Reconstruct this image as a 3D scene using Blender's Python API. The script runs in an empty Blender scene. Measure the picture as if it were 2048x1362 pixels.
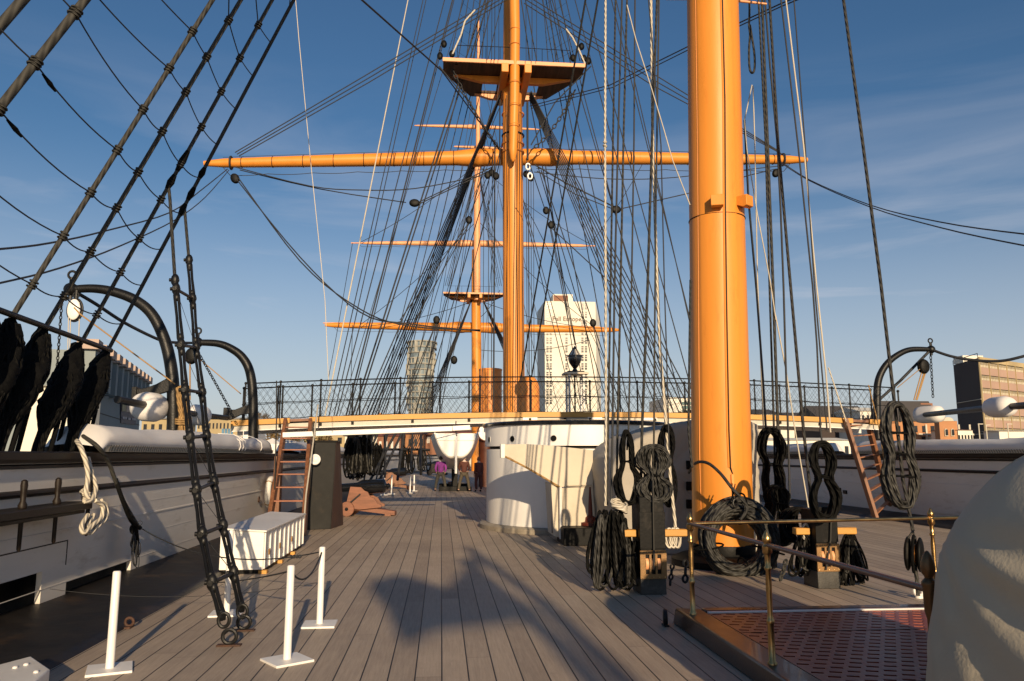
import bpy, math, random
from mathutils import Vector, Matrix, noise
random.seed(7)
V=Vector
sc=bpy.context.scene; COL=sc.collection
# ---------------------------------------------------------------- camera model (photo pixels 2048x1362)
F=1550.0; CX,CY=1024.0,681.0; EYE=V((0,0,1.75))
PITCH=math.atan((910-CY)/F); YAW=math.atan(142/F*math.cos(PITCH))
RC=Matrix.Rotation(-YAW,3,'Z')@Matrix.Rotation(math.pi/2+PITCH,3,'X')
def ray(px,py): return RC@V(((px-CX)/F,-(py-CY)/F,-1.0))
def P(px,py,Y):
    d=ray(px,py); return EYE+d*(Y/d.y)
def PX(px,py,X):
    d=ray(px,py); return EYE+d*(X/d.x)
def PZ(px,py,z=0.0):
    d=ray(px,py); return EYE+d*((z-EYE.z)/d.z)
def pix(v):
    q=RC.transposed()@(V(v)-EYE); return (CX+F*q.x/-q.z, CY-F*q.y/-q.z)
def mpp(Y): return Y/F
XC=4.45; XL=-4.46; XR=13.36
cam=bpy.data.cameras.new('camera'); co=bpy.data.objects.new('camera',cam); COL.objects.link(co)
co.matrix_world=Matrix.Translation(EYE)@RC.to_4x4()
cam.sensor_width=36; cam.lens=F/2048*36; cam.clip_start=.05; cam.clip_end=6000
sc.camera=co
# ---------------------------------------------------------------- light
SUN_AZ=math.radians(-6.0); SUN_EL=math.radians(15.3)     # direction the light travels towards: forward, a little to port
SD=V((math.sin(SUN_AZ)*math.cos(SUN_EL),math.cos(SUN_AZ)*math.cos(SUN_EL),-math.sin(SUN_EL)))
L=bpy.data.lights.new('sun','SUN'); L.energy=4.6; L.angle=math.radians(.5); L.color=(1,.77,.50)
lo=bpy.data.objects.new('sun',L); COL.objects.link(lo); lo.rotation_euler=SD.to_track_quat('-Z','Y').to_euler()
W=bpy.data.worlds.new("World"); sc.world=W; W.use_nodes=True
nt=W.node_tree; nt.nodes.clear()
def N(t,**k):
    n=nt.nodes.new(t)
    for a,b in k.items(): setattr(n,a,b)
    return n
sky=N('ShaderNodeTexSky',sky_type='NISHITA',sun_disc=False,sun_elevation=SUN_EL,altitude=10,air_density=1.15,dust_density=.6,ozone_density=4.5)
sky.sun_rotation=math.atan2(-SD.x,-SD.y)
bg=N('ShaderNodeBackground'); bg.inputs[1].default_value=.072; out=N('ShaderNodeOutputWorld')
tc=N('ShaderNodeTexCoord'); mp=N('ShaderNodeMapping'); mp.inputs['Scale'].default_value=(1.3,1.3,9); mp.inputs['Rotation'].default_value=(.06,-.1,.3)
nz=N('ShaderNodeTexNoise'); nz.inputs['Scale'].default_value=1.6; nz.inputs['Detail'].default_value=9; nz.inputs['Roughness'].default_value=.55; nz.inputs['Distortion'].default_value=.6
cr=N('ShaderNodeValToRGB'); cr.color_ramp.elements[0].position=.42; cr.color_ramp.elements[1].position=.77
mx=N('ShaderNodeMix',data_type='RGBA'); mx.inputs['B'].default_value=(7.4,7.4,8.1,1)
sep=N('ShaderNodeSeparateXYZ'); mr=N('ShaderNodeMapRange'); mr.inputs[1].default_value=.46; mr.inputs[2].default_value=.04; mr.inputs[3].default_value=.0; mr.inputs[4].default_value=1.0
mu=N('ShaderNodeMath',operation='MULTIPLY')
lk=nt.links.new
lk(tc.outputs['Generated'],mp.inputs[0]); lk(mp.outputs[0],nz.inputs[0]); lk(nz.outputs[0],cr.inputs[0])
lk(tc.outputs['Generated'],sep.inputs[0]); lk(sep.outputs[2],mr.inputs[0]); lk(cr.outputs[0],mu.inputs[0]); lk(mr.outputs[0],mu.inputs[1])
hz_=N('ShaderNodeMapRange'); hz_.inputs[1].default_value=.38; hz_.inputs[2].default_value=-.02; hz_.inputs[3].default_value=0; hz_.inputs[4].default_value=.64; hz_.interpolation_type='SMOOTHSTEP'
lk(sep.outputs[2],hz_.inputs[0]); ad=N('ShaderNodeMath',operation='MAXIMUM'); lk(mu.outputs[0],ad.inputs[0]); lk(hz_.outputs[0],ad.inputs[1])
hs=N('ShaderNodeHueSaturation'); hs.inputs['Saturation'].default_value=1.06; hs.inputs['Hue'].default_value=.5; lk(sky.outputs[0],hs.inputs['Color'])
lk(ad.outputs[0],mx.inputs['Factor']); lk(hs.outputs[0],mx.inputs['A']); lk(mx.outputs['Result'],bg.inputs[0]); lk(bg.outputs[0],out.inputs[0])
sc.view_settings.view_transform='Standard'; sc.view_settings.look='None'; sc.view_settings.exposure=.28; sc.view_settings.gamma=1
sc.cycles.max_bounces=6; sc.cycles.use_denoising=True
# ---------------------------------------------------------------- materials
MATS={}
def mat(name,c,rough=.6,metal=0,var=.18,vs=2.5,bump=.15,bs=60,coat=0,stain=None,kind=None,stretch=(1,1,1),spec=.5,c2=None,coord='Object'):
    m=bpy.data.materials.new(name); m.use_nodes=True; t=m.node_tree; n=t.nodes; l=t.links.new
    b=n['Principled BSDF']; b.inputs['Roughness'].default_value=rough; b.inputs['Metallic'].default_value=metal
    b.inputs['Coat Weight'].default_value=coat; b.inputs['Specular IOR Level'].default_value=spec
    tcn=n.new('ShaderNodeTexCoord'); mpn=n.new('ShaderNodeMapping'); mpn.inputs['Scale'].default_value=stretch
    l(tcn.outputs[coord],mpn.inputs[0])
    a=n.new('ShaderNodeTexNoise'); a.inputs['Scale'].default_value=vs; a.inputs['Detail'].default_value=7; a.inputs['Roughness'].default_value=.6
    l(mpn.outputs[0],a.inputs[0])
    mxn=n.new('ShaderNodeMix'); mxn.data_type='RGBA'
    lo_=[x*(1-var) for x in c]; hi=[min(1,x*(1+var)) for x in c]
    if c2: hi=list(c2)
    mxn.inputs['A'].default_value=(*lo_,1); mxn.inputs['B'].default_value=(*hi,1)
    rmp=n.new('ShaderNodeMapRange'); rmp.inputs[1].default_value=.33; rmp.inputs[2].default_value=.67
    l(a.outputs[0],rmp.inputs[0]); l(rmp.outputs[0],mxn.inputs['Factor'])
    col=mxn.outputs['Result']
    if stain:
        sc_,sa,ss=stain
        s=n.new('ShaderNodeTexNoise'); s.inputs['Scale'].default_value=ss; s.inputs['Detail'].default_value=10; s.inputs['Roughness'].default_value=.7
        l(mpn.outputs[0],s.inputs[0]); r=n.new('ShaderNodeMapRange'); r.inputs[1].default_value=.56; r.inputs[2].default_value=.7; r.inputs[4].default_value=sa
        l(s.outputs[0],r.inputs[0]); m2=n.new('ShaderNodeMix'); m2.data_type='RGBA'; m2.inputs['B'].default_value=(*sc_,1)
        l(col,m2.inputs['A']); l(r.outputs[0],m2.inputs['Factor']); col=m2.outputs['Result']
    bn=n.new('ShaderNodeTexNoise'); bn.inputs['Scale'].default_value=bs; bn.inputs['Detail'].default_value=5
    l(mpn.outputs[0],bn.inputs[0]); h=bn.outputs[0]
    if kind=='rope':
        uv=n.new('ShaderNodeUVMap'); uv.uv_map='UVMap'; sx=n.new('ShaderNodeSeparateXYZ'); l(uv.outputs[0],sx.inputs[0])
        m3=n.new('ShaderNodeMath'); m3.operation='MULTIPLY_ADD'; m3.inputs[1].default_value=3; l(sx.outputs[0],m3.inputs[0]); l(sx.outputs[1],m3.inputs[2])
        m4=n.new('ShaderNodeMath'); m4.operation='MULTIPLY'; m4.inputs[1].default_value=2*math.pi; l(m3.outputs[0],m4.inputs[0])
        m5=n.new('ShaderNodeMath'); m5.operation='SINE'; l(m4.outputs[0],m5.inputs[0])
        m6=n.new('ShaderNodeMapRange'); m6.inputs[1].default_value=-1; l(m5.outputs[0],m6.inputs[0]); h=m6.outputs[0]
        m7=n.new('ShaderNodeMix'); m7.data_type='RGBA'; m7.blend_type='MULTIPLY'; m7.inputs['Factor'].default_value=1
        rr=n.new('ShaderNodeMapRange'); rr.inputs[1].default_value=0; rr.inputs[2].default_value=.45; rr.inputs[3].default_value=.45; rr.inputs[4].default_value=1
        l(m6.outputs[0],rr.inputs[0]); l(col,m7.inputs['A']); l(rr.outputs[0],m7.inputs['B']); col=m7.outputs['Result']
    bp=n.new('ShaderNodeBump'); bp.inputs['Strength'].default_value=bump if kind!='rope' else .8; bp.inputs['Distance'].default_value=.02 if kind!='rope' else .01
    l(h,bp.inputs['Height']); l(bp.outputs[0],b.inputs['Normal']); l(col,b.inputs['Base Color'])
    rv=n.new('ShaderNodeMapRange'); rv.inputs[3].default_value=max(0,rough-.1); rv.inputs[4].default_value=min(1,rough+.12); l(a.outputs[0],rv.inputs[0]); l(rv.outputs[0],b.inputs['Roughness'])
    MATS[name]=m; return m
ORANGE=mat('buff_paint',(.70,.255,.034),.42,var=.06,vs=1.6,bump=.10,bs=9,stretch=(1,1,.16),stain=((.42,.135,.018),.45,5),spec=.35)
ORANGE2=mat('buff_paint_weathered',(.76,.27,.05),.45,var=.15,vs=.5,bump=.08,bs=9,stain=((.40,.13,.03),.5,.9))
PINKY=mat('spar_paint',(.78,.36,.16),.5,var=.1)
WHITE=mat('white_paint',(.74,.72,.68),.42,var=.05,vs=1.2,bump=.06,bs=20,stain=((.42,.36,.28),.35,2.2))
WHITEW=mat('bulwark_white_paint',(.68,.64,.58),.5,var=.06,vs=.8,bump=.10,bs=7,stretch=(1,.5,2.2),stain=((.40,.33,.25),.5,2.6))
CLEANW=mat('bright_white_paint',(.82,.80,.76),.4,var=.03,bump=.03)
DARKW=mat('varnished_dark_wood',(.015,.010,.007),.5,spec=.25,var=.3,vs=4,bump=.1,stretch=(3,.4,3))
BLACK=mat('black_paint',(.005,.005,.005),.5,spec=.15,var=.3,vs=5,bump=.12,bs=25,stain=((.06,.05,.04),.4,5))
IRON=mat('black_iron',(.008,.008,.008),.42,spec=.35,metal=.1,var=.3,bump=.2,bs=40)
TAR=mat('tarred_rope',(.028,.027,.024),.75,var=.3,vs=6,kind='rope')
TARG=mat('weathered_grey_rope',(.038,.036,.030),.75,var=.25,vs=6,kind='rope')
TARF=mat('tarred_line',(.022,.023,.026),.7,var=.2,vs=3,bump=0)
HEMP=mat('pale_hemp_rope',(.62,.56,.45),.8,var=.12,vs=8,kind='rope')
TAN=mat('tan_manila_rope',(.38,.23,.085),.8,var=.2,vs=8,kind='rope')
COILM=mat('black_coil_rope',(.006,.0058,.0052),.75,spec=.12,var=.35,vs=9,kind='rope')
COILG=mat('worn_coil_rope',(.012,.0115,.010),.6,spec=.3,var=.6,vs=5,kind='rope',c2=(.075,.073,.066))
TARP=mat('black_canvas_lashing',(.004,.004,.004),.85,var=.5,vs=8,bump=1,bs=14,spec=.12)
CANVAS=mat('pale_canvas',(.60,.53,.42),.85,var=.07,vs=1.2,bump=.35,bs=5,stain=((.42,.34,.24),.3,1.4))
CANVASD=mat('dull_grey_canvas',(.38,.345,.29),.85,var=.09,vs=1.2,bump=.5,bs=4,stain=((.18,.16,.13),.3,1.4))
CANVASW=mat('white_canvas',(.70,.68,.66),.7,var=.05,vs=1.2,bump=.5,bs=3.2,stretch=(1,.5,1),stain=((.5,.44,.36),.3,1.2))
CANVASG=mat('grey_canvas',(.46,.405,.305),.85,var=.05,vs=1.2,bump=.12,bs=60,stain=((.40,.34,.25),.25,2.5))
BRASS=mat('brass',(.50,.32,.13),.30,metal=1,var=.25,vs=4,bump=.06)
BRASSD=mat('dull_brass',(.34,.20,.08),.42,metal=.85,var=.3,vs=5,bump=.1)
DKRED=mat('dark_red_trunk',(.10,.028,.014),.5,var=.2)
GRATE=mat('red_oxide_paint',(.23,.048,.026),.38,var=.2,vs=4,bump=.08,stain=((.12,.04,.03),.5,4))
WOOD=mat('oiled_brown_wood',(.20,.085,.04),.5,var=.3,vs=3,bump=.15,stretch=(4,4,.5))
PINK=mat('gun_carriage_wood',(.215,.088,.05),.55,var=.25,vs=3,bump=.15,stretch=(.5,4,4))
YEL=mat('ochre_board',(.54,.27,.05),.5,var=.12,vs=3,bump=.08,stretch=(.5,4,4))
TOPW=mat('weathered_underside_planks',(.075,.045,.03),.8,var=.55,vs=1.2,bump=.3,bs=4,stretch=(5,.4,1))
GUN=mat('gun_metal',(.008,.009,.011),.16,var=.3,coat=.5,bump=.03)
RUST=mat('rusty_plate',(.055,.024,.013),.7,var=.4,vs=9,bump=.4)
GUTTER=mat('waterway_paint',(.008,.008,.009),.5,var=.4,vs=2,bump=.3,bs=6,stain=((.075,.045,.024),.75,1.3),c2=(.018,.015,.013),spec=.3)
RED=mat('red_paint',(.20,.035,.018),.4,var=.15)
def deck_mat():
    m=bpy.data.materials.new('deck_planking'); m.use_nodes=True; t=m.node_tree; n=t.nodes; l=t.links.new; b=n['Principled BSDF']
    g=n.new('ShaderNodeNewGeometry'); s=n.new('ShaderNodeSeparateXYZ'); l(g.outputs['Position'],s.inputs[0])
    def mt(op,a,bb=None,c=None):
        k=n.new('ShaderNodeMath'); k.operation=op
        for i,x in enumerate((a,bb,c)):
            if x is None: continue
            if isinstance(x,(int,float)): k.inputs[i].default_value=x
            else: l(x,k.inputs[i])
        return k.outputs[0]
    pw=.213
    u=mt('DIVIDE',mt('SUBTRACT',s.outputs[0],.03),pw); idx=mt('FLOOR',u); fr=mt('SUBTRACT',u,idx)
    wn=n.new('ShaderNodeTexWhiteNoise'); wn.noise_dimensions='1D'; l(idx,wn.inputs['W'])
    yy=mt('DIVIDE',mt('ADD',s.outputs[1],mt('MULTIPLY',wn.outputs[0],37.0)),6.3); yi=mt('FLOOR',yy); yf=mt('SUBTRACT',yy,yi)
    w2=n.new('ShaderNodeTexWhiteNoise'); w2.noise_dimensions='2D'; cb=n.new('ShaderNodeCombineXYZ'); l(idx,cb.inputs[0]); l(yi,cb.inputs[1]); l(cb.outputs[0],w2.inputs['Vector'])
    dx=mt('MULTIPLY',mt('MINIMUM',fr,mt('SUBTRACT',1.0,fr)),pw); dy=mt('MULTIPLY',mt('MINIMUM',yf,mt('SUBTRACT',1.0,yf)),6.3)
    seam=mt('MINIMUM',mt('LESS_THAN',dx,.0056),1.0); butt=mt('LESS_THAN',dy,.002); sm=mt('MAXIMUM',seam,butt)
    cv=n.new('ShaderNodeCombineXYZ'); l(mt('MULTIPLY',s.outputs[0],22.0),cv.inputs[0]); l(mt('MULTIPLY',s.outputs[1],1.1),cv.inputs[1]); l(w2.outputs[0],cv.inputs[2])
    gr=n.new('ShaderNodeTexNoise'); gr.inputs['Scale'].default_value=2.2; gr.inputs['Detail'].default_value=9; gr.inputs['Roughness'].default_value=.7; l(cv.outputs[0],gr.inputs[0])
    big=n.new('ShaderNodeTexNoise'); big.inputs['Scale'].default_value=.55; big.inputs['Detail'].default_value=8; big.inputs['Roughness'].default_value=.65; l(g.outputs['Position'],big.inputs[0])
    fine=n.new('ShaderNodeTexNoise'); fine.inputs['Scale'].default_value=95; fine.inputs['Detail'].default_value=3; l(g.outputs['Position'],fine.inputs[0])
    f=mt('ADD',mt('MULTIPLY',gr.outputs[0],.42),mt('ADD',mt('MULTIPLY',w2.outputs[0],.13),mt('ADD',mt('MULTIPLY',big.outputs[0],.35),mt('MULTIPLY',fine.outputs[0],.22))))
    r=n.new('ShaderNodeValToRGB'); e=r.color_ramp.elements; e[0].position=.36; e[0].color=(.215,.165,.122,1); e[1].position=.80; e[1].color=(.56,.45,.335,1); l(f,r.inputs[0])
    mxx=n.new('ShaderNodeMix'); mxx.data_type='RGBA'; mxx.inputs['B'].default_value=(.013,.011,.010,1); l(sm,mxx.inputs['Factor']); l(r.outputs[0],mxx.inputs['A'])
    # worn pale and stained patches
    st=n.new('ShaderNodeTexNoise'); st.inputs['Scale'].default_value=3.1; st.inputs['Detail'].default_value=11; st.inputs['Roughness'].default_value=.75; l(g.outputs['Position'],st.inputs[0])
    sr=n.new('ShaderNodeMapRange'); sr.inputs[1].default_value=.60; sr.inputs[2].default_value=.72; sr.inputs[4].default_value=.35; l(st.outputs[0],sr.inputs[0])
    m2=n.new('ShaderNodeMix'); m2.data_type='RGBA'; m2.inputs['B'].default_value=(.09,.07,.06,1); l(sr.outputs[0],m2.inputs['Factor']); l(mxx.outputs['Result'],m2.inputs['A'])
    l(m2.outputs['Result'],b.inputs['Base Color'])
    edge=n.new('ShaderNodeMapRange'); edge.inputs[1].default_value=.0; edge.inputs[2].default_value=.012; l(dx,edge.inputs[0])
    h=mt('ADD',mt('MULTIPLY',edge.outputs[0],1.0),mt('MULTIPLY',mt('ADD',gr.outputs[0],fine.outputs[0]),.25))
    bp=n.new('ShaderNodeBump'); bp.inputs['Strength'].default_value=.45; bp.inputs['Distance'].default_value=.006; l(h,bp.inputs['Height']); l(bp.outputs[0],b.inputs['Normal'])
    b.inputs['Roughness'].default_value=.62; return m
DECK=deck_mat()
HEMP1=mat('pale_thin_line',(.50,.45,.36),.8,var=.1,bump=0); TAN1=mat('tan_thin_line',(.36,.22,.09),.8,var=.1,bump=0); TARG1=mat('grey_thin_line',(.03,.028,.024),.75,var=.1,bump=0)
# ---------------------------------------------------------------- mesh builder
class MB:
    def __init__(s): s.v=[]; s.f=[]; s.u=[]
    def add(s,vs,fs,uv=None):
        o=len(s.v); s.v+= [tuple(x) for x in vs]
        for i,f in enumerate(fs):
            s.f.append([o+k for k in f]); s.u.append(uv[i] if uv else [(0,0)]*len(f))
        return s
    def box(s,c,d,R=None):
        c=V(c); hx,hy,hz=d[0]/2,d[1]/2,d[2]/2; vs=[V((x,y,z)) for x in(-hx,hx) for y in(-hy,hy) for z in(-hz,hz)]
        if R is not None: vs=[R@v for v in vs]
        return s.add([c+v for v in vs],[(0,1,3,2),(4,6,7,5),(0,4,5,1),(2,3,7,6),(0,2,6,4),(1,5,7,3)])
    def box2(s,a,b): 
        a=V(a);b=V(b); return s.box((a+b)/2,[abs(x) for x in (b-a)])
    def hexa(s,q): # bottom 4 then top 4, same order
        return s.add(q,[(0,3,2,1),(4,5,6,7),(0,1,5,4),(1,2,6,5),(2,3,7,6),(3,0,4,7)])
    def beam(s,a,b,w,h,up=(0,0,1)):
        a=V(a);b=V(b);d=(b-a).normalized(); u=V(up); x=d.cross(u)
        if x.length<1e-4: x=d.cross(V((1,0,0)))
        x.normalize(); u=x.cross(d).normalized(); q=[]
        for p in (a,b): q+=[p-x*w/2-u*h/2,p+x*w/2-u*h/2,p+x*w/2+u*h/2,p-x*w/2+u*h/2]
        return s.hexa(q)
    def prism(s,poly,ext):
        n=len(poly); ext=V(ext); a=[V(p) for p in poly]; b=[p+ext for p in a]
        fs=[tuple(range(n))[::-1],tuple(range(n,2*n))]+[(i,(i+1)%n,n+(i+1)%n,n+i) for i in range(n)]
        return s.add(a+b,fs)
    def tube(s,pts,r,n=8,closed=False,cap=True,pf=None,lay=6.0):
        pts=[V(p) for p in pts]; m=len(pts)
        R=r if isinstance(r,(list,tuple)) else [r]*m
        T=[]
        for i in range(m):
            a=pts[(i-1)%m] if (closed or i>0) else pts[i]; b=pts[(i+1)%m] if (closed or i<m-1) else pts[i]
            t=b-a; T.append(t.normalized() if t.length>1e-9 else V((0,0,1)))
        t=T[0]; x=t.cross(V((0,0,1))); 
        if x.length<.05: x=t.cross(V((0,1,0)))
        x.normalize(); vs=[]; L=[0]
        for i in range(m):
            if i:
                x=x-T[i]*x.dot(T[i]); x.normalize(); L.append(L[-1]+(pts[i]-pts[i-1]).length)
            y=T[i].cross(x)
            for k in range(n):
                a=2*math.pi*k/n; rr=R[i]*(pf(a,i) if pf else 1); vs.append(pts[i]+x*math.cos(a)*rr+y*math.sin(a)*rr)
        fs=[];uv=[]; rm=max(1e-4,sum(R)/m); q=1/(rm*lay)
        seg=m if closed else m-1
        for i in range(seg):
            j=(i+1)%m; l0=L[i]*q; l1=(L[j] if j else L[-1]+(pts[0]-pts[-1]).length)*q
            for k in range(n):
                k2=(k+1)%n; fs.append((i*n+k,i*n+k2,j*n+k2,j*n+k)); uv.append([(k/n,l0),((k+1)/n,l0),((k+1)/n,l1),(k/n,l1)])
        if cap and not closed:
            fs.append(tuple(range(n))[::-1]); uv.append([(0,0)]*n); fs.append(tuple((m-1)*n+k for k in range(n))); uv.append([(0,0)]*n)
        return s.add(vs,fs,uv)
    def lathe(s,prof,c,R=None,n=20,sx=1,sy=1):
        c=V(c); vs=[]
        for r,z in prof:
            for k in range(n):
                a=2*math.pi*k/n; v=V((r*math.cos(a)*sx,r*math.sin(a)*sy,z)); vs.append(c+(R@v if R is not None else v))
        fs=[(i*n+k,i*n+(k+1)%n,(i+1)*n+(k+1)%n,(i+1)*n+k) for i in range(len(prof)-1) for k in range(n)]
        fs.append(tuple(range(n))[::-1]); fs.append(tuple((len(prof)-1)*n+k for k in range(n)))
        return s.add(vs,fs)
    def ball(s,c,r,n=14,m=8,R=None):
        if not isinstance(r,(tuple,list)): r=(r,r,r)
        prof=[(max(.001,math.sin(math.pi*i/m)),-math.cos(math.pi*i/m)) for i in range(m+1)]
        c=V(c); o=len(s.v); s.lathe(prof,(0,0,0),None,n)
        for i in range(o,len(s.v)):
            v=V(s.v[i]); v=V((v.x*r[0],v.y*r[1],v.z*r[2])); v=R@v if R is not None else v; s.v[i]=tuple(c+v)
        return s
    def ring(s,c,Rr,r,R=None,n=8,m=20,sx=1,sy=1):
        c=V(c); pts=[V((Rr*sx*math.cos(2*math.pi*i/m),Rr*sy*math.sin(2*math.pi*i/m),0)) for i in range(m)]
        return s.tube([c+(R@p if R is not None else p) for p in pts],r,n,closed=True)
    def grid(s,fn,nu,nv,cu=False):
        vs=[fn(i/nu,j/nv) for j in range(nv+1) for i in range(nu+(0 if cu else 1))]; w=nu+(0 if cu else 1)
        fs=[(j*w+i,j*w+(i+1)%w if cu else j*w+i+1,(j+1)*w+((i+1)%w if cu else i+1),(j+1)*w+i) for j in range(nv) for i in range(nu)]
        return s.add(vs,fs)
    def build(s,name,m,parent=None,smooth=True,ang=38,bevel=0,solid=0,**tags):
        me=bpy.data.meshes.new(name); me.from_pydata(s.v,[],s.f); 
        ul=me.uv_layers.new(name='UVMap'); k=0; flat=[]
        for u in s.u:
            for a in u: flat+=a
        ul.data.foreach_set('uv',flat)
        me.materials.append(m)
        if smooth:
            me.polygons.foreach_set('use_smooth',[True]*len(me.polygons)); me.set_sharp_from_angle(angle=math.radians(ang))
        me.update()
        o=bpy.data.objects.new(name,me); COL.objects.link(o)
        if parent is not None:
            o.parent=parent; o.matrix_parent_inverse=Matrix.Translation(parent.location).inverted()
        if bevel:
            b=o.modifiers.new('bevel','BEVEL'); b.width=bevel; b.segments=2; b.limit_method='ANGLE'
        if solid:
            b=o.modifiers.new('solid','SOLIDIFY'); b.thickness=solid
        tag(o,**tags); return o
def tag(o,label=None,cat=None,group=None,kind=None):
    if label: o['label']=label
    if cat: o['category']=cat
    if group: o['group']=group
    if kind: o['kind']=kind
    return o
def thing(name,loc,label,cat,group=None):
    o=bpy.data.objects.new(name,None); COL.objects.link(o); o.location=V(loc); o.empty_display_size=.2
    return tag(o,label,cat,group)
def copy_tree(o,loc=None,label=None,rotz=None):
    c=o.copy(); COL.objects.link(c)
    if loc is not None: c.location=V(loc)
    if rotz is not None: c.rotation_euler=(0,0,rotz)
    if label: c['label']=label
    for ch in list(o.children):
        k=ch.copy(); COL.objects.link(k); k.parent=c
        for g in list(ch.children):
            q=g.copy(); COL.objects.link(q); q.parent=k
    return c
def sag(a,b,s,n=10):
    a=V(a);b=V(b); return [a.lerp(b,i/n)-V((0,0,s*4*(i/n)*(1-i/n))) for i in range(n+1)]
def smooth_pts(pts,k=4):
    pts=[V(p) for p in pts]; out=[]
    for i in range(len(pts)-1):
        p0=pts[max(0,i-1)];p1=pts[i];p2=pts[i+1];p3=pts[min(len(pts)-1,i+2)]
        for j in range(k):
            t=j/k; out.append(.5*((2*p1)+(p2-p0)*t+(2*p0-5*p1+4*p2-p3)*t*t+(3*p1-p0-3*p2+p3)*t**3))
    out.append(pts[-1]); return out
def rope(name,label,cat,group,pts,r,m=None,n=6,parent=None,lay=6.0):
    return MB().tube(pts,r,n,lay=lay).build(name,m or TARF,parent,ang=80,label=label,cat=cat,group=group)
RX=lambda a:Matrix.Rotation(a,3,'X'); RY=lambda a:Matrix.Rotation(a,3,'Y'); RZ=lambda a:Matrix.Rotation(a,3,'Z')
# ================================================================ setting: deck, waterways, sea, land
def hw(Y):   # half breadth of the hull
    if Y<58: return 8.91
    t=min(1,(Y-58)/60); return 8.91*(1-t**1.9)+.05
YS=[-34,-20,-6]+[0,4,8,12,16,20,26,32,40,50,58,66,74,82,90,98,106,112,117]
# deck sheet
mb=MB(); vs=[];fs=[]
for Y in YS: vs+=[(XC-hw(Y)+1.24,Y,0),(XC+hw(Y)-1.24,Y,0)] if hw(Y)>1.3 else [(XC-.05,Y,0),(XC+.05,Y,0)]
for i in range(len(YS)-1): fs.append((2*i,2*i+1,2*i+3,2*i+2))
mb.add(vs,fs).build('deck',DECK,smooth=False,kind='structure')
for s in (-1,1):   # sloping black waterway along each bulwark
    mb=MB(); prof=[(1.30,-.02),(1.24,.035),(1.16,.05),(.75,.035),(.3,.05),(.0,.10),(-.1,.10)]
    vs=[];fs=[]; w=len(prof)
    for Y in YS:
        for dx,z in prof: vs.append((XC+s*(max(0,hw(Y)-dx)),Y,z))
    for i in range(len(YS)-1):
        for k in range(w-1):
            q=(i*w+k,i*w+k+1,(i+1)*w+k+1,(i+1)*w+k); fs.append(q if s>0 else q[::-1])
    mb.add(vs,fs).build('waterway',GUTTER,kind='structure',ang=60)
SEA=mat('harbour_water',(.03,.05,.055),.12,var=.2,vs=.05,bump=.6,bs=.7)
MB().box2((-1500,-600,-8.5),(1500,110,-8)).build('water',SEA,smooth=False,kind='structure')
LAND=mat('quay_ground',(.22,.20,.17),.9,var=.2,vs=.05)
MB().box2((-3000,118,-9),(3000,5000,-6)).build('ground',LAND,smooth=False,kind='structure')
# ================================================================ bulwarks
def bulwark(s,label,holes):
    X0=XC+s*8.91
    t=thing('bulwark',(X0,10,0),label,'bulwark')
    # inner white wall, cut by ports
    mb=MB(); ys=sorted(set([y for y in YS if y>=-20]+[h[0] for h in holes]+[h[1] for h in holes])); zs=sorted(set([.02,1.66]+[h[2] for h in holes]+[h[3] for h in holes]))
    for i in range(len(ys)-1):
        for k in range(len(zs)-1):
            ym,zm=(ys[i]+ys[i+1])/2,(zs[k]+zs[k+1])/2
            if any(h[0]<ym<h[1] and h[2]<zm<h[3] for h in holes): continue
            a,b=XC+s*hw(ys[i]),XC+s*hw(ys[i+1])
            q=[(a,ys[i],zs[k]),(b,ys[i+1],zs[k]),(b,ys[i+1],zs[k+1]),(a,ys[i],zs[k+1])]; o=V((s*.06,0,0))
            mb.hexa([V(q[0]),V(q[1]),V(q[1])+o,V(q[0])+o,V(q[3]),V(q[2]),V(q[2])+o,V(q[3])+o])
    mb.build('wall',WHITEW,t,smooth=False)
    mb=MB(); a=[(XC+s*(hw(Y)+.42),Y) for Y in ys]    # outer planking, black
    for i in range(len(a)-1):
        p,q=a[i],a[i+1]; o=s*.1
        mb.hexa([V((p[0],p[1],-4)),V((q[0],q[1],-4)),V((q[0]+o,q[1],-4)),V((p[0]+o,p[1],-4)),V((p[0],p[1],1.65)),V((q[0],q[1],1.65)),V((q[0]+o,q[1],1.65)),V((p[0]+o,p[1],1.65))])
    mb.build('outer_planking',BLACK,t,smooth=False)
    def run(name,m,prof,y0=-20,bevel=0):
        mb=MB(); yy=[y for y in ys if y>=y0]; yy=([y0]+yy) if yy[0]>y0 else yy; w=len(prof); vs=[]
        for Y in yy:
            for dx,z in prof: vs.append((XC+s*(hw(Y)+dx),Y,z))
        fs=[(i*w+k,i*w+(k+1)%w,(i+1)*w+(k+1)%w,(i+1)*w+k) for i in range(len(yy)-1) for k in range(w)]
        if s<0: fs=[f[::-1] for f in fs]
        fs.append(tuple(range(w)) if s<0 else tuple(range(w))[::-1])
        return mb.add(vs,fs).build(name,m,t,ang=30)
    run('rail_cap',DARKW,[(-.09,1.70),(-.09,1.775),(-.05,1.79),(.6,1.79),(.6,1.66),(-.03,1.66),(-.03,1.70)])
    run('rail_moulding',DARKW,[(-.045,1.615),(-.045,1.635),(.0,1.652),(.0,1.6)])
    run('moulding',DARKW,[(-.04,1.31),(-.05,1.335),(-.04,1.36),(.0,1.375),(.0,1.295)])
    run('plank_seam',WHITEW,[(-.012,.86),(-.012,.88),(.0,.885),(.0,.855)])
    return t
BL=bulwark(-1,'long white port bulwark with dark varnished cap rail at the left','')if 0 else bulwark(-1,'long white bulwark with dark varnished cap rail running along the left side',[(3,PX(85,1141,XL).y,.0201,.45),(PX(132,1168,XL).y,PX(262,1122,XL).y,.0201,.24)])
BR=bulwark(1,'shaded white bulwark with dark cap rail along the right side',[])
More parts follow.
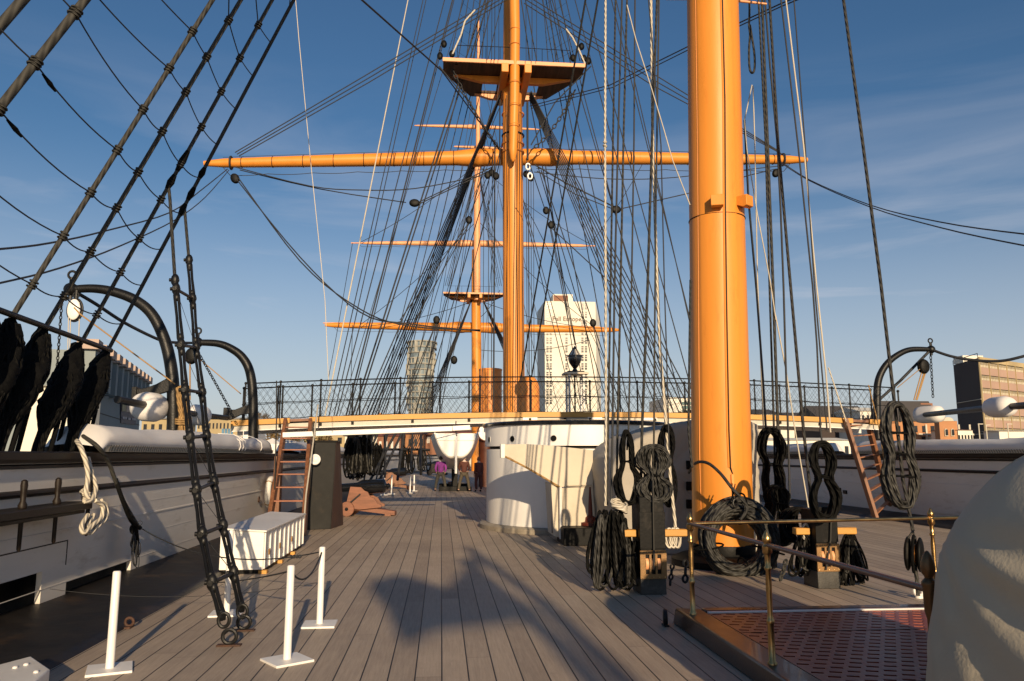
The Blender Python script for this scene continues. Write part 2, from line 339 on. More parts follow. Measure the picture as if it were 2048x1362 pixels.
# port lid outline and hinge board on the port bulwark, black sheet painting the shade behind the openings
MB().box2((XL-.30,2.5,.0),(XL-.32,12,.6)).build('port_shade_sheet',BLACK,BL,smooth=False)
MB().box2((XL-.012,3,.728),(XL+.006,PX(135,1085,XL).y,.742)).box2((XL-.012,PX(135,1085,XL).y-.012,.45),(XL+.006,PX(135,1085,XL).y+.002,.728)).build('port_lid_seam',DARKW,BL,smooth=False)
for z in (.25,.58,1.06,1.5):
    MB().box2((XL-.01,2.6,z-.003),(XL+.004,20.3,z+.003)).build('board_edge',WHITEW,BL,smooth=False)
for pxx,pyy in ((1678,979),(1690,984)):
    p=PX(pxx,pyy,XR-.02); MB().box(p,(.05,.22,.12)).build('ring_plate',DARKW,BR,bevel=.01)
p=P(1920,990,21); MB().box2((XR-.03,18.2,.2),(XR-.012,20.6,1.0)).build('port_lid',WHITEW,BR,bevel=.008)
# hammock netting covers
def netting(s,y0,y1,label,seed):
    prof=[(-.12,1.79),(-.13,1.86),(-.16,1.92),(-.14,2.02),(-.06,2.10),(.10,2.16),(.30,2.17),(.48,2.12),(.58,2.0),(.6,1.79)]
    t=thing('hammock_cover',(XC+s*8.9,y0,1.79),label,'cover')
    ns=int((y1-y0)/.22)
    def fn(u,v):
        Y=y0+(y1-y0)*v; k=u*(len(prof)-1); i=min(int(k),len(prof)-2); f=k-i
        dx=prof[i][0]*(1-f)+prof[i+1][0]*f; z=prof[i][1]*(1-f)+prof[i+1][1]*f
        n_=noise.noise(V((u*3,Y*.9+seed,0)))*.035+noise.noise(V((u*5,Y*3.1,seed)))*.014
        q=max(0,z-1.82)/.35; e=min(1,(Y-y0)/.25+.25)*min(1,(y1-Y)/.25+.25)
        return V((XC+s*(hw(Y)+dx-n_*q),Y,1.79+(z-1.79)*e*(1+.06*math.sin(Y*.8+seed))+n_*q))
    mb=MB().grid(fn,22,ns)
    mb.build('canvas',CANVASW,t,ang=75)
    mb=MB()   # lacing strip along the foot
    mb.box2((XC+s*(8.91-.15),y0+.1,1.792),(XC+s*(8.91-.125),min(y1,58),1.87))
    mb.build('lacing_strip',CANVASG,t,smooth=False)
    mb=MB(); y=y0+.2
    while y<min(y1,34):
        mb.tube([(XC+s*(8.91-.155),y,1.80),(XC+s*(8.91-.16),y+.05,1.88)],.006,4); y+=.085
    mb.build('lacing',TARF,t)
    return t
netting(-1,PX(160,860,-4.6).y,20.6,'long white canvas hammock cover on the left bulwark rail',1.3)
netting(-1,24.5,36,'white canvas hammock cover on the left rail beyond the bridge',7.3)
netting(-1,48,76,'far white canvas hammock cover on the left rail near the bow',4.3)
netting(1,9.0,24.2,'long shaded canvas hammock cover on the right bulwark rail',2.3)
netting(1,26,58,'pale canvas hammock cover on the right rail beyond the bridge',5.1)
for yy in (17.2,17.45,17.7,19.2): MB().tube([(XC-(8.91-a)-.0,yy,z) for a,z in ((.15,1.84),(.19,1.93),(.16,2.05),(.05,2.13),(-.1,2.19),(-.3,2.2))],.012,5).build('cover_lashing',CANVASW,BL)
# pin rail with belaying pins
t=thing('pin_rail',(-4.3,8,1.16),'dark varnished pin rail fixed to the left bulwark','rail')
PE=PX(186,1005,-4.14).y
MB().box2((-4.458,3,1.115),(-4.14,PE,1.205)).build('shelf',DARKW,t,bevel=.012)
MB().box2((-4.44,3,1.07),(-4.2,PE-.05,1.113)).build('bracket_strip',DARKW,t,bevel=.01)
def pin(Y,label):
    MB().lathe([(.012,.78),(.021,.80),(.024,1.2),(.04,1.21),(.045,1.24),(.026,1.28),(.030,1.36),(.036,1.44),(.03,1.485),(.012,1.5)],(-4.27,Y,0),n=12).build('belaying_pin',DARKW,label=label,cat='belaying pin',group='belaying pins in the left pin rail')
pin(PX(46,1000,-4.27).y,'bare dark belaying pin nearest the left edge of the rail'); pin(PX(114,1000,-4.27).y,'bare brown belaying pin between the darker pin and the white rope'); PY3=PX(178,995,-4.27).y; pin(PY3,'belaying pin with pale rope wound around it')
# gutter plate in the corner
t=thing('cover_plate',PZ(40,1345,.1),'grey painted metal cover plate lying in the waterway','cover plate')
q=[PZ(-90,1352,.16),PZ(62,1312,.16),PZ(100,1338,.16),PZ(20,1400,.16)]
MB().hexa([V((a.x,a.y,.03)) for a in q]+q).build('plate',WHITE,t,bevel=.01)
for pxx,pyy in ((52,1330),(72,1345),(30,1322+14)): MB().lathe([(.018,0),(.018,.01),(.008,.016)],PZ(pxx,pyy,.16),n=10).build('bolt',CLEANW,t)
# ================================================================ masts and yards
YM,YMAIN,YF=12.6,42.5,86.0
def spar(pts_px,m,name,parent,n=20,pf=None):   # pts: (px,py,Y,halfwidth_px)
    pts=[P(a,b,y) for a,b,y,_ in pts_px]; rs=[w*mpp(y)*1.0 for _,_,y,w in pts_px]
    return MB().tube(pts,rs,n,pf=pf).build(name,m,parent,ang=50 if n>12 else 70)
# mizzen mast (right foreground)
t=thing('mizzen_mast',(P(1447,1125,YM).x,YM,0),'thick orange painted iron mast in the right foreground','mast')
b=P(1447,1128,YM); top=P(1425,0,YM-.35); d=(top-b)
r0=60*mpp(YM); r1=55.5*mpp(YM-.35)
pts=[b+d*k for k in (0,.08,.2,.35,.5,.65,.8,1,1.3,1.7,2.1)]; rs=[r0+(r1-r0)*k for k in (0,.08,.2,.35,.5,.65,.8,1,1.3,1.7,2.1)]
SEAM=math.radians(0)
def plates(a,i):
    return 1.0
n=96; mb=MB(); vs=[];fs=[]
for p_,r_ in zip(pts,rs):
    for k in range(n):
        a=2*math.pi*k/n   # a=270deg faces the camera (-Y)
        g=math.degrees(a)
        rr=r_*(1.022 if 212<g<294 else 1.0)
        vs.append(p_+V((math.cos(a)*rr,math.sin(a)*rr,0)))
for i in range(len(pts)-1):
    for k in range(n): fs.append((i*n+k,i*n+(k+1)%n,(i+1)*n+(k+1)%n,(i+1)*n+k))
fs.append(tuple(range((len(pts)-1)*n,len(pts)*n)))
mb.add(vs,fs).build('lower_mast',ORANGE,t,ang=25)
def mz(y): # centre at photo height y
    k=(y-1128)/(0-1128); return b+d*k, r0+(r1-r0)*k
def onmast(px_,py_):   # first point of the pixel ray on the mast surface
    Y=11.0
    while Y<13.2:
        q=P(px_,py_,Y); k=(q.z-b.z)/d.z; c=b+d*k; r=r0+(r1-r0)*k
        if (V((q.x,q.y,0))-V((c.x,c.y,0))).length<=r: return q,c,r
        Y+=.004
    return q,c,r
for px_,py_ in ((1434,407),(1480,407)):
    q,c,r=onmast(px_,py_); o=V((q.x-c.x,q.y-c.y,0)).normalized(); R=RZ(math.atan2(o.y,o.x)+math.pi/2); e=V((c.x,c.y,q.z))+o*(r+.085)
    MB().prism([e+R@V(v) for v in ((-.10,-.10,.10),(-.10,.11,.10),(-.10,.11,-.04),(-.10,-.03,-.10),(-.10,-.10,-.08))],R@V((.20,0,0))).build('cleat',ORANGE,t,bevel=.008)
q,c,r=onmast(1434,425); MB().ring(V((c.x,c.y,q.z)),r*1.012,.008,None,6,64).build('band',BLACK,t)
# lengthwise joint of the plates: raised strip with a dark gap beside it
for pxs,nm in (((1441,0),(1446,200),(1447,420),(1450,640),(1454,860),(1457,935)),'a'),:
    pa=[onmast(x,y) for x,y in pxs]; dense=[]
    jp=[V((c.x,c.y,q.z))+V((q.x-c.x,q.y-c.y,0)).normalized()*(r*1.018) for q,c,r in pa]
    ext=jp[0]+(jp[0]-jp[1])*6; jp=[ext]+jp
    MB().tube([p_+V((0,-.002,0)) for p_ in jp],.016,8).build('joint_strip',ORANGE,t)
    MB().tube([p_+V((.024,-.004,0)) for p_ in jp]+[onmast(1466,952)[0]],.017,6).build('joint_gap',BLACK,t)
jp=[onmast(x,y)[0] for x,y in ((1391,0),(1395,300),(1397,600),(1399,900),(1402,1020))]; jp=[jp[0]+(jp[0]-jp[1])*4]+jp
MB().tube(jp,.008,6).build('joint_strip',ORANGE2,t)
cc_=b+d*((.24-b.z)/d.z); MB().lathe([(r0*1.03,.18),(r0*1.05,.30),(r0*1.02,.34)],(cc_.x,cc_.y,0),n=48).build('mast_coat',BLACK,t)
MB().lathe([(r0+.34,-.0),(r0+.34,.10),(r0+.2,.16),(r0+.04,.18)],(b.x,b.y,0),n=40).build('base_ring',BLACK,t)
# crane bracket low on the mast holding the hose
q,c,r=onmast(1464,962); MB().box(q+V((.0,-.02,0)),(.05,.05,.22)).build('bracket',ORANGE2,t,bevel=.01)
# main mast
t=thing('main_mast',(P(1027,974,YMAIN).x,YMAIN,0),'tall orange mast with a wide fighting top, in the middle of the ship','mast')
spar([(1029,974,42.5,22.5),(1028,800,42.5,22),(1027,600,42.5,21.5),(1026,400,42.4,21.5),(1025,240,42.3,21),(1025,190,42.2,20)],ORANGE,'lower_mast',t,28)
spar([(1021,200,42.9,17),(1021,120,42.9,16),(1021,0,42.8,15),(1021,-160,42.7,13)],ORANGE,'mast_head',t,16)
spar([(1027,-200,41.0,11),(1028,-40,41,11),(1030,60,41,11),(1029,200,41.1,10.5),(1026,300,41.2,9),(1026,318,41.2,6),(1026,323,41.2,2)],ORANGE,'gaff',t,16)
for yy in (60,90,165,210,250): 
    a=P(1029,yy,41.0); MB().ring(a,11.6*mpp(41),.02,None,6,18).build('gaff_band',ORANGE2,t)
for yy in (272,290,306,230): MB().ring(P(1026,yy,42.35),21.5*mpp(42.4)+.03,.05,None,6,26).build('mast_hoop',BLACK if yy in(272,) else ORANGE2,t)
def top(t,cx,y_front,Yf,Yb,hwf,hwb,z,trest,mm=1):
    # platform: wide aft edge, narrowing forward, two lubber's holes
    def X(px_,Y): return P(px_,y_front,Y).x
    c=X(cx,Yf); a=hwf; q=hwb; T=.14*mm
    ym=(Yf+Yb)/2
    hx0,hx1=a*.20,a*.42
    def wid(Y): return a if Y<Yf+(Yb-Yf)*.3 else a+(q-a)*((Y-Yf)/(Yb-Yf)-.3)/.7
    Ya=Yf+(Yb-Yf)*.42; Yc=Yf+(Yb-Yf)*.86
    mb=MB()
    def slab(x0a,x1a,x0b,x1b,y0,y1):
        mb.hexa([V((c+x0a,y0,z)),V((c+x1a,y0,z)),V((c+x1b,y1,z)),V((c+x0b,y1,z)),V((c+x0a,y0,z+T)),V((c+x1a,y0,z+T)),V((c+x1b,y1,z+T)),V((c+x0b,y1,z+T))])
    y3=Yf+(Yb-Yf)*.3
    slab(-a,a,-a,a,Yf,y3); slab(-wid(y3),wid(y3),-wid(Ya),wid(Ya),y3+.001,Ya)
    for s in (-1,1):
        x=[(hx1,wid(Ya),hx1,wid(Yc))]
        if s>0: slab(hx1,wid(Ya),hx1,wid(Yc),Ya+.001,Yc)
        else: slab(-wid(Ya),-hx1,-wid(Yc),-hx1,Ya+.001,Yc)
    slab(-hx0,hx0,-hx0,hx0,Ya+.001,Yc)
    slab(-wid(Yc),wid(Yc),-q,q,Yc+.001,Yb)
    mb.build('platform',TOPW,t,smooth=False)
    MB().box2((c-a-.03,Yf-.12*mm,z-.01),(c+a+.03,Yf-.003,z+T+.08*mm)).build('rim',PINKY,t,bevel=.02)
    # crosstree: tapering beam below
    yb=Yf+(Yb-Yf)*.33; h=.40*mm
    MB().prism([V((c-a*.86,yb,z-.02)),V((c-a*.45,yb,z-h)),V((c+a*.45,yb,z-h)),V((c+a*.86,yb,z-.02))],(0,.3*mm,0)).build('crosstree',ORANGE,t,bevel=.02)
    yb=Yf+(Yb-Yf)*.88
    MB().prism([V((c-q*.9,yb,z-.02)),V((c-q*.5,yb,z-h*.8)),V((c+q*.5,yb,z-h*.8)),V((c+q*.9,yb,z-.02))],(0,.3*mm,0)).build('crosstree',PINKY,t,bevel=.02)
    for s in trest: MB().box2((c+s-.2*mm,Yf-.25*mm,z-.55*mm),(c+s+.2*mm,Yb,z-.025)).build('trestle_tree',ORANGE,t,bevel=.03)
    # iron rail on top
    mb=MB(); zt=z+T; pts=[]
    for k in range(9):
        x=c-a*.8+1.6*a*k/8; mb.tube([(x,Yf+.2,zt),(x,Yf+.2,zt+1.0*mm)],.018*mm,5); 
    mb.tube([(c-a*.8,Yf+.2,zt+1.0*mm),(c,Yf+.2,zt+1.03*mm),(c+a*.8,Yf+.2,zt+1.0*mm)],.02*mm,5)
    mb.build('iron_rail',IRON,t)
    return c
zt=P(1028,130,41).z
cm=top(t,1029,130,40.9,45.0,4.02,2.35,zt-.05,(-.55,.75))
# rope shields (black deadeyes) standing on the top's corners are added with the rigging
# main yard
def yard(name,label,L_,C_,R_,wt,wc,Y,m,group=None,hoops=0,foot=True,arms=.06):
    t=thing(name,P(C_[0],C_[1],Y),label,'yard',group)
    pl,pc,pr=P(L_[0],L_[1],Y),P(C_[0],C_[1],Y),P(R_[0],R_[1],Y); k=mpp(Y)
    pts=[];rs=[]
    for i in range(33):
        u=-1+2*i/32; e=abs(u); p=pc.lerp(pl,e) if u<0 else pc.lerp(pr,e)
        r=(wc+(wt-wc)*e**1.6)*k
        if e>1-arms: r=wt*.62*k
        if e<.09: r=wc*1.12*k
        if .09<=e<.16: r=wc*1.28*k*(1-(e-.09))
        pts.append(p); rs.append(r)
    MB().tube(pts,rs,16).build('spar',m,t,ang=50)
    if hoops:
        for i in range(hoops):
            e=-.93+1.86*(i+.5)/hoops
            if abs(e)<.1: continue
            p=pc.lerp(pl,-e) if e<0 else pc.lerp(pr,e); r=(wc+(wt-wc)*abs(e)**1.6)*k+.015
            MB().tube([p+V((0,math.cos(a)*r,math.sin(a)*r)) for a in [2*math.pi*j/14 for j in range(14)]],.022,5,closed=True).build('jackstay_band',IRON,t)
        for s,pe in ((-1,pl),(1,pr)):
            pp=[pc.lerp(pe,.1+.84*j/24)+V((0,-.1,(wc+(wt-wc)*(.1+.84*j/24)**1.6)*k+.05)) for j in range(25)]
            MB().tube(pp,.014,5).build('jackstay',IRON,t)
    if foot:
        for s,pe in ((-1,pl),(1,pr)):
            n_=6; pp=[]
            for j in range(n_):
                a=pc.lerp(pe,.08+.86*j/n_); b_=pc.lerp(pe,.08+.86*(j+1)/n_); off=V((0,0,-(wc+(wt-wc)*(.5))*k-.35*(wc/15)))
                pp+=sag(a+off,b_+off,.07,6)[:-1]
            pp.append(pc.lerp(pe,.94)+V((0,0,-wt*k)))
            MB().tube(pp,.02,5).build('footrope',TARF,t)
    return t,pl,pc,pr
yt,yl,yc,yr=yard('yard','big orange main yard crossing the whole upper picture',(408,327),(1024,314),(1614,320),8.5,15.5,43.8,ORANGE,'yards on the masts',19)
for pp in (yl.lerp(yc,.085),yr.lerp(yc,.085)):
    MB().tube([pp+V((0,math.cos(a)*.36,math.sin(a)*.36)) for a in [2*math.pi*j/14 for j in range(14)]],.06,6,closed=True).build('arm_strap',TARF,yt)
# fore mast
t=thing('fore_mast',(P(953,942,YF).x,YF,0),'thin orange fore mast far away behind the main mast','mast')
spar([(953,942,86,10.5),(953,800,86,10.2),(953,700,86,10),(952,600,86,9.5),(952,540,86,9),(952,500,86,8.5)],ORANGE,'lower_mast',t,18)
spar([(954,600,85,6),(954,500,85,7),(954,400,85,6.5),(955,330,85,6),(955,300,85,5)],PINKY,'topmast',t,14)
spar([(956,310,85,4.8),(956,220,85,4.2),(957,120,85,3.2),(957,42,85,1.8),(957,30,85,.8)],PINKY,'topgallant_mast',t,12)
zt2=P(950,588,84).z
top(t,948,588,83.8,87.5,3.35,2.4,zt2-.05,(-.55,.75),.8)
yard('yard','lower yard low on the far fore mast',(650,650),(953,655),(1237,660),4.5,9.5,87.2,ORANGE,'yards on the masts')
yard('yard','upper yard halfway up the far fore mast',(702,486),(953,487),(1192,492),2,6,86.5,PINKY,'yards on the masts',arms=.12)
yard('yard','thin small yard high on the far fore mast, left of the main mast',(829,251),(956,254),(1078,259),1.4,4,86.2,PINKY,'yards on the masts',foot=False)
yard('yard','short thin yard just above the big main yard on the far fore mast',(908,293),(956,295),(1010,297),1.4,3,86.4,PINKY,'yards on the masts',foot=False)
yard('yard','pale second spar lying on top of the far lower yard',(646,646),(953,649),(1200,654),1.5,2.6,88.4,PINKY,'yards on the masts',foot=False)
# spreader bar high behind the foreground mast
MB().tube([P(1332,-2,13.3),P(1432,-3,13.3),P(1533,8,13.3)],[.02,.035,.02],10).build('spreader',PINKY,label='pinkish spreader bar at the top edge behind the foreground mast',cat='spreader')
# funnels and ventilators amidships
def cyl(name,label,px0,px1,ytop,Y,m,rim=True,n=32):
    c=P((px0+px1)/2,ytop,Y); r=(px1-px0)/2*mpp(Y); t=thing(name,(c.x,Y,0),label,'funnel')
    MB().lathe([(r,0),(r,c.z-.12),(r*1.03,c.z-.1),(r*1.03,c.z-.02),(r*.97,c.z),(r*.86,c.z),(r*.86,c.z-1)],(c.x,Y,0),n=n).build('casing',m,t,ang=30)
    for k in range(3): MB().ring((c.x,Y,c.z-.9-.8*k),r*1.01,.02,None,6,32).build('hoop',m,t)
    return t
cyl('funnel','orange funnel left of the main mast above the bridge',958,1004,738,46,ORANGE2)
def cowl(name,label,pxc,ytop,w,Y,m,inner,ybase=930,face=-1):
    r=w/2*mpp(Y); c=P(pxc,ytop,Y); x=c.x; zc=c.z-r; t=thing(name,(x,Y,0),label,'ventilator')
    rs=r*.82
    MB().lathe([(rs,0),(rs,zc-r*.6),(rs*1.08,zc-r*.55),(rs,zc-r*.4)],(x,Y,0),n=24).build('trunk',m,t)
    mb=MB().ball((x,Y,zc-.0),(r*1.02,r*1.0,r),24,12); mb.build('hood',m,t,ang=80)
    R=RX(math.pi/2) 
    MB().lathe([(r*.9,.0),(r*1.08,.05),(r*1.1,.16),(r*1.0,.2)],(x,Y+face*r*.75,zc),R@RX(math.pi if face>0 else 0),24).build('mouth_ring',m,t)
    MB().lathe([(r*.93,.17),(r*.93,.205)],(x,Y+face*r*.75,zc),R@RX(math.pi if face>0 else 0),24).build('mouth_lining',inner,t)
    return t
cv_=P(1056,752,30); rv=23*mpp(30); t=thing('ventilator',(cv_.x,30,0),'orange domed ventilator right of the main mast foot behind the bridge rail','ventilator')
MB().lathe([(rv,0),(rv,cv_.z-rv*1.3)]+[(rv*math.cos(a)**.7,cv_.z-rv*1.3+rv*1.3*math.sin(a)) for a in [math.pi/2*j/8 for j in range(1,8)]]+[(.01,cv_.z)],(cv_.x,30,0),n=36).build('trunk',ORANGE2,t,ang=70)
MB().lathe([(rv*.62,-.02),(rv*.72,.03),(rv*.66,.08),(.001,.1)],(cv_.x-rv*.62,30-rv*.75,cv_.z-rv*1.25),RZ(-.7)@RX(math.pi/2),24).build('mouth_ring',ORANGE2,t)
cowl('ventilator','round white-mouthed cowl ventilator left of the white tower',972,848,34,44,DKRED,CLEANW)
# ================================================================ mizzen shrouds, left foreground
TOPM=P(1430,-1590,12.5)
def shroud_pt(B,y):     # point on B->TOPM seen at photo height y
    lo_,hi_=0.0,1.0
    for _ in range(40):
        m_=(lo_+hi_)/2
        if pix(B.lerp(TOPM,m_))[1]>y: lo_=m_
        else: hi_=m_
    return B.lerp(TOPM,lo_)
SB={}
XS=-4.78
sd={ 'a':(-150,404),'b':(29,626),'c':(92,653),'d':(164,683),'e':(218,697)}
ord_=['first','second','third','fourth','fifth']
nodes={'a':[],'b':[],'c':[],'d':[],'e':[]}
c1=lambda *l:[q/2.619 for q in l]
lv=[ # photo heights of each ratline on each shroud (None = not met)
 dict(c=None,d=None,e=17),
 dict(d=50,e=86), dict(c=41,d=116,e=153), dict(b=63,c=114,d=183,e=218), dict(b=137,c=184,d=254,e=289),
 dict(a=25,b=219,c=263,d=328,e=355), dict(a=126,b=300,c=344,d=399,e=426), dict(a=218,b=385,c=416,d=477,e=498),
 dict(a=318,b=472,c=503,d=544,e=570), dict(a=470,b=569,c=592,d=629,e=647)]
lv=[{k:v for k,v in d.items() if v is not None} for d in lv]
for i,k in enumerate('abcde'):
    px_,py_=sd[k]; B=PX(px_,py_,XS)
    SB[k]=B; low=B+(B-TOPM).normalized()*.25
    rad=[.044,.030,.029,.027,.027][i]
    lab={'a':'thick tarred shroud cutting the top left corner, leftmost of all','b':'twisted grey shroud, second from the left, going up to the top edge','c':'twisted grey shroud, third from the left','d':'dark shroud, fourth from the left, spliced halfway down','e':'smooth dark shroud, the rightmost of the left group'}[k]
    o=MB().tube([low,B,B.lerp(TOPM,.3),B.lerp(TOPM,.75),TOPM],rad,12,lay=5).build('shroud',TARG if k in 'abc' else TAR,ang=80,label=lab,cat='shroud',group='thick shrouds of the foreground mast')
    ax=(TOPM-B).normalized().to_track_quat('Z','Y').to_matrix()
    for d in lv:
        if k in d and k!='e':
            p=shroud_pt(B,d[k]); mb=MB()
            for z in (-.035,0,.035): mb.ring(p+ax@V((0,0,z)),rad+.012,.012,ax,6,14)
            mb.ring(p+ax@V((.02,0,0)),rad*.9,.016,ax@RX(.5),6,14)
            mb.build('seizing',TARG if k in 'abc' else TAR,o,ang=80)
    if k=='d':
        for y0,y1 in ((302,342),(350,378)): MB().tube([shroud_pt(B,y1),shroud_pt(B,(y0+y1)/2),shroud_pt(B,y0)],[rad*1.1,rad*1.9,rad*1.1],10).build('splice',TARP,o)
    if k=='e':
        for y0,y1 in ((336,356),(375,400),(408,430)): MB().tube([shroud_pt(B,y1),shroud_pt(B,(y0+y1)/2),shroud_pt(B,y0)],[rad*1.1,rad*1.75,rad*1.1],10).build('splice',TARP,o)
# one more shroud beyond the corner
MB().tube([PX(-120,190,XS),TOPM],.05,10).build('shroud',TARG,label='short piece of thick shroud in the very top left corner',cat='shroud',group='thick shrouds of the foreground mast')
sags=[.02,.02,.03,.04,.06,.10,.10,.11,.11,.10]
for j,d in enumerate(lv):
    ks=[k for k in 'abcde' if k in d]; pts=[]
    first=shroud_pt(SB[ks[0]],d[ks[0]])
    if ks[0]!='a':   # carry on to the shroud further left and up, outside the picture
        q=PX(-120,190,XS) if False else None
        k0=ks[0]; prev='abcde'['abcde'.index(k0)-1]
        q=shroud_pt(SB[prev],d[k0]-max(95,0)-(60 if prev=='a' else 0)); pts+=sag(q,first,sags[j]*.6,8)[:-1]
    elif j>=5:
        q=first+V((-.3,-.8,.35)); pts+=sag(q,first,.03,4)[:-1]
    for a,b_ in zip(ks,ks[1:]):
        w=.5 if a!='a' else .7
        pts+=sag(shroud_pt(SB[a],d[a]),shroud_pt(SB[b_],d[b_]),sags[j]*w,8)[:-1]
    pts.append(shroud_pt(SB[ks[-1]],d[ks[-1]]))
    MB().tube(pts,.0085,6).build('ratline',TARF,label=['highest','second','third','fourth','fifth','sixth','seventh','eighth','ninth','lowest'][j]+' thin sagging ratline across the left foreground shrouds',cat='ratline',group='ratlines on the foreground shrouds')
    if j in (6,7):
        q0=shroud_pt(SB['a'],d['a']); q1=shroud_pt(SB['b'],d['b']); o=COL.objects[-1]
        MB().tube([q0.lerp(q1,.08)-V((0,0,.03)),q0.lerp(q1,.16)-V((0,0,.05)),q0.lerp(q1,.22)-V((0,0,.07))],[.012,.026,.012],8).build('splice',TARP,o)
# sheer pole
a=PX(-30,610,XS+.07); b_=PX(222,701,XS+.07)
MB().tube([a,b_],.034,10).build('sheer_pole',IRON,label='black iron bar lashed across the feet of the left shrouds',cat='bar')
# lashed deadeye covers
def lump(name,label,path,radii,seed,group,n=18,amp=.22):
    pts=smooth_pts(path,5); R=[]; m=len(pts)
    for i in range(m):
        k=i/(m-1)*(len(radii)-1); j=min(int(k),len(radii)-2); R.append(radii[j]+(radii[j+1]-radii[j])*(k-j))
    pf=lambda a,i:1+amp*(noise.noise(V((math.cos(a)*1.7,math.sin(a)*1.7,i*.55+seed)))+.7*noise.noise(V((math.cos(a)*5,math.sin(a)*5,i*1.1+seed))))
    return MB().tube(pts,R,n,pf=pf).build(name,TARP,ang=80,label=label,cat='deadeye',group=group)
L5=['black lashed deadeyes at the very left edge','black lashed deadeyes below the second shroud','black lashed deadeyes, third lump from the left','black lashed deadeyes, fourth lump from the left','black lashed deadeyes nearest the gun-grey building, rightmost lump']
paths=[[(-30,590),(-45,650),(-70,730),(-100,800),(-130,900)],[(22,638),(20,672),(5,730),(-20,790),(-50,850),(-70,905)],[(86,656),(78,695),(62,745),(38,800),(12,850),(-6,905)],[(155,688),(146,722),(132,762),(108,815),(88,860),(74,905)],[(212,703),(200,735),(186,775),(166,818),(148,860),(138,905)]]
for i,pa in enumerate(paths):
    k='abcde'[i]
    ptl=[]; 
    for j,(x,y) in enumerate(pa): ptl.append(PX(x,y,XS+.02*j))
    m=[.05,.12,.17,.155,.06,.045] if len(pa)==6 else [.06,.18,.18,.10,.08]
    lump('deadeye_lashing',L5[i],ptl,m,i*3.7,'lashed deadeyes at the feet of the left shrouds',22,.42)
    lo_=COL.objects[-1]; sp=smooth_pts(ptl,5); M_=len(sp)
    for q_ in range(9):
        u_=(q_-4)/4.5; pl_=[]
        for j_ in range(int(M_*.08),M_):
            kk=j_/(M_-1)*(len(m)-1); jj=min(int(kk),len(m)-2); rr_=m[jj]+(m[jj+1]-m[jj])*(kk-jj); ang_=u_*1.35+.25*math.sin(j_*.7+q_)
            pl_.append(sp[j_]+V((rr_*math.cos(ang_)*.55*1.06,-rr_*1.06*math.cos(ang_*.9)*.8,0))+V((rr_*1.02*math.sin(ang_)*.8,rr_*math.sin(ang_)*.75,0)))
        if len(pl_)>3: MB().tube(pl_,.017,6).build('lanyard_strand',COILM,lo_,ang=80)
# twin lanyards with gaps below each cover
for i,(x,y,x2,y2) in enumerate(((8,790,-30,900),(60,770,22,905),(128,800,100,905),(182,820,160,905))):
    lt=thing('lanyards',PX(x,y,XS),['lanyard ropes below the leftmost visible deadeye','lanyard ropes below the third deadeye lump','lanyard ropes below the fourth deadeye lump','lanyard ropes below the rightmost deadeye lump'][i],'lanyard','lanyards below the left deadeyes')
    MB().tube([PX(x,y,XS+.12),PX(x2,y2,XS+.16)],.03,8,pf=lambda a,i:1+.2*math.sin(i*9+a)).build('lanyard',TARP,lt)
    MB().tube([PX(x+10,y,XS-.1),PX(x2+12,y2,XS-.1)],.028,8).build('lanyard',TARP,lt)
# ================================================================ general line helper
def line(label,cat,group,pts,wpx,m=None,name='rope',n=6,sg=0,sm=0):
    """pts: (px,py,Y); wpx = width in photo pixels at each point's distance (first value used at the mean)"""
    p=[P(*q) for q in pts]
    if sg and len(p)==2: p=sag(p[0],p[1],sg,14)
    if sm: p=smooth_pts(p,sm)
    ym=sum(q[2] for q in pts)/len(pts)
    if wpx<4.2: m={HEMP:HEMP1,TAN:TAN1,TARG:TARG1,TAR:TARF}.get(m,m)
    return rope(name,label,cat,group,p,wpx/2*mpp(ym),m,n)
# foreground running rigging, left of the mast (falls coming down to the fife rail)
G1='running ropes falling beside the foreground mast'
def fall(label,pts,w,m=None,Y0=11.6,Y1=10.2,ext=True):
    q=[]; ymax=pts[-1][1]
    for x,y in pts: q.append((x,y,Y1+(Y0-Y1)*max(0,(ymax-y))/1000))
    if pts[0][1]<=0:
        x,y=pts[0]; x2,y2=pts[1]; s=(x-x2)/max(1,(y2-y)); q=[(x+s*500,-500,Y0+.4)]+q
    return line(label,'rope',G1,q,w,m)
fall('pale rope with a knot, left of the dark falls',[(1211,0),(1210,290),(1211,560),(1212,860),(1211,1012)],5.2,HEMP)
MB().ring(P(1210,292,11.2),.022,.016,RY(.4),6,12).ring(P(1210,284,11.2),.018,.016,RX(.4),6,12).build('knot',HEMP,label='small knot on the pale vertical rope',cat='knot')
fall('dark rope just right of the pale knotted rope',[(1231,0),(1226,280),(1221,580),(1216,860),(1214,1010)],4.5,TAR)
fall('near-black rope, third fall from the left',[(1244,0),(1236,280),(1229,580),(1225,860),(1222,1005)],4.6,TARF)
fall('grey rope, fourth fall from the left',[(1254,0),(1247,280),(1241,580),(1235,860),(1233,990)],5,TARG)
fall('thin grey-brown rope ending at a hanging coil',[(1270,0),(1268,280),(1263,580),(1257,860),(1254,900)],3.6,TARG)
fall('thick dark grey rope leaning left beside the twisted white one',[(1314,0),(1304,280),(1295,580),(1284,860),(1281,1000)],6.2,TAR)
fall('twisted white rope bending down to the belaying bar',[(1302,0),(1305,260),(1312,500),(1320,700),(1333,860),(1341,960),(1352,1066)],6.4,HEMP)
fall('grey rope straight down behind the twisted white rope',[(1318,0),(1312,400),(1309,700),(1308,860),(1306,1000)],4,TARG)
fall('thin dark rope close left of the big mast',[(1297,0),(1322,290),(1329,580),(1333,700),(1338,900)],3,TARF)
fall('dark rope almost touching the left side of the big mast',[(1381,560),(1379,700),(1377,860),(1384,935)],5,TAR,ext=False)
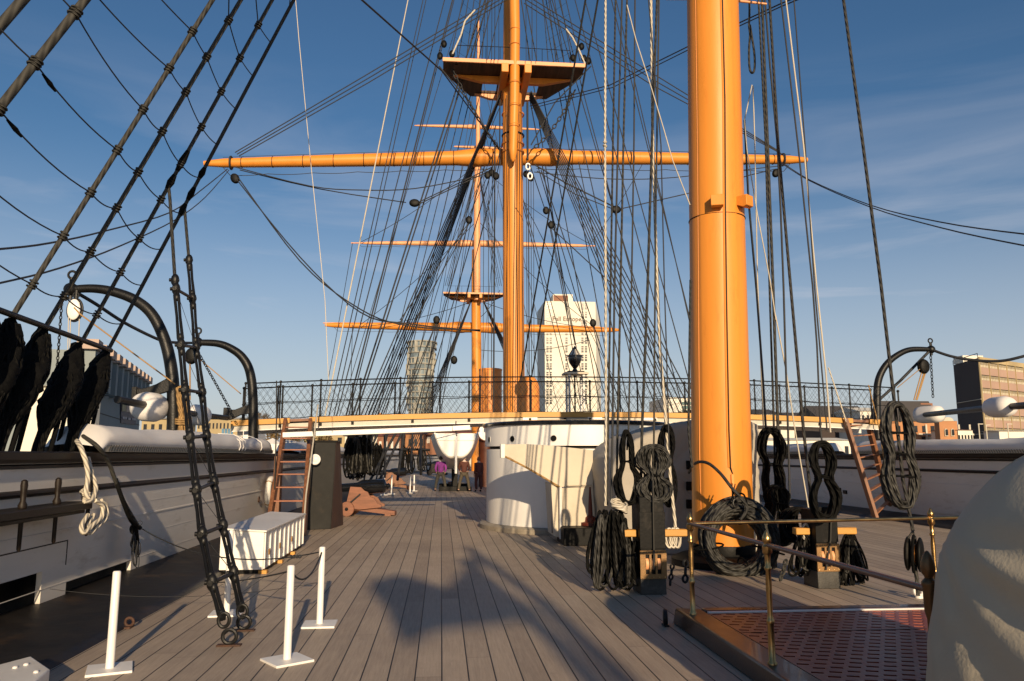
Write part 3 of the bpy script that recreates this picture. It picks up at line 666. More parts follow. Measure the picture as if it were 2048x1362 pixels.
fall('dark rope almost touching the right side of the big mast',[(1489,240),(1497,400),(1513,580),(1526,760),(1533,880)],4.6,TARF,Y0=13.9,Y1=12.9)
fall('upper dark rope right of the big mast, leftmost of the bundle',[(1517,0),(1531,280),(1539,570),(1548,860),(1552,1010)],4.4,TAR,Y0=13.9,Y1=12.9)
fall('thick green-grey rope in the bundle right of the mast',[(1524,0),(1535,280),(1546,570),(1556,860),(1560,1085)],6.2,TARG,Y0=13.9,Y1=12.9)
fall('dark rope in the middle of the right-hand bundle',[(1530,0),(1540,130),(1554,280),(1561,412),(1567,570),(1571,714),(1576,860),(1580,1000)],4.4,TARF,Y0=13.9,Y1=12.9)
fall('thick rope crossing the bundle towards the right coil',[(1539,0),(1556,285),(1581,570),(1607,860),(1623,1005)],6,TAR,Y0=12.6,Y1=11.4)
fall('dark rope left of the white one on the right side',[(1562,0),(1596,290),(1625,570),(1634,692),(1641,860),(1645,892)],4,TARF,Y0=12.6,Y1=11.4)
fall('white rope on the right side, crossing the dark one',[(1572,0),(1607,290),(1633,570),(1652,747),(1661,865)],3.6,HEMP,Y0=12.6,Y1=11.4)
fall('thin dark rope right of the white one',[(1588,0),(1610,290),(1629,570),(1654,860)],3,TARF,Y0=12.6,Y1=11.4)
fall('single thick dark rope standing alone at the right',[(1687,0),(1726,290),(1762,570),(1795,860),(1806,960),(1826,1062)],7,TAR,Y0=10.2,Y1=9.4)
fall('thin tan rope just right of the big mast',[(1506,172),(1510,300),(1515,560),(1527,860),(1530,985)],2.6,HEMP,ext=False,Y0=13.9,Y1=12.9)
fall('thin tan rope slanting down from the strop to the mast',[(1504,170),(1489,240),(1494,300),(1515,430),(1540,560),(1552,640)],2.4,HEMP,ext=False,Y0=13.9,Y1=12.9)
fall('thin tan rope slanting right in front of the bridge',[(1551,630),(1572,740),(1590,860),(1618,1022)],2.8,HEMP,ext=False,Y0=13.9,Y1=12.9)
fall('pale rope slanting inside the left group of falls',[(1254,10),(1272,80),(1304,180),(1328,260),(1345,320),(1380,410)],2.4,HEMP,ext=False)
# rope strop with loop, beside the mast head
c=[P(x,y,13.6) for x,y in ((1498,-60),(1499,20),(1498,50),(1500,70),(1498,100),(1499,135),(1504,146),(1509,138),(1509,110),(1504,75),(1500,50))]
MB().tube(smooth_pts(c,4),.022,8).build('rope_strop',TAR,ang=80,label='short black rope strop with a loop hanging right of the mast at the top',cat='strop')
# faint pale line, far left
line('very thin pale halyard high against the sky on the left','rope',None,[(588,-40,16),(598,80,16),(622,330,16),(650,600,16),(657,760,16)],1.5,CANVAS,'halyard')
# ================================================================ mizzen stays to the main mast foot
line('long dark stay slanting from the foreground mast to the main mast foot, left one','stay','stays',[(1430,-1516,12.6),(1046,735,39)],0,None,'stay')if 0 else None
MT=P(1438,-1560,12.4)
for lab,x,y in (('long dark stay slanting down to the main mast foot, the left one of the pair',1040,765),('long dark stay slanting down to the main mast foot, the right one of the pair',1062,760)):
    e=P(x,y,36)
    # bow the tops apart as in the photograph
    mid0=MT+V((.0 if x==1040 else .34,0,0))
    rope('stay',lab,'stay','stays from the foreground mast to the main mast foot',[mid0,e],.034,TAR,8)
# ================================================================ main mast standing rigging
def fan(base_name,label,cat,group,tops,bots,r,m=TARF,n=5,sgg=0.0):
    out=[]
    for (a,b_) in zip(tops,bots):
        out.append((a,b_)); rope(base_name,label,cat,group,[a,b_] if not sgg else sag(a,b_,sgg,8),r,m,n)
    return out
tp=P(1003,182,42.6); ts=P(1062,182,42.6)
def hull(s,Y,z=1.85): return V((XC+s*(hw(Y)+.32),Y,z))
PS=[(tp+V((0,.12*i,0)),hull(-1,39.6+i*1.9)) for i in range(8)]
SS=[(ts+V((0,.12*i,0)),hull(1,37.6+i*1.05)) for i in range(8)]
fan('shroud','thick dark lower shroud on the left side of the main mast','shroud','main mast lower shrouds, left side',[a for a,_ in PS],[b for _,b in PS],.034,TARF)
fan('shroud','thick dark lower shroud on the right side of the main mast','shroud','main mast lower shrouds, right side',[a for a,_ in SS],[b for _,b in SS],.032,TARF)
def rat(SH,label,group,k0,k1,n_,r=.012):
    for i in range(n_):
        z=k0+(k1-k0)*i/n_; pts=[]
        for a,b_ in SH:
            t_=(a.z-z)/(a.z-b_.z); pts.append(a.lerp(b_,t_))
        full=[]
        for a,b_ in zip(pts,pts[1:]): full+=sag(a,b_,.03,3)[:-1]
        full.append(pts[-1]); rope('ratline',label,'ratline',group,full,r,TARF,4)
rat(PS,'thin ratline across the left lower shrouds of the main mast','ratlines of the left main shrouds',3.0,12.0,14,.007)
rat(SS,'thin ratline across the right lower shrouds of the main mast','ratlines of the right main shrouds',3.0,18,20,.008)
# topmast shrouds above the top, both sides
for s,xa,xb in ((-1,900,1012),(1,1160,1036)):
    SH=[(P(xb+s*4*i,-420,42.8+.1*i),P(xa+s*-16*i,122,41.4+.5*i)) for i in range(5)]
    fan('topmast_shroud','thin topmast shroud rising from the %s end of the fighting top'%('left' if s<0 else 'right'),'shroud','topmast shrouds, %s'%('left' if s<0 else 'right'),[a for a,_ in SH],[b for _,b in SH],.026)
    for i in range(14):
        z0=SH[0][1].z+.8+i*.75; pts=[]
        for a,b_ in SH: t_=(a.z-z0)/(a.z-b_.z); pts.append(a.lerp(b_,t_))
        rope('ratline','thin ratline between the %s topmast shrouds'%('left' if s<0 else 'right'),'ratline','topmast ratlines, %s'%('left' if s<0 else 'right'),pts,.009,TARF,4)
    # black blocks and pale tackle standing on the corners of the top
    for q,(bx,by) in enumerate(((888,88),(880,112),(904,108),(913,122)) if s<0 else ((1163,93),(1146,116),(1168,117),(1177,122))):
        c=P(bx,by,41.1); MB().ball(c,(.17,.12,.23),12,8).build('block',BLACK,label='small black block on the %s corner of the fighting top'%('left' if s<0 else 'right'),cat='block',group='blocks on the fighting top, %s'%('left' if s<0 else 'right'))
    pp=((905,108),(922,70),(930,42),(950,20)) if s<0 else ((1170,128),(1158,100),(1145,75),(1132,58))
    rope('tackle','pale rope tackle standing on the %s corner of the fighting top'%('left' if s<0 else 'right'),'tackle',None,[P(x,y,41) for x,y in pp],.05,HEMP,6)
    # futtock shrouds / lower catharpins
    rope('futtock_shroud','dark rope running from the %s corner of the top in to the mast'%('left' if s<0 else 'right'),'rope',None,[P(878 if s<0 else 1182,132,41.2),P(940 if s<0 else 1110,205,42),P(990 if s<0 else 1062,290,42.1)],.035,TARF,6)
# backstays: (x at y=0, x,y low, Y top, Y low, width px)
BS=[(816,0,648,842,44,36,2.6,HEMP,'pale backstay furthest left, bright against the sky'),(846,0,656,840,44,36,1.9,TARF,None),(852,0,666,840,44,36.4,1.9,TARF,None),(889,0,671,840,44,36.8,2.2,TARF,None),(905,0,690,840,44,37,3.0,TARF,None),(908,0,695,840,44,37.5,2.2,TARF,None),(928,0,676,842,44,38,1.4,TARG,None),
 (950,60,702,842,43.5,38.6,3.4,TARF,None),(958,60,708,842,43.5,38.9,3.0,TARF,None),(962,0,752,842,44,47,1.9,TARF,None),(975,0,768,842,44,48,1.9,TARF,None),(985,0,790,842,44,49,2.2,TARF,None),(990,60,806,842,44,50,1.7,TARF,None),(992,250,826,842,44,52,2.2,TARF,None),(995,300,838,842,44,54,2.2,TARF,None),(998,330,868,842,44,60,1.6,TARF,None)]
for a in BS:
    ext=(a[0]+(a[0]-a[2])*.35*0.9,a[1]-(a[3]-a[1])*.3,a[4]) if a[1]<=60 else None
    q=[(a[0],a[1],a[4]),(a[2],a[3],a[5])]
    if ext: q=[ext]+q
    line(a[8] or 'thin dark backstay slanting down to the left rail behind the bridge','backstay',None if a[8] else 'backstays to the left rail',q,a[6],a[7],'backstay')
BR_=[(1085,0,1236,842,44,44),(1092,0,1262,842,44,43),(1100,0,1290,842,44,42),(1118,0,1340,842,44,40),(1122,60,1352,842,44,40),(1150,0,1372,842,44,38.5),(1170,0,1400,842,44,38),(1228,20,1430,842,44,37.4),(1062,60,1205,842,44,52),(1060,200,1180,842,44,56),(1075,330,1225,842,44,50),(1082,340,1252,842,44,47),(1060,120,1165,835,44,60),(1262,130,1392,700,42,38)]
for a in BR_:
    s=(a[0]-a[2])/(a[3]-a[1]); q=[(a[0]+s*260,a[1]-260,a[4]),(a[0],a[1],a[4]),(a[2],a[3],a[5])]
    if a[1]>150: q=q[1:]
    line('thin dark backstay slanting down to the right behind the falls','backstay','backstays to the right rail',q,2.1,TARF,'backstay')
# lines running down the front of the main mast
for x,y0,y1,w in ((1013,190,820,1.6),(1019,330,820,1.4),(1033,190,825,2.0),(1038,190,825,1.5),(1043,200,825,1.4),(1053,320,830,1.6),(1057,330,830,2.4),(1062,340,830,1.4),(1067,350,830,1.3),(985,320,800,1.8),(990,280,830,3.4),(978,340,830,1.4),(968,350,830,1.3),(1000,200,330,3),(1055,205,320,5),(1064,0,120,1.8),(1052,0,120,1.5),(990,0,120,1.8),(984,0,120,1.6),(975,0,120,1.5),(998,0,120,1.3),(1073,0,120,1.3)):
    line('thin dark halyard running straight down by the main mast','halyard','halyards beside the main mast',[(x,y0,41.6),(x+(2 if x>1010 else -3)*(y1-y0)/600,y1,40.5)],w,TARF,'halyard',5)
# lifts: three close lines each side from the yardarm to above the frame
for s,(x0,y0),(x1,y1),lab in ((-1,(470,306),(1005,-12),'left'),(1,(1556,302),(1052,-10),'right')):
    for k in range(3):
        line('dark lift line slanting from the %s yardarm up past the fighting top'%lab,'lift','lift lines on the %s'%lab,[(x0+4*k,y0-1+5*k*.7,43.5),((x0+x1)/2,(y0+y1)/2+ (9*k if s<0 else 12*k),42.5),(x1+(12*k if s<0 else -2*k),y1+ (1*k if s<0 else 8*k),41.6)],2.3,TARF,'lift',5)
line('thick dark stay coming down from the upper left to the main mast','stay',None,[(700,-26,22),(724,0,24),(884,142,33),(960,245,40),(1000,300,42)],3.4,TARF,'stay')
line('dark double rope rising to the right behind the falls','brace','braces rising to the right',[(1060,212,42.4),(1220,170,36),(1376,93,30),(1560,8,24),(1700,-50,20)],2.6,TARF,'brace')
line('dark double rope rising to the right behind the falls','brace','braces rising to the right',[(1062,217,42.4),(1225,175,36),(1376,100,30),(1560,14,24),(1700,-44,20)],2.2,TARF,'brace')
# chain slung from the top to the yard
def chain(a,b_,s,lnk,r,name,label,m=IRON,parent=None,nmax=80):
    pts=sag(a,b_,s,40); L_=[0]
    for p,q in zip(pts,pts[1:]): L_.append(L_[-1]+(q-p).length)
    n_=min(nmax,max(3,int(L_[-1]/lnk))); mb=MB()
    for i in range(n_):
        d=L_[-1]*(i+.5)/n_; j=max(k for k in range(len(L_)) if L_[k]<=d); j=min(j,len(pts)-2); t_=(d-L_[j])/(L_[j+1]-L_[j]+1e-9)
        p=pts[j].lerp(pts[j+1],t_); dr=(pts[j+1]-pts[j]).normalized(); R=dr.to_track_quat('X','Z').to_matrix()@RX(math.pi/2*(i%2))
        mb.ring(p,lnk*.62,r,R,5,10,1,.55)
    return mb.build(name,m,parent,ang=80,label=label,cat='chain' if label else None)
chain(P(1062,300,41.9),P(1150,180,42.6),.5,.28,.035,'chain','thin sling chain from the main yard up to the fighting top',TARG)
chain(P(1000,300,42),P(905,140,41.6),.3,.28,.03,'chain','sling chain on the left from the main yard to the top',TARF)
# braces and loose lines below the main yard
def block(c,r,label,m=BLACK,R=None,group=None):
    t=thing('block',c,label,'block',group); Rm=R or Matrix.Identity(3)
    for s in (-1,1): MB().ball(V(c)+Rm@V((0,s*r*.32,0)),(r*.78,r*.22,r),16,10,Rm).build('cheek',m,t,ang=80)
    MB().lathe([(r*.55,-r*.12),(r*.62,-r*.1),(r*.5,0),(r*.62,r*.1),(r*.55,r*.12)],c,Rm@RX(math.pi/2),16).build('sheave',BRASSD,t)
    MB().ring(V(c),r*.98,r*.10,Rm@RX(math.pi/2),6,20,.8,1.05).build('strap',TARP,t)
    return t
D=[((470,352),(760,640),43,30,26,'brace'),((474,350),(780,628),43,30,24,'brace')]
for i,(x0,y0,x1,y1,s) in enumerate(((468,352,860,640,1.6),(474,352,905,655,1.9))):
    pts=[P(x0,y0,43.2),P(600,520+ (8 if i else 0)-6,40),P(720,618-(0 if i else -6),37),P(820,648+4*i,36),P(960,662-2*i,38)]
    rope('brace','thin dark brace sagging from the left yardarm block down to the right','brace','braces sagging from the left yardarm',smooth_pts(pts,5),.035,TARF,5)
block(P(470,357,43.2),.28,'black block hanging under the left end of the main yard',R=RY(-.5))
block(P(1552,346,43),.26,'black block hanging under the right end of the main yard',R=RY(.5))
line('dark brace sagging away to the left edge, upper one','brace','braces to the left edge',[(455,338,43.5),(400,382,38),(340,425,32),(210,462,24),(100,486,19),(0,498,16),(-120,504,13),(-1500,560,5)],3.4,TARF,'brace',sm=4)
line('dark brace sagging away to the left edge, lower one','brace','braces to the left edge',[(458,340,43.5),(410,395,38),(350,440,32),(240,492,24),(120,536,19),(0,566,16),(-120,590,13),(-1500,760,5)],3.0,TARF,'brace',sm=4)
line('dark brace running from the right yardarm to the right edge, upper one','brace','braces to the right edge',[(1560,322,43.5),(1620,360,38),(1740,410,30),(1880,444,23),(2048,468,18),(2200,480,15),(3300,500,6)],2.8,TARF,'brace',sm=4)
line('dark brace running from the right yardarm to the right edge, lower one','brace','braces to the right edge',[(1562,326,43.5),(1620,362,38),(1740,414,30),(1880,455,23),(2048,491,18),(2200,515,15),(3300,600,6)],2.8,TARF,'brace',sm=4)
line('thin dark line sagging below the left half of the main yard','rope',None,[(470,334,43.2),(620,372,42),(720,380,41.5),(830,377,41.5),(960,352,42)],2.2,TARF,sm=4)
line('thin dark line from the left yardarm to the block in mid air','rope',None,[(480,340,43.2),(640,378,42),(812,405,41)],2.2,TARF,sm=3)
block(P(829,406,41),.26,'black block hanging in mid air left of the main mast',R=RY(math.pi/2))
for i in (0,1): line('dark line from the mid-air block up to the mast','rope','lines from the left mid-air block',[(838,404+4*i,41),(985,334+5*i,42)],2.4,TARF)
line('thin dark line from the mast to the right mid-air block','rope',None,[(1070,330,42),(1130,365,41.5),(1225,412,41)],3,TARF)
line('second thin dark line from the mast to the right mid-air block','rope',None,[(1074,342,42),(1150,388,41.5),(1226,418,41)],2,TARF)
block(P(1232,419,41),.26,'black block in mid air right of the main mast',R=RY(math.pi/2))
line('thin dark line from the right mid-air block to the right','rope',None,[(1240,418,41),(1380,386,40),(1500,350,41),(1552,338,43)],2.2,TARF)
line('thin line sagging under the right half of the main yard','rope',None,[(1068,344,42),(1200,357,41.5),(1320,357,41.5),(1450,344,42),(1575,330,43)],1.9,TARF,sm=4)
for q,(x,y) in enumerate(((873,640),(1092,421),(1102,450),(938,440),(1186,646),(908,720),(992,352),(975,350))):
    block(P(x,y,40),.2,['round dark block beside the far yard on the left','small block right of the main mast, upper of two','small block right of the main mast, lower of two','block hanging near the fore topmast','small block in front of the white tower','small block left of the fore mast low down','small block under the main yard close left of the mast','small block under the main yard left of the mast, outer one'][q])
for x,y in ((1056,333),(1060,352)):
    c=P(x,y,41.4); MB().ring(c,.16,.045,RX(math.pi/2),6,16,.75,1.1).build('thimble',CLEANW,label='white thimble eye hanging by the main mast, %s one'%('upper' if y<340 else 'lower'),cat='thimble')
for x,y in ((1062,356),(1052,348),(983,345)): block(P(x,y,41.8),.19,{1062:'black block behind the lower white thimble',1052:'black block behind the upper white thimble',983:'black block under the yard left of the mast, inner one'}[x])
for a in ((873,645,790,842),(873,645,800,842),(873,645,836,842),(1102,455,1215,560),(1102,455,1232,575),(1100,456,1136,640),(1102,456,1150,690),(938,445,800,640),(938,448,830,640),(1186,652,1230,842),(1092,425,1060,330)):
    line('thin dark line led from one of the small blocks','rope','thin lines led from small blocks',[(a[0],a[1],40),(a[2],a[3],38)],2,TARF,n=5)
# fore mast rigging
for s,x0,Ys in ((-1,946,80),(1,962,80)):
    SH=[(P(x0,592,86),hull(s,80+i*1.3,2.2)) for i in range(6)]
    lab='left' if s<0 else 'right'
    fan('shroud','thin shroud of the far fore mast on the %s side'%lab,'shroud','fore mast shrouds, %s side'%lab,[a for a,_ in SH],[b for _,b in SH],.05)
    for i in range(12):
        z=3+i*1.2; rope('ratline','tiny ratline across the %s fore mast shrouds'%lab,'ratline','fore mast ratlines, %s'%lab,[a.lerp(b_,(a.z-z)/(a.z-b_.z)) for a,b_ in SH],.014,TARF,3)
    T2=[(P(955,330,85),P(890+4*i if s<0 else 1003-4*i,572,84+.3*i)) for i in range(4)]
    fan('topmast_shroud','thin upper shroud of the far fore mast, %s'%lab,'shroud','fore topmast shrouds, %s'%lab,[a for a,_ in T2],[b for _,b in T2],.03)
    for i in range(10):
        z=T2[0][1].z+1+i*1.2; rope('ratline','tiny ratline on the %s fore topmast shrouds'%lab,'ratline','fore topmast ratlines, %s'%lab,[a.lerp(b_,(a.z-z)/(a.z-b_.z)) for a,b_ in T2],.012,TARF,3)
    for x2,y2,xt,yt_ in ((880,842,954,300),(862,842,955,200),(846,842,956,120)) if s<0 else ((1060,842,956,300),(1100,842,956,200),(1122,842,957,120),(1080,842,955,330)):
        line('thin far backstay of the fore mast on the %s'%lab,'backstay','fore mast backstays, %s'%lab,[(xt,yt_,85),(x2,y2,78)],1.3,TARF,'backstay',4)
for a in ((955,440,720,650),(955,440,1190,655),(952,330,720,485),(956,330,1180,488),(952,600,700,655),(956,600,1210,658),(950,640,1000,580),(960,700,1180,680),(1180,488,1300,300),(705,486,640,842),(705,650,700,842)):
    line('thin line between the yards of the far fore mast','rope','thin lines of the fore mast',[(a[0],a[1],86),(a[2],a[3],86)],1.2,TARF,n=4,sg=.6)
for i in range(12):
    x0=1000+random.uniform(-8,8)*5; x1=random.choice((-1,1))*random.uniform(60,300)+1025
    line('thin dark rope crossing the rigging of the main mast','rope','thin ropes crossing the main rigging',[(x0,random.uniform(190,350),43),(x1,842,random.uniform(40,60))],random.uniform(1.2,2.2),TARF,n=4)
# ================================================================ hanging chain ladder
t=thing('chain_ladder',PZ(470,1290),'black twin-strand link ladder running from a shroud down to deck ring bolts','ladder')
fa,fb=PZ(458,1292),PZ(487,1262)
ea=shroud_pt(SB['d'],395); eb=shroud_pt(SB['e'],425)
PA=[(340,400),(350,560),(352,578),(362,690),(370,780),(380,875),(393,980),(404,1068),(424,1165),(446,1238)]
PB=[(370,428),(378,520),(385,597),(392,695),(404,785),(413,872),(428,965),(446,1052),(467,1146),(484,1222)]
def strand(PP,e,f):
    out=[]
    n_=len(PP)
    for i,(x,y) in enumerate(PP):
        k=(y-PP[0][1])/(PP[-1][1]-PP[0][1]); Y=e.y+(f.y-e.y)*k; out.append(P(x,y,Y))
    return out
for nm,PP,e,f in (('a',PA,ea,fa),('b',PB,eb,fb)):
    pts=strand(PP,e,f); 
    mb=MB(); fine=smooth_pts(pts,4)
    mb.tube([shroud_pt(SB['d'],372) if nm=='a' else shroud_pt(SB['e'],412)]+fine[:6],.022,8); mb.build('pendant',TAR,t,ang=80)
    # twin bars between shackles with knuckles
    for i in range(1,len(pts)-1):
        a,b_=pts[i],pts[i+1]; mb=MB(); s=V((.024,0,0))
        for q in (-1,1): mb.tube([a,a.lerp(b_,.12)+s*q,a.lerp(b_,.5)+s*q*.8,a.lerp(b_,.88)+s*q,b_],[.026,.020,.018,.021,.026],7)
        mb.ball(a,(.055,.046,.085),10,6); mb.ball(a.lerp(b_,.16),(.038,.032,.05),8,6); mb.ball(a.lerp(b_,.86),(.036,.03,.045),8,6); mb.tube([a-V((.07,0,0)),a+V((.05,0,0))],.024,8)
        mb.build('link',IRON,t,ang=80)
    last=pts[-1]; top_=last; d=(f-last)
    MB().ring(last.lerp(f,.12)+V((0,0,.02)),.055,.017,RX(math.pi/2)@RY(.0),8,22,.9,1.15).build('shackle',IRON,t)
SA,SBb=strand(PA,ea,fa),strand(PB,eb,fb)
for i in range(2,9):
    a,b_=SA[i],SBb[i]; d=(b_-a).normalized(); MB().tube([a-d*.05,b_+d*.05],.021,9).tube([a-d*.05-d*.012,a-d*.05],.028,9).build('rung',IRON,t)
mb=MB(); 
for i in range(2,8): mb.tube([SA[i],SBb[i+1]],.004,4)
mb.build('stay_cord',TARF,t)
for nm,f in (('ring_bolt',fa),('ring_bolt',fb)):
    r_=thing(nm,f,'rusty ring bolt in the deck at the foot of the link ladder, %s one'%('nearer' if f is fa else 'farther'),'ring bolt')
    MB().box(f+V((0,0,.008)),(.22,.07,.016)).build('base_plate',RUST,r_,bevel=.004)
    MB().ring(f+V((0,0,.085)),.062,.018,RX(math.pi/2)@RZ(0),8,24).build('ring',IRON,r_)
for pxx,pyy,lab in ((258,1256,'small rusty eye bolt at the edge of the waterway'),):
    p=PZ(pxx,pyy); r_=thing('eye_bolt',p,lab,'eye bolt'); MB().box(p+V((0,0,.01)),(.06,.12,.02)).build('base_plate',RUST,r_,bevel=.004); MB().ring(p+V((0,0,.06)),.04,.015,RX(math.pi/2)@RZ(.3),8,18).build('ring',RUST,r_)
p=PZ(1331,1252); r_=thing('eye_bolt',p,'black iron eye bolt standing in the deck right of the patch of light','eye bolt'); MB().box(p+V((0,0,.01)),(.05,.12,.02)).build('base_plate',IRON,r_,bevel=.004); MB().ring(p+V((0,0,.085)),.065,.024,RY(math.pi/2)@RX(.25),8,20,1,1).build('ring',IRON,r_)
# ================================================================ white rope barrier stanchions
def stanchion(px_,py_,ph,label,rot=0,hh=.85,group='white wooden barrier posts in the left foreground'):
    p=PZ(px_,py_); t=thing('barrier_post',p,label,'post',group)
    h=EYE.z-(ph-910)/(py_-910)*EYE.z
    MB().lathe([(.0,.012),(.034,.012),(.032,h-.012),(.026,h-.002),(.0,h)],p,RX(-.012)@RZ(rot),16).build('shaft',CLEANW,t,ang=40)
    MB().box(p+V((0,0,.007)),(.34,.34,.022),RZ(rot)).build('base',CLEANW,t,bevel=.003)
    return p,h
s1=stanchion(219,1340,1146,'nearest white barrier post, standing alone at the left',.35)
s2=stanchion(574,1322,1134,'white barrier post in the middle, its square base turned to a corner',.62)
s3=stanchion(639,1250,1096,'farther white barrier post with two ropes tied to its top',.02)
s4=stanchion(453,1228,1062,'white barrier post partly hidden behind the link ladder',.1)
for i,(x,y,ty) in enumerate(((820,986,952),(828,982,950),(768,990,953),(783,988,950))):
    stanchion(x,y,ty,'distant white barrier post %s'%['beside the fore gun walkway, left of the pair','beside the walkway, right of the pair','at the breech of the near gun, left one','at the breech of the near gun, right one'][i],0,group='distant white barrier posts')
def topof(s,dz=-.05): return s[0]+V((0,0,s[1]+dz))
cl=PX(285,1058,-4.25)
bar='barrier ropes'
rope('barrier_rope','thin black rope from the bulwark bundle to the farther white post','rope',bar,sag(cl,topof(s3),.22,16),.008,TARF,6)
rope('barrier_rope','thin black rope sagging between the two white posts','rope',bar,sag(topof(s2),topof(s3),.16,12),.009,TARF,6)
rope('barrier_rope','thin black rope from the middle post back to the locker','rope',bar,sag(PZ(432,1165,.12),topof(s2),.02,8),.008,TARF,6)
c=topof(s3)+V((-.27,.02,-.05)); mb=MB(); 
for k in range(4): mb.ring(c+V((.03*k-.05,0,0)),.013,.009,RY(1.3+.3*k)@RX(.5*k),5,10)
mb.tube([c,c+V((-.07,0,-.03)),c+V((-.09,0,-.05))],.007,5); mb.build('knot',TARF,label='tangled knot on the thin black rope beside the farther post',cat='knot')
rope('thin_line','long thin dark line low across the left deck','rope',None,sag(PX(100,1178,-4.2),PZ(640,1164,.3),.12,16),.003,TARF,5)
# pale hawser on the last pin
PP=[(152,884),(168,902),(176,930),(180,960),(186,985),(176,1000),(196,1000),(182,990)]
hy=lambda x,y,X=-4.12:PX(x,y,X)
t=thing('pale_hawser',PX(180,1000,-4.2),'twisted pale rope hanging from the rail and wound round a belaying pin','rope')
MB().tube(smooth_pts([PX(154,882,-4.5),PX(162,896,-4.33),PX(172,925,-4.24),(PX(176,955,-4.2)),PX(172,985,-4.16),PX(180,1003,-4.12)],5),.028,10,lay=5).build('strand',HEMP,t,ang=80)
MB().tube(smooth_pts([PX(176,915,-4.3),PX(183,945,-4.22),PX(192,975,-4.14),PX(184,1000,-4.10),PX(168,1003,-4.14)],5),.026,10,lay=5).build('strand',HEMP,t,ang=80)
pc=V((-4.27,PY3,1.25))
for k in range(3): MB().ring(pc+V((0,0,-.02+.035*k)),.065+.01*k,.024,RX(.35*(-1)**k)@RY(.2),8,20).build('turn',HEMP,t,ang=80)
for dx,dy0,dy1,ww in ((0,0,60,0),(12,2,48,1)):
    MB().tube(smooth_pts([PX(190+dx,1001,-4.08),PX(205+dx*.6,1012,-4.05),PX(203+dx*.8,1035,-4.03),PX(188+dx,1048,-4.04),PX(168+dx,1066,-4.06),PX(163+dx,1052,-4.1),PX(176+dx,1030,-4.12)],5),.026,10,lay=5).build('bight',HEMP,t,ang=80)
# black strap and lashing bundle
rope('tarred_strap','thick black rope from the rail down to the lashing on the bulwark','rope',None,smooth_pts([PX(166,872,-4.6),PX(195,893,-4.3),PX(217,925,-4.3),PX(232,965,-4.26),PX(250,1008,-4.25),PX(276,1052,-4.22)],5),.026,TARG,8)
rope('tarred_strap','black doubled rope lower half of the strap','rope',None,smooth_pts([PX(231,958,-4.27),PX(245,1000,-4.2),PX(262,1040,-4.18),PX(280,1056,-4.2)],5),.03,TARP,8)
c=PX(272,1060,-4.22); t=thing('lashing_bundle',c,'bundle of thin black cord hanging on the left bulwark','rope bundle')
block(PX(268,1058,-4.26),.07,'small black block at the top of the cord bundle on the bulwark')
for k in range(9):
    x=266+random.uniform(-4,10); w=random.uniform(4,14); yb=random.uniform(1100,1135)
    MB().tube(smooth_pts([PX(270,1058,-4.2),PX(x-w/2,1085,-4.18-.01*k),PX(x-w/3,yb-8,-4.18),PX(x+w*.4,yb,-4.16),PX(x+w*.6,yb-20,-4.15),PX(x+2,1080,-4.18),PX(274,1060,-4.2)],4),.0065,5).build('cord',TARF,t,ang=80)
MB().tube([PX(270,1055,-4.2),PX(271,1085,-4.2),PX(272,1108,-4.2)],[.035,.045,.02],8,pf=lambda a,i:1+.3*math.sin(a*5)).build('core',TARP,t)
MB().ring(PX(280,1046,-4.15),.03,.005,RX(1.4),5,14).build('loop',TARF,t)
MB().ring(PX(518,999,XL+.05),.07,.013,RY(math.pi/2),8,20).build('ring',RUST,label='rusty iron ring on the bulwark beside the lifebuoy',cat='ring')
# ================================================================ white locker
la,lb,lc=PZ(430,1150,.02),PZ(525,1145,.02),PZ(602,1092,.02); x0,x1,y0,y1,h=la.x,lb.x,lb.y,lc.y,P(525,1062,lb.y).z
t=thing('locker',(x0/2+x1/2,11.5,0),'long white wooden deck locker with slatted side','locker')
mb=MB().hexa([V((x0,y0,.06)),V((x1,y0,.06)),V((x1,y1,.06)),V((x0,y1,.06)),V((x0,y0,h+.02)),V((x1,y0,h-.02)),V((x1,y1,h-.02)),V((x0,y1,h+.02))]); mb.build('body',CLEANW,t,bevel=.006)
MB().hexa([V((x0-.01,y0-.03,h+.022)),V((x1+.04,y0-.03,h-.018)),V((x1+.04,y1+.02,h-.018)),V((x0-.01,y1+.02,h+.022)),V((x0-.01,y0-.03,h+.05)),V((x1+.04,y0-.03,h+.01)),V((x1+.04,y1+.02,h+.01)),V((x0-.01,y1+.02,h+.05))]).build('lid',WHITE,t,bevel=.006)
for k in range(10):
    Y=y0+.03+k*(y1-y0-.12)/9; MB().box((x1+.011,Y+.03,.33),(.02,.06,.52)).build('batten',CLEANW,t,bevel=.003)
for z in (.2,.42): MB().box2((x0+.004,y0-.004,z-.003),(x1-.01,y0+.01,z+.003)).build('board_edge',WHITE,t,smooth=False)
for Y in (12.4,13.2,14.2):
    MB().box((x1+.045,Y,.3),(.02,.06,.09)).build('hasp',BRASSD,t,bevel=.004)
MB().box2((x0+.02,y0+.02,.0),(x1-.02,y1-.02,.06)).build('plinth',BLACK,t)
for Y in (y0+.05,y0+1.2,y0+2.3): MB().box((x1-.0,Y,.025),(.12,.12,.05)).build('foot',YEL,t)
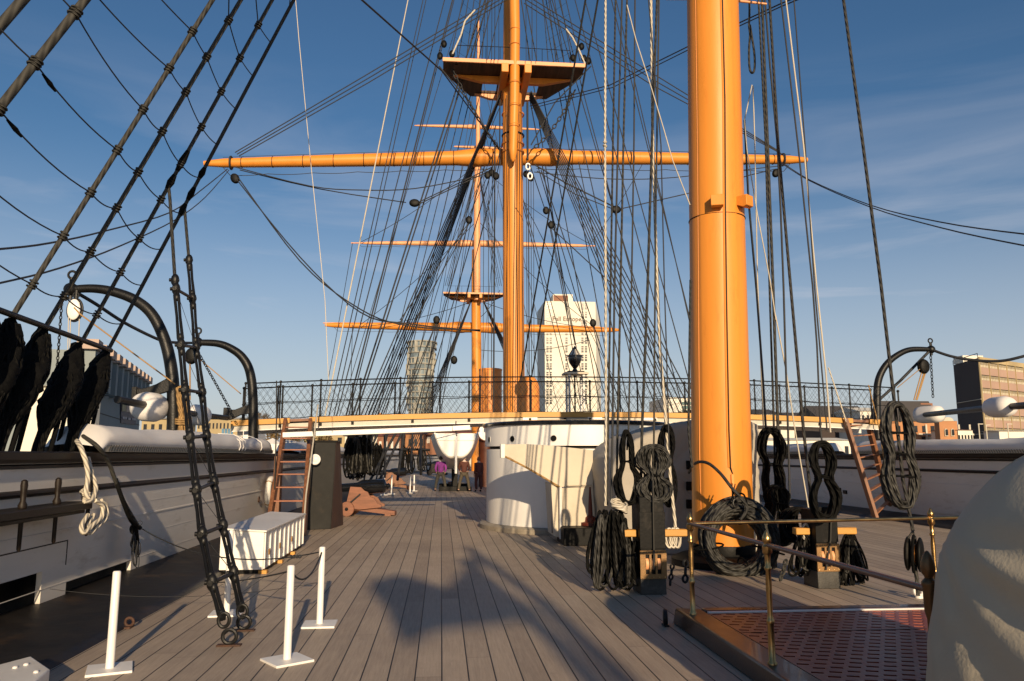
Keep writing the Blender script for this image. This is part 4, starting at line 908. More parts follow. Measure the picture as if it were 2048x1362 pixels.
# ================================================================ brass railing and grating
NEWEL=mat('dark_bronze',(.15,.085,.04),.4,metal=.8,var=.3,vs=6)
def rail_post(p,hh,label,zb=.15,s=1.0,fat=False):
    t=thing('rail_post',(p[0],p[1],zb),label,'railing post','posts of the brass rail')
    r=.025*s
    sh=MB().lathe([(r*1.5,0),(r*1.5,.02),(r*1.05,.03),(r*1.0,.30),(r*1.25,.31),(r*1.25,.33),(r*1.0,.34),(r*.8,.38),(r*.9,.5),(r*.95,.62),(r*.72,.70),(r*1.15,.715),(r*1.15,.73),(r*.8,.74),(r*.9,hh-.21),(r*1.1,hh-.20)],(p[0],p[1],zb),n=20).build('shaft',BRASS,t,ang=50)
    z0=zb+hh-.20
    MB().lathe([(r*1.15,0),(r*1.5,.01),(r*1.5,.06),(r*1.0,.07),(r*.95,.085),(r*1.35,.095),(r*1.4,.125),(r*1.0,.145),(r*.7,.16),(r*.35,.178),(.001,.185)],(p[0],p[1],z0),n=20).build('finial',BRASS,sh,ang=50)
    return t
RZ_=1.05
C1=PZ(1386,1229,.15); C2=PZ(1545,1330,.15); C3=P(1862,1037,C1.y+.45); C4=V((C2.x+.0,P(1858,1180,4).y,0)); C4=V((C2.x,PX(1857,1150,C2.x).y,0)); print('posts',C1,C2,C3,pix((C4.x,C4.y,1.05)))
rail_post(C1,1.03,'brass rail post at the far corner of the grating, left of the big coil')
rail_post(C2,1.03,'brass rail post in the middle of the grating side, nearest the viewer')
rail_post(C3,1.03,'brass rail post at the far right end of the straight rail')
t=thing('rail_post',C4,'dark acorn-topped brass newel post beside the canvas cover','railing post','posts of the brass rail')
MB().lathe([(.04,0),(.04,.1),(.022,.12),(.022,.80),(.032,.84),(.034,.96),(.038,.975),(.038,.99),(.020,1.01),(.022,1.02),(.034,1.035),(.037,1.06),(.034,1.09),(.024,1.12),(.010,1.145),(.001,1.15)],(C4.x,C4.y,.15-.05),n=24).build('shaft',NEWEL,t,ang=50)
def hr(a,b_,label,r,m): rope('handrail',label,'handrail','handrails of the brass railing',[V((a.x,a.y,RZ_)),V((b_.x,b_.y,RZ_))],r,m,14)
MB().tube([V((C1.x,C1.y,RZ_)),V((C3.x,C3.y,RZ_)),V((6.6,8.6,RZ_))],.0185,14).build('handrail',BRASS,ang=60,label='straight bright brass handrail running right from the corner post',cat='handrail')
MB().tube([V((C1.x,C1.y,RZ_)),V((C2.x,C2.y,RZ_)),V((C4.x,C4.y,RZ_))],.0185,14).build('handrail',mat('bronze_rail',(.20,.125,.095),.36,metal=.7,var=.2,vs=5,bump=.05),ang=60,label='brown bronze handrail slanting towards the canvas cover',cat='handrail')
# coaming and grating
t=thing('hatch_grating',(4,6,0),'low hatch with dark wooden coaming and red-brown slotted cover plates','hatch')
COAM=mat('varnished_coaming',(.035,.014,.008),.30,var=.4,vs=3,coat=.15,bump=.08)
def cbox(a,b_): return MB().box2(a,b_)
CL=C2.x-.09; YE=PZ(1640,1212,.15).y; print('hatch',CL,YE)
MB().hexa([V((CL-.03,2.0,0)),V((CL+.28,2.0,0)),V((CL+.28,YE,0)),V((CL-.03,YE,0)),V((CL,2.0,.16)),V((CL+.28,2.0,.145)),V((CL+.28,YE,.145)),V((CL,YE,.16))]).build('coaming',COAM,t,bevel=.02)
cbox((CL+.282,YE-.16,0),(6.2,YE,.155)).build('coaming',COAM,t,bevel=.015)
MB().box2((CL+.29,YE-.21,.12),(6.2,YE-.165,.15)).build('edge_strip',WHITE,t)
# slotted plates as real geometry: bars with diamond openings staggered
mb=MB(); X0_,X1_,Y0_,Y1_=CL+.285,6.2,2.0,YE-.212; nx=24; dx=(X1_-X0_)/nx; dyy=.118; ny=int((Y1_-Y0_)/dyy); dyy=(Y1_-Y0_)/ny; zt_,zb_=.138,.105
vs=[];fs=[]
def cell(x,y):
    cx_,cy_=x+dx/2,y+dyy/2; a,b_=dx*.35,dyy*.27
    o=[(x,y),(x+dx,y),(x+dx,y+dyy),(x,y+dyy)]; i_=[(cx_-a,cy_-b_*.15),(cx_+a*.75,cy_-b_),(cx_+a,cy_+b_*.15),(cx_-a*.75,cy_+b_)]
    k=len(vs)
    for q in o: vs.append((q[0],q[1],zt_))
    for q in i_: vs.append((q[0],q[1],zt_-.001))
    for q in i_: vs.append((q[0],q[1],zb_))
    for j in range(4):
        j2=(j+1)%4; fs.append((k+j,k+j2,k+4+j2,k+4+j)); fs.append((k+4+j,k+4+j2,k+8+j2,k+8+j))
for j in range(ny):
    off=(j%2)*.5
    for i in range(nx):
        x=X0_+i*dx+ (dx*.5 if j%2 else 0)
        if x+dx>X1_+1e-6: continue
        cell(x,Y0_+j*dyy)
    if j%2:
        y=Y0_+j*dyy; k=len(vs); vs+=[(X0_,y,zt_),(X0_+dx/2,y,zt_),(X0_+dx/2,y+dyy,zt_),(X0_,y+dyy,zt_)]; fs.append((k,k+1,k+2,k+3))
mb.add(vs,fs).build('slotted_plate',GRATE,t,smooth=False)
mb=MB(); 
for Y in (3.9,5.6,7.2): mb.box2((X0_,Y-.004,zt_-.002),(X1_,Y+.004,zt_+.002))
mb.build('plate_seam',BLACK,t,smooth=False)
cbox((CL+.29,2.0,.02),(6.2,YE-.22,.03)).build('hatch_floor',BLACK,t)
# ================================================================ canvas covers
def canvas_block(name,label,poly,Yf,Yb,m,seed,parts=(),wr=.02,rnd=.16,lean=None,taper=.9,Yx=None,Yz=None,shear=0):
    """closed outline in photo pixels at depth Yf, carried back to Yb, with rounded edges and wrinkles"""
    pts=[V((P(x,y,Yx or Yf).x,Yf,P(x,y,Yz or Yf).z)) for x,y in poly]; c=sum(pts,V((0,0,0)))/len(pts); dense=[]
    n_=len(pts)
    for i in range(n_):
        a,b_=pts[i],pts[(i+1)%n_]; k=max(1,int((b_-a).length/.045))
        for j in range(k): dense.append(a.lerp(b_,j/k))
    N_=len(dense); rings=[(0,.0,.86),(.0,-.03,.93),(.02,-.02,.97),(.06,.0,.99)]; 
    depth=Yb-Yf; prof=[]
    for q in range(5): 
        a=q/4*math.pi/2; prof.append((rnd*(1-math.sin(a))*0+rnd*(1-math.cos(a))*0,0))
    rows=[]
    steps=[(0,-rnd)]+[(rnd*(1-math.cos(a)),-rnd*(1-math.sin(a))) for a in [math.pi/2*k/4 for k in range(1,5)]]
    for dy,dr in steps: rows.append((dy,dr))
    for k in range(1,9): rows.append((rnd+(depth-2*rnd)*k/8,0))
    for a in [math.pi/2*k/4 for k in range(1,5)]: rows.append((depth-rnd+rnd*math.sin(a),-rnd*(1-math.cos(a))))
    vs=[]
    def wob(p): 
        q=V((p.x*2.2,p.y*1.3,p.z*2.6+seed)); return wr*(noise.noise(q)*1.2+.5*noise.noise(q*2.7)+.25*noise.noise(q*7))
    # front face: concentric rings for wrinkles
    inner=[0,.08,.2,.35,.5,.65,.8,.92]
    def shrink(p,dr):
        d=V((c.x,p.y,c.z))-p; L_=d.length; return p+d.normalized()*(-dr) if L_>1e-6 else p
    for f in inner[1:]:
        for p in dense:
            q=V((c.x,p.y,c.z)).lerp(p,f); e=shrink(p,-rnd); q=V((c.x,p.y,c.z)).lerp(e,f); q=q+V((0,-wob(q)*1.6,0)); vs.append(q)
    for dy,dr in rows:
        for p in dense:
            q=shrink(p,dr)+V((0,dy,0)); w=wob(q); d=(q-V((c.x,q.y,c.z))).normalized(); zf=1 if q.z>.05 else 0
            tp=1-(1-taper)*max(0,dy/depth); q=V((c.x,q.y,c.z)).lerp(q,tp); d=d; q=q+V((shear*max(0,dy/depth),0,0))
            vs.append(q+d*w+V((0,-w*.6,0)))
    R_=len(vs)//N_; fs=[]
    for r_ in range(R_-1):
        for k in range(N_): fs.append((r_*N_+k,r_*N_+(k+1)%N_,(r_+1)*N_+(k+1)%N_,(r_+1)*N_+k))
    fs.append(tuple(range(N_))[::-1]); fs.append(tuple((R_-1)*N_+k for k in range(N_)))
    for i,v in enumerate(vs):
        if v.z<.012: vs[i]=V((v.x,v.y,.012))
    t=thing(name,(c.x,Yf,0),label,'canvas cover')
    MB().add(vs,fs).build('canvas',m,t,ang=75)
    return t
dome=thing('canvas_cover',(3.2,2.5,0),'big pale canvas cover filling the lower right corner','canvas cover')
prof=[(.7,.01),(.7,1.2),(.85,1.62),(1.2,1.88),(1.9,1.98),(2.5,1.93),(2.95,1.90),(3.35,1.82),(3.62,1.71),(3.82,1.52),(3.93,1.28),(3.975,.9),(3.99,.4),(4.0,.01)]
dn=smooth_pts([V((0,a,b)) for a,b in prof],9); XD0,XD1=2.31,4.6; nR=26; vs=[]; w_=len(dn); CC=V((0,2.3,.85))
def wr_(q,hf):
    a=.045*noise.noise(V((q.y*.9+q.z*1.2,q.z*2.2-q.y*.7,3.1)))+.018*noise.noise(V((q.y*2.6+q.z*3.1,q.z*3.6-q.y*2,7.7)))+.004*noise.noise(V((q.y*8,q.z*10,2)))
    f=abs(math.sin((q.z*1.25+q.y*.9)*4.2+1.6*noise.noise(V((q.y,q.z,2)))))**.6
    th=math.atan2(q.z-1.40,max(.02,3.85-q.y)); dd=math.hypot(q.z-1.40,3.85-q.y); fr=0
    for ti,am,wd in ((.12,.7,.10),(-.22,1.0,.13),(-.62,.8,.13),(-1.02,.9,.10),(-1.28,.7,.07),(-1.45,.5,.05)): fr+=am*math.exp(-((th-ti+.06*math.sin(dd*3))/wd)**2)
    return a*.6+.006*f*hf+.048*fr*min(1,dd/.55)
def xl_(q): return XD0+.15*max(0,(q.z-.25)/1.6)**1.8+.15*max(0,4.0-q.y)
rows=[]
for t_ in (.12,.22,.32,.42,.52,.61,.70,.78,.86,.93):   # inner rings of the port side cloth
    for p in dn:
        q=CC.lerp(V((0,p.y-.34*min(1,max(0,(p.y-2.9)/1.0)),p.z-.34*min(1,max(0,(p.z-.4)/1.0)))),t_*1.0); q=V((xl_(q),q.y,q.z)); w=wr_(q,.6); vs.append(q+V((-w,0,w*.3)))
n_in=10
for j_ in range(nR+1):
    k=j_/nR; a=min(1,k/.4)*math.pi/2; ins=.34*(1-math.sin(a)); dx_=.42*(1-math.cos(a))+(max(0,k-.4)/.6)*(XD1-XD0-.42)
    for p in dn:
        hfac=min(1,max(0,(p.z-.4)/1.0)); endf=min(1,max(0,(p.y-2.9)/1.0))
        q=V((0,p.y-ins*endf,p.z-ins*hfac)); q.x=xl_(q)+dx_
        rise=min(1,max(0,(q.x-3.05)/.5)); rise=rise*rise*(3-2*rise); q.z+=.42*rise*hfac  # unseen crown raised so its shadow reaches the bitts
        w=wr_(q,.5+.5*hfac)*(1 if k<.5 else .6); vs.append(q+V((-w*(1-hfac*.5),w*.3*endf,w*.8*hfac)))
NR=n_in+nR+1
fs=[(r_*w_+k,r_*w_+k+1,(r_+1)*w_+k+1,(r_+1)*w_+k) for r_ in range(NR-1) for k in range(w_-1)]
fs.append(tuple(range(w_)))
MB().add(vs,fs).build('canvas',CANVASG,dome,ang=80)
def ondome(fr,off=.012): return [V(vs[r_*w_+k])+V((-off,0,off*.4)) for r_,k in fr]
MB().tube(ondome([(17,k) for k in range(int(w_*.22),int(w_*.93))],.0),.005,6).build('seam',CANVASG,dome,ang=80)
cv=canvas_block('canvas_cover','large angular grey canvas cover behind the foreground mast',[(1205,1108),(1186,1060),(1176,1000),(1170,948),(1176,916),(1196,892),(1228,868),(1290,848),(1345,838),(1392,838),(1420,850),(1425,1110)],13.9,16.9,CANVASD,9.4,wr=.045,rnd=.10,taper=1.0,Yx=16.6,Yz=14.6)
for k,(xx) in enumerate((1378,)):
    for yy in (930,972,1008): MB().box(P(xx,yy,13.85),(.10,.05,.16)).build('strap_patch',BLACK,cv,bevel=.01)
# canvas screen on the tower
t=thing('canvas_screen',P(1120,980,15.8),'pale canvas screen with a slanting lower edge in front of the white tower','canvas screen')
out=[(1006,889),(1050,888),(1100,891),(1150,896),(1186,900),(1186,1066),(1122,1072),(1118,974),(1060,938),(1020,914),(1008,914)]
for (poly,nm,yd) in (([(1006,889),(1050,888),(1100,891),(1186,900),(1186,974),(1119,974),(1060,940),(1018,914),(1007,913)],'flap',15.8),([(1122,976),(1186,974),(1192,1068),(1130,1078)],'side_cloth',15.83)):
    pts=[P(x,y,yd) for x,y in poly]; dn=[]
    MB().prism(pts,(0,.03,0)).build(nm,CANVAS,t,smooth=False,bevel=.006)
MB().prism([P(x,y,15.83) for x,y in ((1102,966),(1122,976),(1130,1078),(1108,1072))],(0,.9,0)).build('side_cloth',CANVAS,t,smooth=False)
MB().tube([P(1121,974,15.74),P(1122,1078,15.74)],.03,8).build('post',WHITE,t)
MB().tube(smooth_pts([P(1010,913,15.78),P(1060,939,15.78),P(1119,974,15.78)],3),.022,6).build('bolt_rope',TAN,t)
MB().tube([P(1104,965,16),P(1105,1066,16)],.016,6).build('lacing',TARF,t)
MB().box(P(1005,902,15.85),(.09,.2,.28)).build('bracket',WHITE,t,bevel=.01)
MB().tube([P(1130,972,15.76),P(1183,970,15.76)],.012,6).build('batten',CANVASG,t)
# red pedestal and black box
c=PZ(1150,1092); t=thing('deck_pedestal',c,'red conical pedestal on a black box beside the grey canvas cover','pedestal')
MB().box2((c.x-.22,c.y,0),(c.x+.5,c.y+.9,.34)).build('box',BLACK,t,bevel=.015)
q=P(1166,1060,c.y+.4)
MB().lathe([(.20,.345),(.20,.40),(.12,.42),(.11,.50),(.06,.54),(.03,1.3),(.001,1.31)],(PZ(1172,1080).x,c.y+.55,0),n=24).build('cone',mat('shaded_red_paint',(.11,.018,.009),.5,var=.2),t)  # red darkened to hold the shade the cone stands in
# ================================================================ conning tower
TC=V((3.40,19.55,0)); TR=2.28
t=thing('conning_tower',TC,'round white armoured tower with portholes and black top rim under the bridge','tower')
zt_=P(1100,848,TC.y-TR).z; zs_=P(1100,892,TC.y-TR).z
MB().lathe([(TR-.02,.14),(TR-.02,zs_-.06)],TC,n=72).build('lower_wall',CLEANW,t)
MB().lathe([(TR-.10,zs_-.06),(TR-.10,zs_+.01)],TC,n=72).build('sight_slot',BLACK,t)
MB().lathe([(TR+.02,zs_+.01),(TR+.02,zt_)],TC,n=72).build('upper_ring',CLEANW,t)
MB().lathe([(TR+.08,zt_+.002),(TR+.09,zt_+.06),(TR+.06,zt_+.09),(TR-.3,zt_+.12)],TC,n=72).build('top_rim',GUN,t)
MB().lathe([(TR+.16,.0),(TR+.16,.10),(TR+.10,.13),(TR-.01,.135)],TC,n=72).build('foot_ring',mat('worn_stone_paint',(.30,.26,.20),.6,var=.3,vs=3,stain=((.1,.08,.06),.6,4)),t)
for xx in (984,1030,1106):
    q=P(xx,877,TC.y-TR+.3); dx_=max(-.97,min(.97,(q.x-TC.x)/TR)); a=math.asin(dx_); 
    o=TC+V((math.sin(a)*(TR+.02),-math.cos(a)*(TR+.02),q.z)); R=RZ(a)@RX(math.pi/2)
    MB().lathe([(.078,-.01),(.088,.006),(.075,.008),(.06,-.06)],o,R,20).build('porthole',WHITE,t); MB().lathe([(.068,-.05),(.068,.0095)],o,R,20).build('glass',BLACK,COL.objects[-1])
# ================================================================ bitts around the foreground mast
PLATE=mat('shaded_brass_plate',(.24,.13,.045),.5,metal=.3,var=.25,vs=6)  # duller brass, the shade on the plates put into the colour
def bitts(pxl,pxr,yb,ytop,label,barl,barr,ybar,ypl0,ypl1):
    p0,p1=PZ(pxl,yb),PZ(pxr,yb); Y=p0.y; x0,x1=p0.x,p1.x; k=mpp(Y); h=P(0,ytop,Y).z
    t=thing('bitts',((x0+x1)/2,Y,0),label,'bitts')
    zc=lambda y:P(1400,y,Y).z
    MB().box2((x0,Y,0),(x1,Y+.42,zc(ypl1)-.002)).build('foot_post',mat('worn_black_paint_'+str(pxl),(.04,.038,.034),.4,var=.4,vs=4,stain=((.13,.12,.10),.7,5)),t,bevel=.008)
    MB().box2((x0+.005,Y+.01,zc(ypl1)),(x1-.005,Y+.42,h)).build('post',BLACK,t,bevel=.012)
    MB().box2((x0+.0,Y-.012,zc(ypl0)+.02),(x1-.0,Y+.008,zc(ypl0)+.48)).build('face_plate',BLACK,t,bevel=.004)
    # brass sheave plate with three real slots
    a,b_=zc(ypl1),zc(ypl0); mb=MB(); w=x1-x0; sl=.15*w
    xs=[x0+w*q for q in (.27,.5,.73)]; zlo,zhi=a+.17*(b_-a),a+.87*(b_-a)
    edges=[x0-.004]; 
    for x in xs: edges+= [x-sl/2,x+sl/2]
    edges.append(x1+.004)
    for i in range(0,8,2): mb.box2((edges[i],Y-.022,zlo),(edges[i+1],Y+.004,zhi))
    mb.box2((x0-.004,Y-.022,a),(x1+.004,Y+.004,zlo-.0005)); mb.box2((x0-.004,Y-.022,zhi+.0005),(x1+.004,Y+.004,b_))
    spl=mb.build('sheave_plate',PLATE,t,smooth=False)
    for x in xs: MB().lathe([(zhi/2-zlo/2-.03,-.018),(zhi/2-zlo/2-.03,.018)],(x,Y+.07,(zlo+zhi)/2),RY(math.pi/2),20).build('sheave',PINKY,spl)
    mb=MB()
    for x in [x0+.02+(w-.04)*q/4 for q in range(5)]:
        for z in (a+.02,b_-.02): mb.lathe([(.007,0),(.007,.004),(.003,.006)],(x,Y-.022,z),RX(math.pi/2),8)
    mb.build('rivets',BRASS,spl)
    bl,br_=P(barl,ybar,Y+.2),P(barr,ybar,Y+.2)
    MB().box2((bl.x,Y+.13,bl.z-.045),(x0-.001,Y+.26,bl.z+.045)).build('cross_bar',YEL,t,bevel=.012)
    MB().box2((x1+.001,Y+.13,bl.z-.045),(br_.x,Y+.26,bl.z+.045)).build('cross_bar',YEL,t,bevel=.012)
    return t,Y
bt1,YB1=bitts(1282,1335,1190,1000,'left black mooring bitts with brass sheave plate and ochre cross bar',1241,1372,1066,1100,1156)
bt2,YB2=bitts(1637,1684,1178,1030,'right black mooring bitts with brass sheave plate behind the handrail',1588,1709,1062,1090,1146)
# ropes entering the sheaves
for lab,pp in (('thin brown rope running down the face of the left bitts',[(1306,960),(1307,1060),(1308,1110),(1308,1140)]),('rope running down the face of the right bitts',[(1662,1040),(1661,1080),(1656,1110),(1652,1140)])):
    line(lab,'rope',None,[(x,y,(YB1 if x<1400 else YB2)-.05) for x,y in pp],3.4,TARG)
# pale turns on the cross bar and lashing on the left heap
t=thing('rope_turns',P(1348,1072,YB1+.1),'pale rope turns hanging on the ochre bar right of the left bitts','rope')
for xx in (1338,1346,1354): 
    MB().ring(P(xx,1076,YB1+.2),.105,.020,RX(math.pi/2)@RY(.1)@RX(.0),8,24,.42,1.15).build('turn',HEMP,t,ang=80)
t=thing('rope_turns',P(1630,1072,YB2+.1),'pale rope turns on the bar left of the right bitts, behind the handrail','rope')
for xx in (1612,1632,1640): MB().ring(P(xx,1064,YB2+.2),.10,.02,RX(math.pi/2)@RY(.1),8,24,.5,1.0).build('turn',HEMP,t,ang=80)
t=thing('rope_turns',P(1238,1012,YB1),'pale rope lashing on top of the left black coil heap','rope')
for k in range(5): MB().ring(P(1238,1006+k*3.2,YB1+.1),.105,.016,RX(.5-.15*k)@RY(.18+.06*k),8,26,1,.8).build('turn',HEMP,t,ang=80)
# ================================================================ coils
def coil(label,cx,cy,H,W,Y,shape,n_,r=.016,m=COILM,thick=.12,ties=(),seed=0,base=.0,smin=.55,group='black rope coils hung round the foreground mast'):
    rnd=random.Random(seed); k=mpp(Y); c=P(cx,cy,Y); t=thing('rope_coil',c,label,'rope coil',group)
    h=H*k/2; w=W*k/2
    for i in range(n_):
        s=smin+(1-smin)*(i/(max(1,n_-1))) if n_>1 else 1; s*=rnd.uniform(.93,1.05); hh=h*(1-rnd.uniform(0,.10)-(.05*(1-s))); dz=-rnd.uniform(-.3,1)*.04*h; oy=rnd.uniform(-thick,thick); ph=rnd.uniform(0,6); pts=[]
        M_=44
        for j in range(M_):
            a=2*math.pi*j/M_; v=math.cos(a)
            x=math.copysign(abs(math.sin(a))**.75,math.sin(a))*w*shape(v)*s
            x+=w*.05*math.sin(3*a+ph)+ (base*w*v)
            pts.append(c+V((x,oy+.03*math.sin(2*a+ph),v*hh+dz+.0)))
        MB().tube(pts,r*rnd.uniform(.9,1.1),7,closed=True,lay=6).build('turn',m,t,ang=80)
    for v in ties:
        ww=w*shape(v)*1.08; MB().tube([c+V((ww*math.cos(q),thick*1.25*math.sin(q),v*h+.012*math.sin(2*q))) for q in [2*math.pi*j/18 for j in range(18)]],.013,6,closed=True).build('tie',TARP,t,ang=80)
    return t
eight=lambda wp,v0,wu,wl:(lambda v:(wu if v>v0 else wl)*(1-(1-wp/(wu if v>v0 else wl))*math.exp(-((v-v0)/.28)**2)))
coil('slim black coil hanging highest left of the bitts',1254,935,150,62,YB1+.2,eight(.38,.1,.5,1.0),13,.016,COILM,.06,(.15,),1)
coil('black coil bunched in two lobes directly above the left bitts',1307,945,116,86,YB1+.1,eight(.34,-.08,.95,1.0),22,.0155,COILG,.07,(-.08,),2,smin=.12)
coil('thin black coil close behind the twisted white rope',1334,930,160,36,YB1+.5,eight(.5,.1,1,1),7,.016,COILM,.06,(.1,-.35),3)
coil('tall black coil directly right of the big mast',1545,928,148,62,12.8,eight(.5,-.0,1,.8),13,.019,COILM,.1,(0,),5)
coil('lower black coil hanging behind the round coil right of the mast',1556,1030,120,70,12.6,eight(.6,.4,1,1),18,.019,COILM,.12,(.4,),15,smin=.2)
coil('figure-eight black coil above the right bitts',1645,960,160,64,YB2-.2,eight(.42,.08,.95,1.05),12,.020,COILM,.07,(.1,.05),6)
coil('large figure-eight black coil hanging alone at the far right',1798,907,222,84,9.5,eight(.60,.02,.90,1.0),12,.022,COILG,.05,(.38,.0,-.42),7)
coil('small heap of dark rope behind the right bitts',1600,1050,70,90,YB2+1.1,lambda v:1,14,.02,COILM,.2,(),19,smin=.2)
def heap(label,x0,x1,yt,yb,Y,n_,spread=0,r=.017,seed=0,m=COILM,wmin=10,wmax=34,group=None):
    rnd=random.Random(seed); t=thing('rope_coil',P((x0+x1)/2,(yt+yb)/2,Y),label,'rope coil','black rope coils hung round the foreground mast' if Y<15 else 'dark rope heaps on the left side amidships')
    for i in range(n_):
        u=rnd.random(); xc=x0+(x1-x0)*u; w=rnd.uniform(wmin,wmax)/2; top=yt+rnd.uniform(0,.22)*(yb-yt)+abs(u-.5)*14; bot=yb-rnd.uniform(0,.38)**1.3*(yb-yt); yo=rnd.uniform(-.17,.17); sk=(u-.5)*2*spread+rnd.uniform(-5,5); ph=rnd.uniform(0,6)
        pts=[]
        for j in range(34):
            a=2*math.pi*j/34; v=(1-math.cos(a))/2; x=xc+sk*v+w*math.sin(a)*(.45+.65*v)+1.6*math.sin(2*a+ph); y=top+(bot-top)*v
            pts.append(P(x,y,Y+yo+.03*math.sin(a+ph)))
        MB().tube(pts,r*rnd.uniform(.85,1.15),7,closed=True).build('bight',m if rnd.random()<.75 else COILG,t,ang=80)
    return t
heap('big tangled black heap of rope hanging left of the left bitts',1190,1250,1016,1180,YB1+.2,34,12,.018,4)
heap('black rope bights under the ochre bar between the heap and the left bitts',1248,1278,1078,1172,YB1+.3,11,2,.018,14,wmin=8,wmax=20)
heap('skirt of black rope spreading on deck right of the right bitts',1690,1706,1060,1178,YB2+.3,30,30,.016,8,wmin=8,wmax=22)
heap('dark heap of rope left of the right bitts',1592,1626,1060,1155,YB2+.35,14,8,.018,9)
# big round coil leaning on the mast
t=thing('round_coil',P(1478,1080,11.6),'big round coil of thick grey-black rope leaning against the orange mast','rope coil')
rnd=random.Random(5)
for i in range(20):
    k=i/19; R_=(45+36*k)*mpp(11.55); c=P(1474+5*k,1083-5*k,11.75-.28*math.sin(k*3.1)-rnd.uniform(0,.10)); ph=rnd.uniform(0,6)
    pts=[c+V((R_*math.cos(a)*(1+.02*math.sin(3*a+ph)),.05*math.sin(a+ph)+R_*.10*math.sin(a),R_*math.sin(a)*(1+.025*math.sin(2*a+ph)))) for a in [2*math.pi*j/56 for j in range(56)]]
    MB().tube(pts,.027,9,closed=True,lay=5).build('turn',COILG,t,ang=80)
for a in (1.45,3.3,4.9,6.0):
    c=P(1476,1082,11.6); d=V((math.cos(a),0,math.sin(a))); q=c+d*(64*mpp(11.6)); s=d*.23
    MB().tube([q+s*math.cos(b_)+V((0,.26*math.sin(b_),0)) for b_ in [2*math.pi*j/16 for j in range(16)]],.014,6,closed=True).build('tie',TARP,t,ang=80)
rope('hose','black rope looping from the canvas cover to the top of the round coil','rope',None,smooth_pts([P(1378,945,13.4),P(1392,926,12.4),P(1415,926,11.8),P(1440,946,11.5),P(1463,975,11.35),P(1485,1000,11.3),P(1494,1018,11.3),P(1480,1040,11.25)],5),.024,TAR,10)
t=thing('lashing',P(1465,990,11.4),'dark lashing and shackle tying the round coil to the mast','lashing')
for k in range(6): MB().tube([P(1462+random.uniform(-9,9),974+random.uniform(-8,4),11.42),P(1467+random.uniform(-3,3),990,11.35),P(1468+random.uniform(-8,10),1000+random.uniform(-4,14),11.4)],.008,5).build('cord',TARP,t)
MB().ring(P(1471,1006,11.35),.05,.014,RX(1.5),7,16,.7,1.1).build('shackle',IRON,t)
# chains by the bitts
chain(P(1345,1128,YB1+.6),P(1340,1170,YB1+.4),.0,.07,.014,'chain','short chain hanging right of the left bitts')
chain(P(1372,1120,YB1+.6),P(1370,1165,YB1+.4),.0,.09,.018,'chain','short heavy chain by the brass post')
chain(P(1572,1120,YB2+.1),P(1560,1160,YB2),.02,.07,.015,'chain','bright worn chain between round coil and right bitts',TARG)
# tackle block at the right
block(P(1828,1108,9.35),.21,'large black wooden block on a rope at the right, above the grating edge',R=RY(.06)@RZ(.9))
for s in (-1,1): line('rope strop around the large right-hand block','strop','strop of the right-hand block',[(1826,1062,9.35),(1822+s*10,1085,9.35),(1827+s*12,1110,9.3)],4,TARG,sm=3)
line('short rope below the large block down to the deck','rope',None,[(1829,1128,9.35),(1834,1160,9.3),(1836,1192,9.28)],8,TARG)
t=thing('deck_eye',PZ(1838,1196),'white painted deck eye below the large block','eye'); MB().ring(PZ(1838,1196)+V((0,0,.08)),.055,.02,RX(1.4),8,18).build('ring',WHITE,t); MB().lathe([(.05,0),(.045,.03),(.02,.05)],PZ(1838,1196),n=14).build('base',WHITE,t)
# ================================================================ bridge
YBR=21.2
t=thing('bridge',(XC,YBR,2.7),'long narrow footbridge crossing the ship with netted railings and an ochre edge','bridge')
def zc(x):   # cambered underside
    u=(x-XC)/8.9; return P(465,843,YBR).z+.22*(1-u*u)
xl,xr=P(463,840,YBR).x,P(1772,845,YBR).x
xs=[xl+(xr-xl)*i/36 for i in range(37)]
def strip(mb,y0,y1,z0,z1,skip=None):
    for a,b_ in zip(xs,xs[1:]):
        if skip and skip((a+b_)/2): continue
        mb.hexa([V((a,y0,zc(a)+z0)),V((b_,y0,zc(b_)+z0)),V((b_,y1,zc(b_)+z0)),V((a,y1,zc(a)+z0)),V((a,y0,zc(a)+z1)),V((b_,y0,zc(b_)+z1)),V((b_,y1,zc(b_)+z1)),V((a,y1,zc(a)+z1))])
    return mb
gap=lambda x:(P(572,840,YBR).x<x<P(622,840,YBR).x) or (P(1690,840,YBR).x<x<P(1732,840,YBR).x)
segs=[[]]
for a_,b2_ in zip(xs,xs[1:]):
    if gap((a_+b2_)/2): 
        if segs[-1]: segs.append([])
    else: segs[-1].append((a_,b2_))
for sg_ in segs:
    mb=MB()
    for a_,b2_ in sg_:
        mb.hexa([V((a_,YBR-.06,zc(a_)-.06)),V((b2_,YBR-.06,zc(b2_)-.06)),V((b2_,YBR,zc(b2_)-.06)),V((a_,YBR,zc(a_)-.06)),V((a_,YBR-.06,zc(a_)+.075)),V((b2_,YBR-.06,zc(b2_)+.075)),V((b2_,YBR,zc(b2_)+.075)),V((a_,YBR,zc(a_)+.075))])
    if sg_: mb.build('ochre_edge',YEL,t,smooth=False)
strip(MB(),YBR+.01,YBR+1.45,-.02,.05).build('walkway',WOOD,t,smooth=False)
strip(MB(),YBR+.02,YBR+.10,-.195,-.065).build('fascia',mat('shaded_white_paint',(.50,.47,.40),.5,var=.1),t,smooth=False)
strip(MB(),YBR-.02,YBR+.02,-.215,-.197).build('fascia_lip',CLEANW,t,smooth=False)
strip(MB(),YBR+1.35,YBR+1.43,-.26,-.03).build('fascia',WHITE,t,smooth=False)
for pxx in (560,641,705,825,938,1060,1130,1180,1310,1430,1560,1640,1700):
    x=P(pxx,850,YBR).x; MB().box((x,YBR-.02,zc(x)-.12),(.07,.03,.07)).build('bracket',BLACK,t)
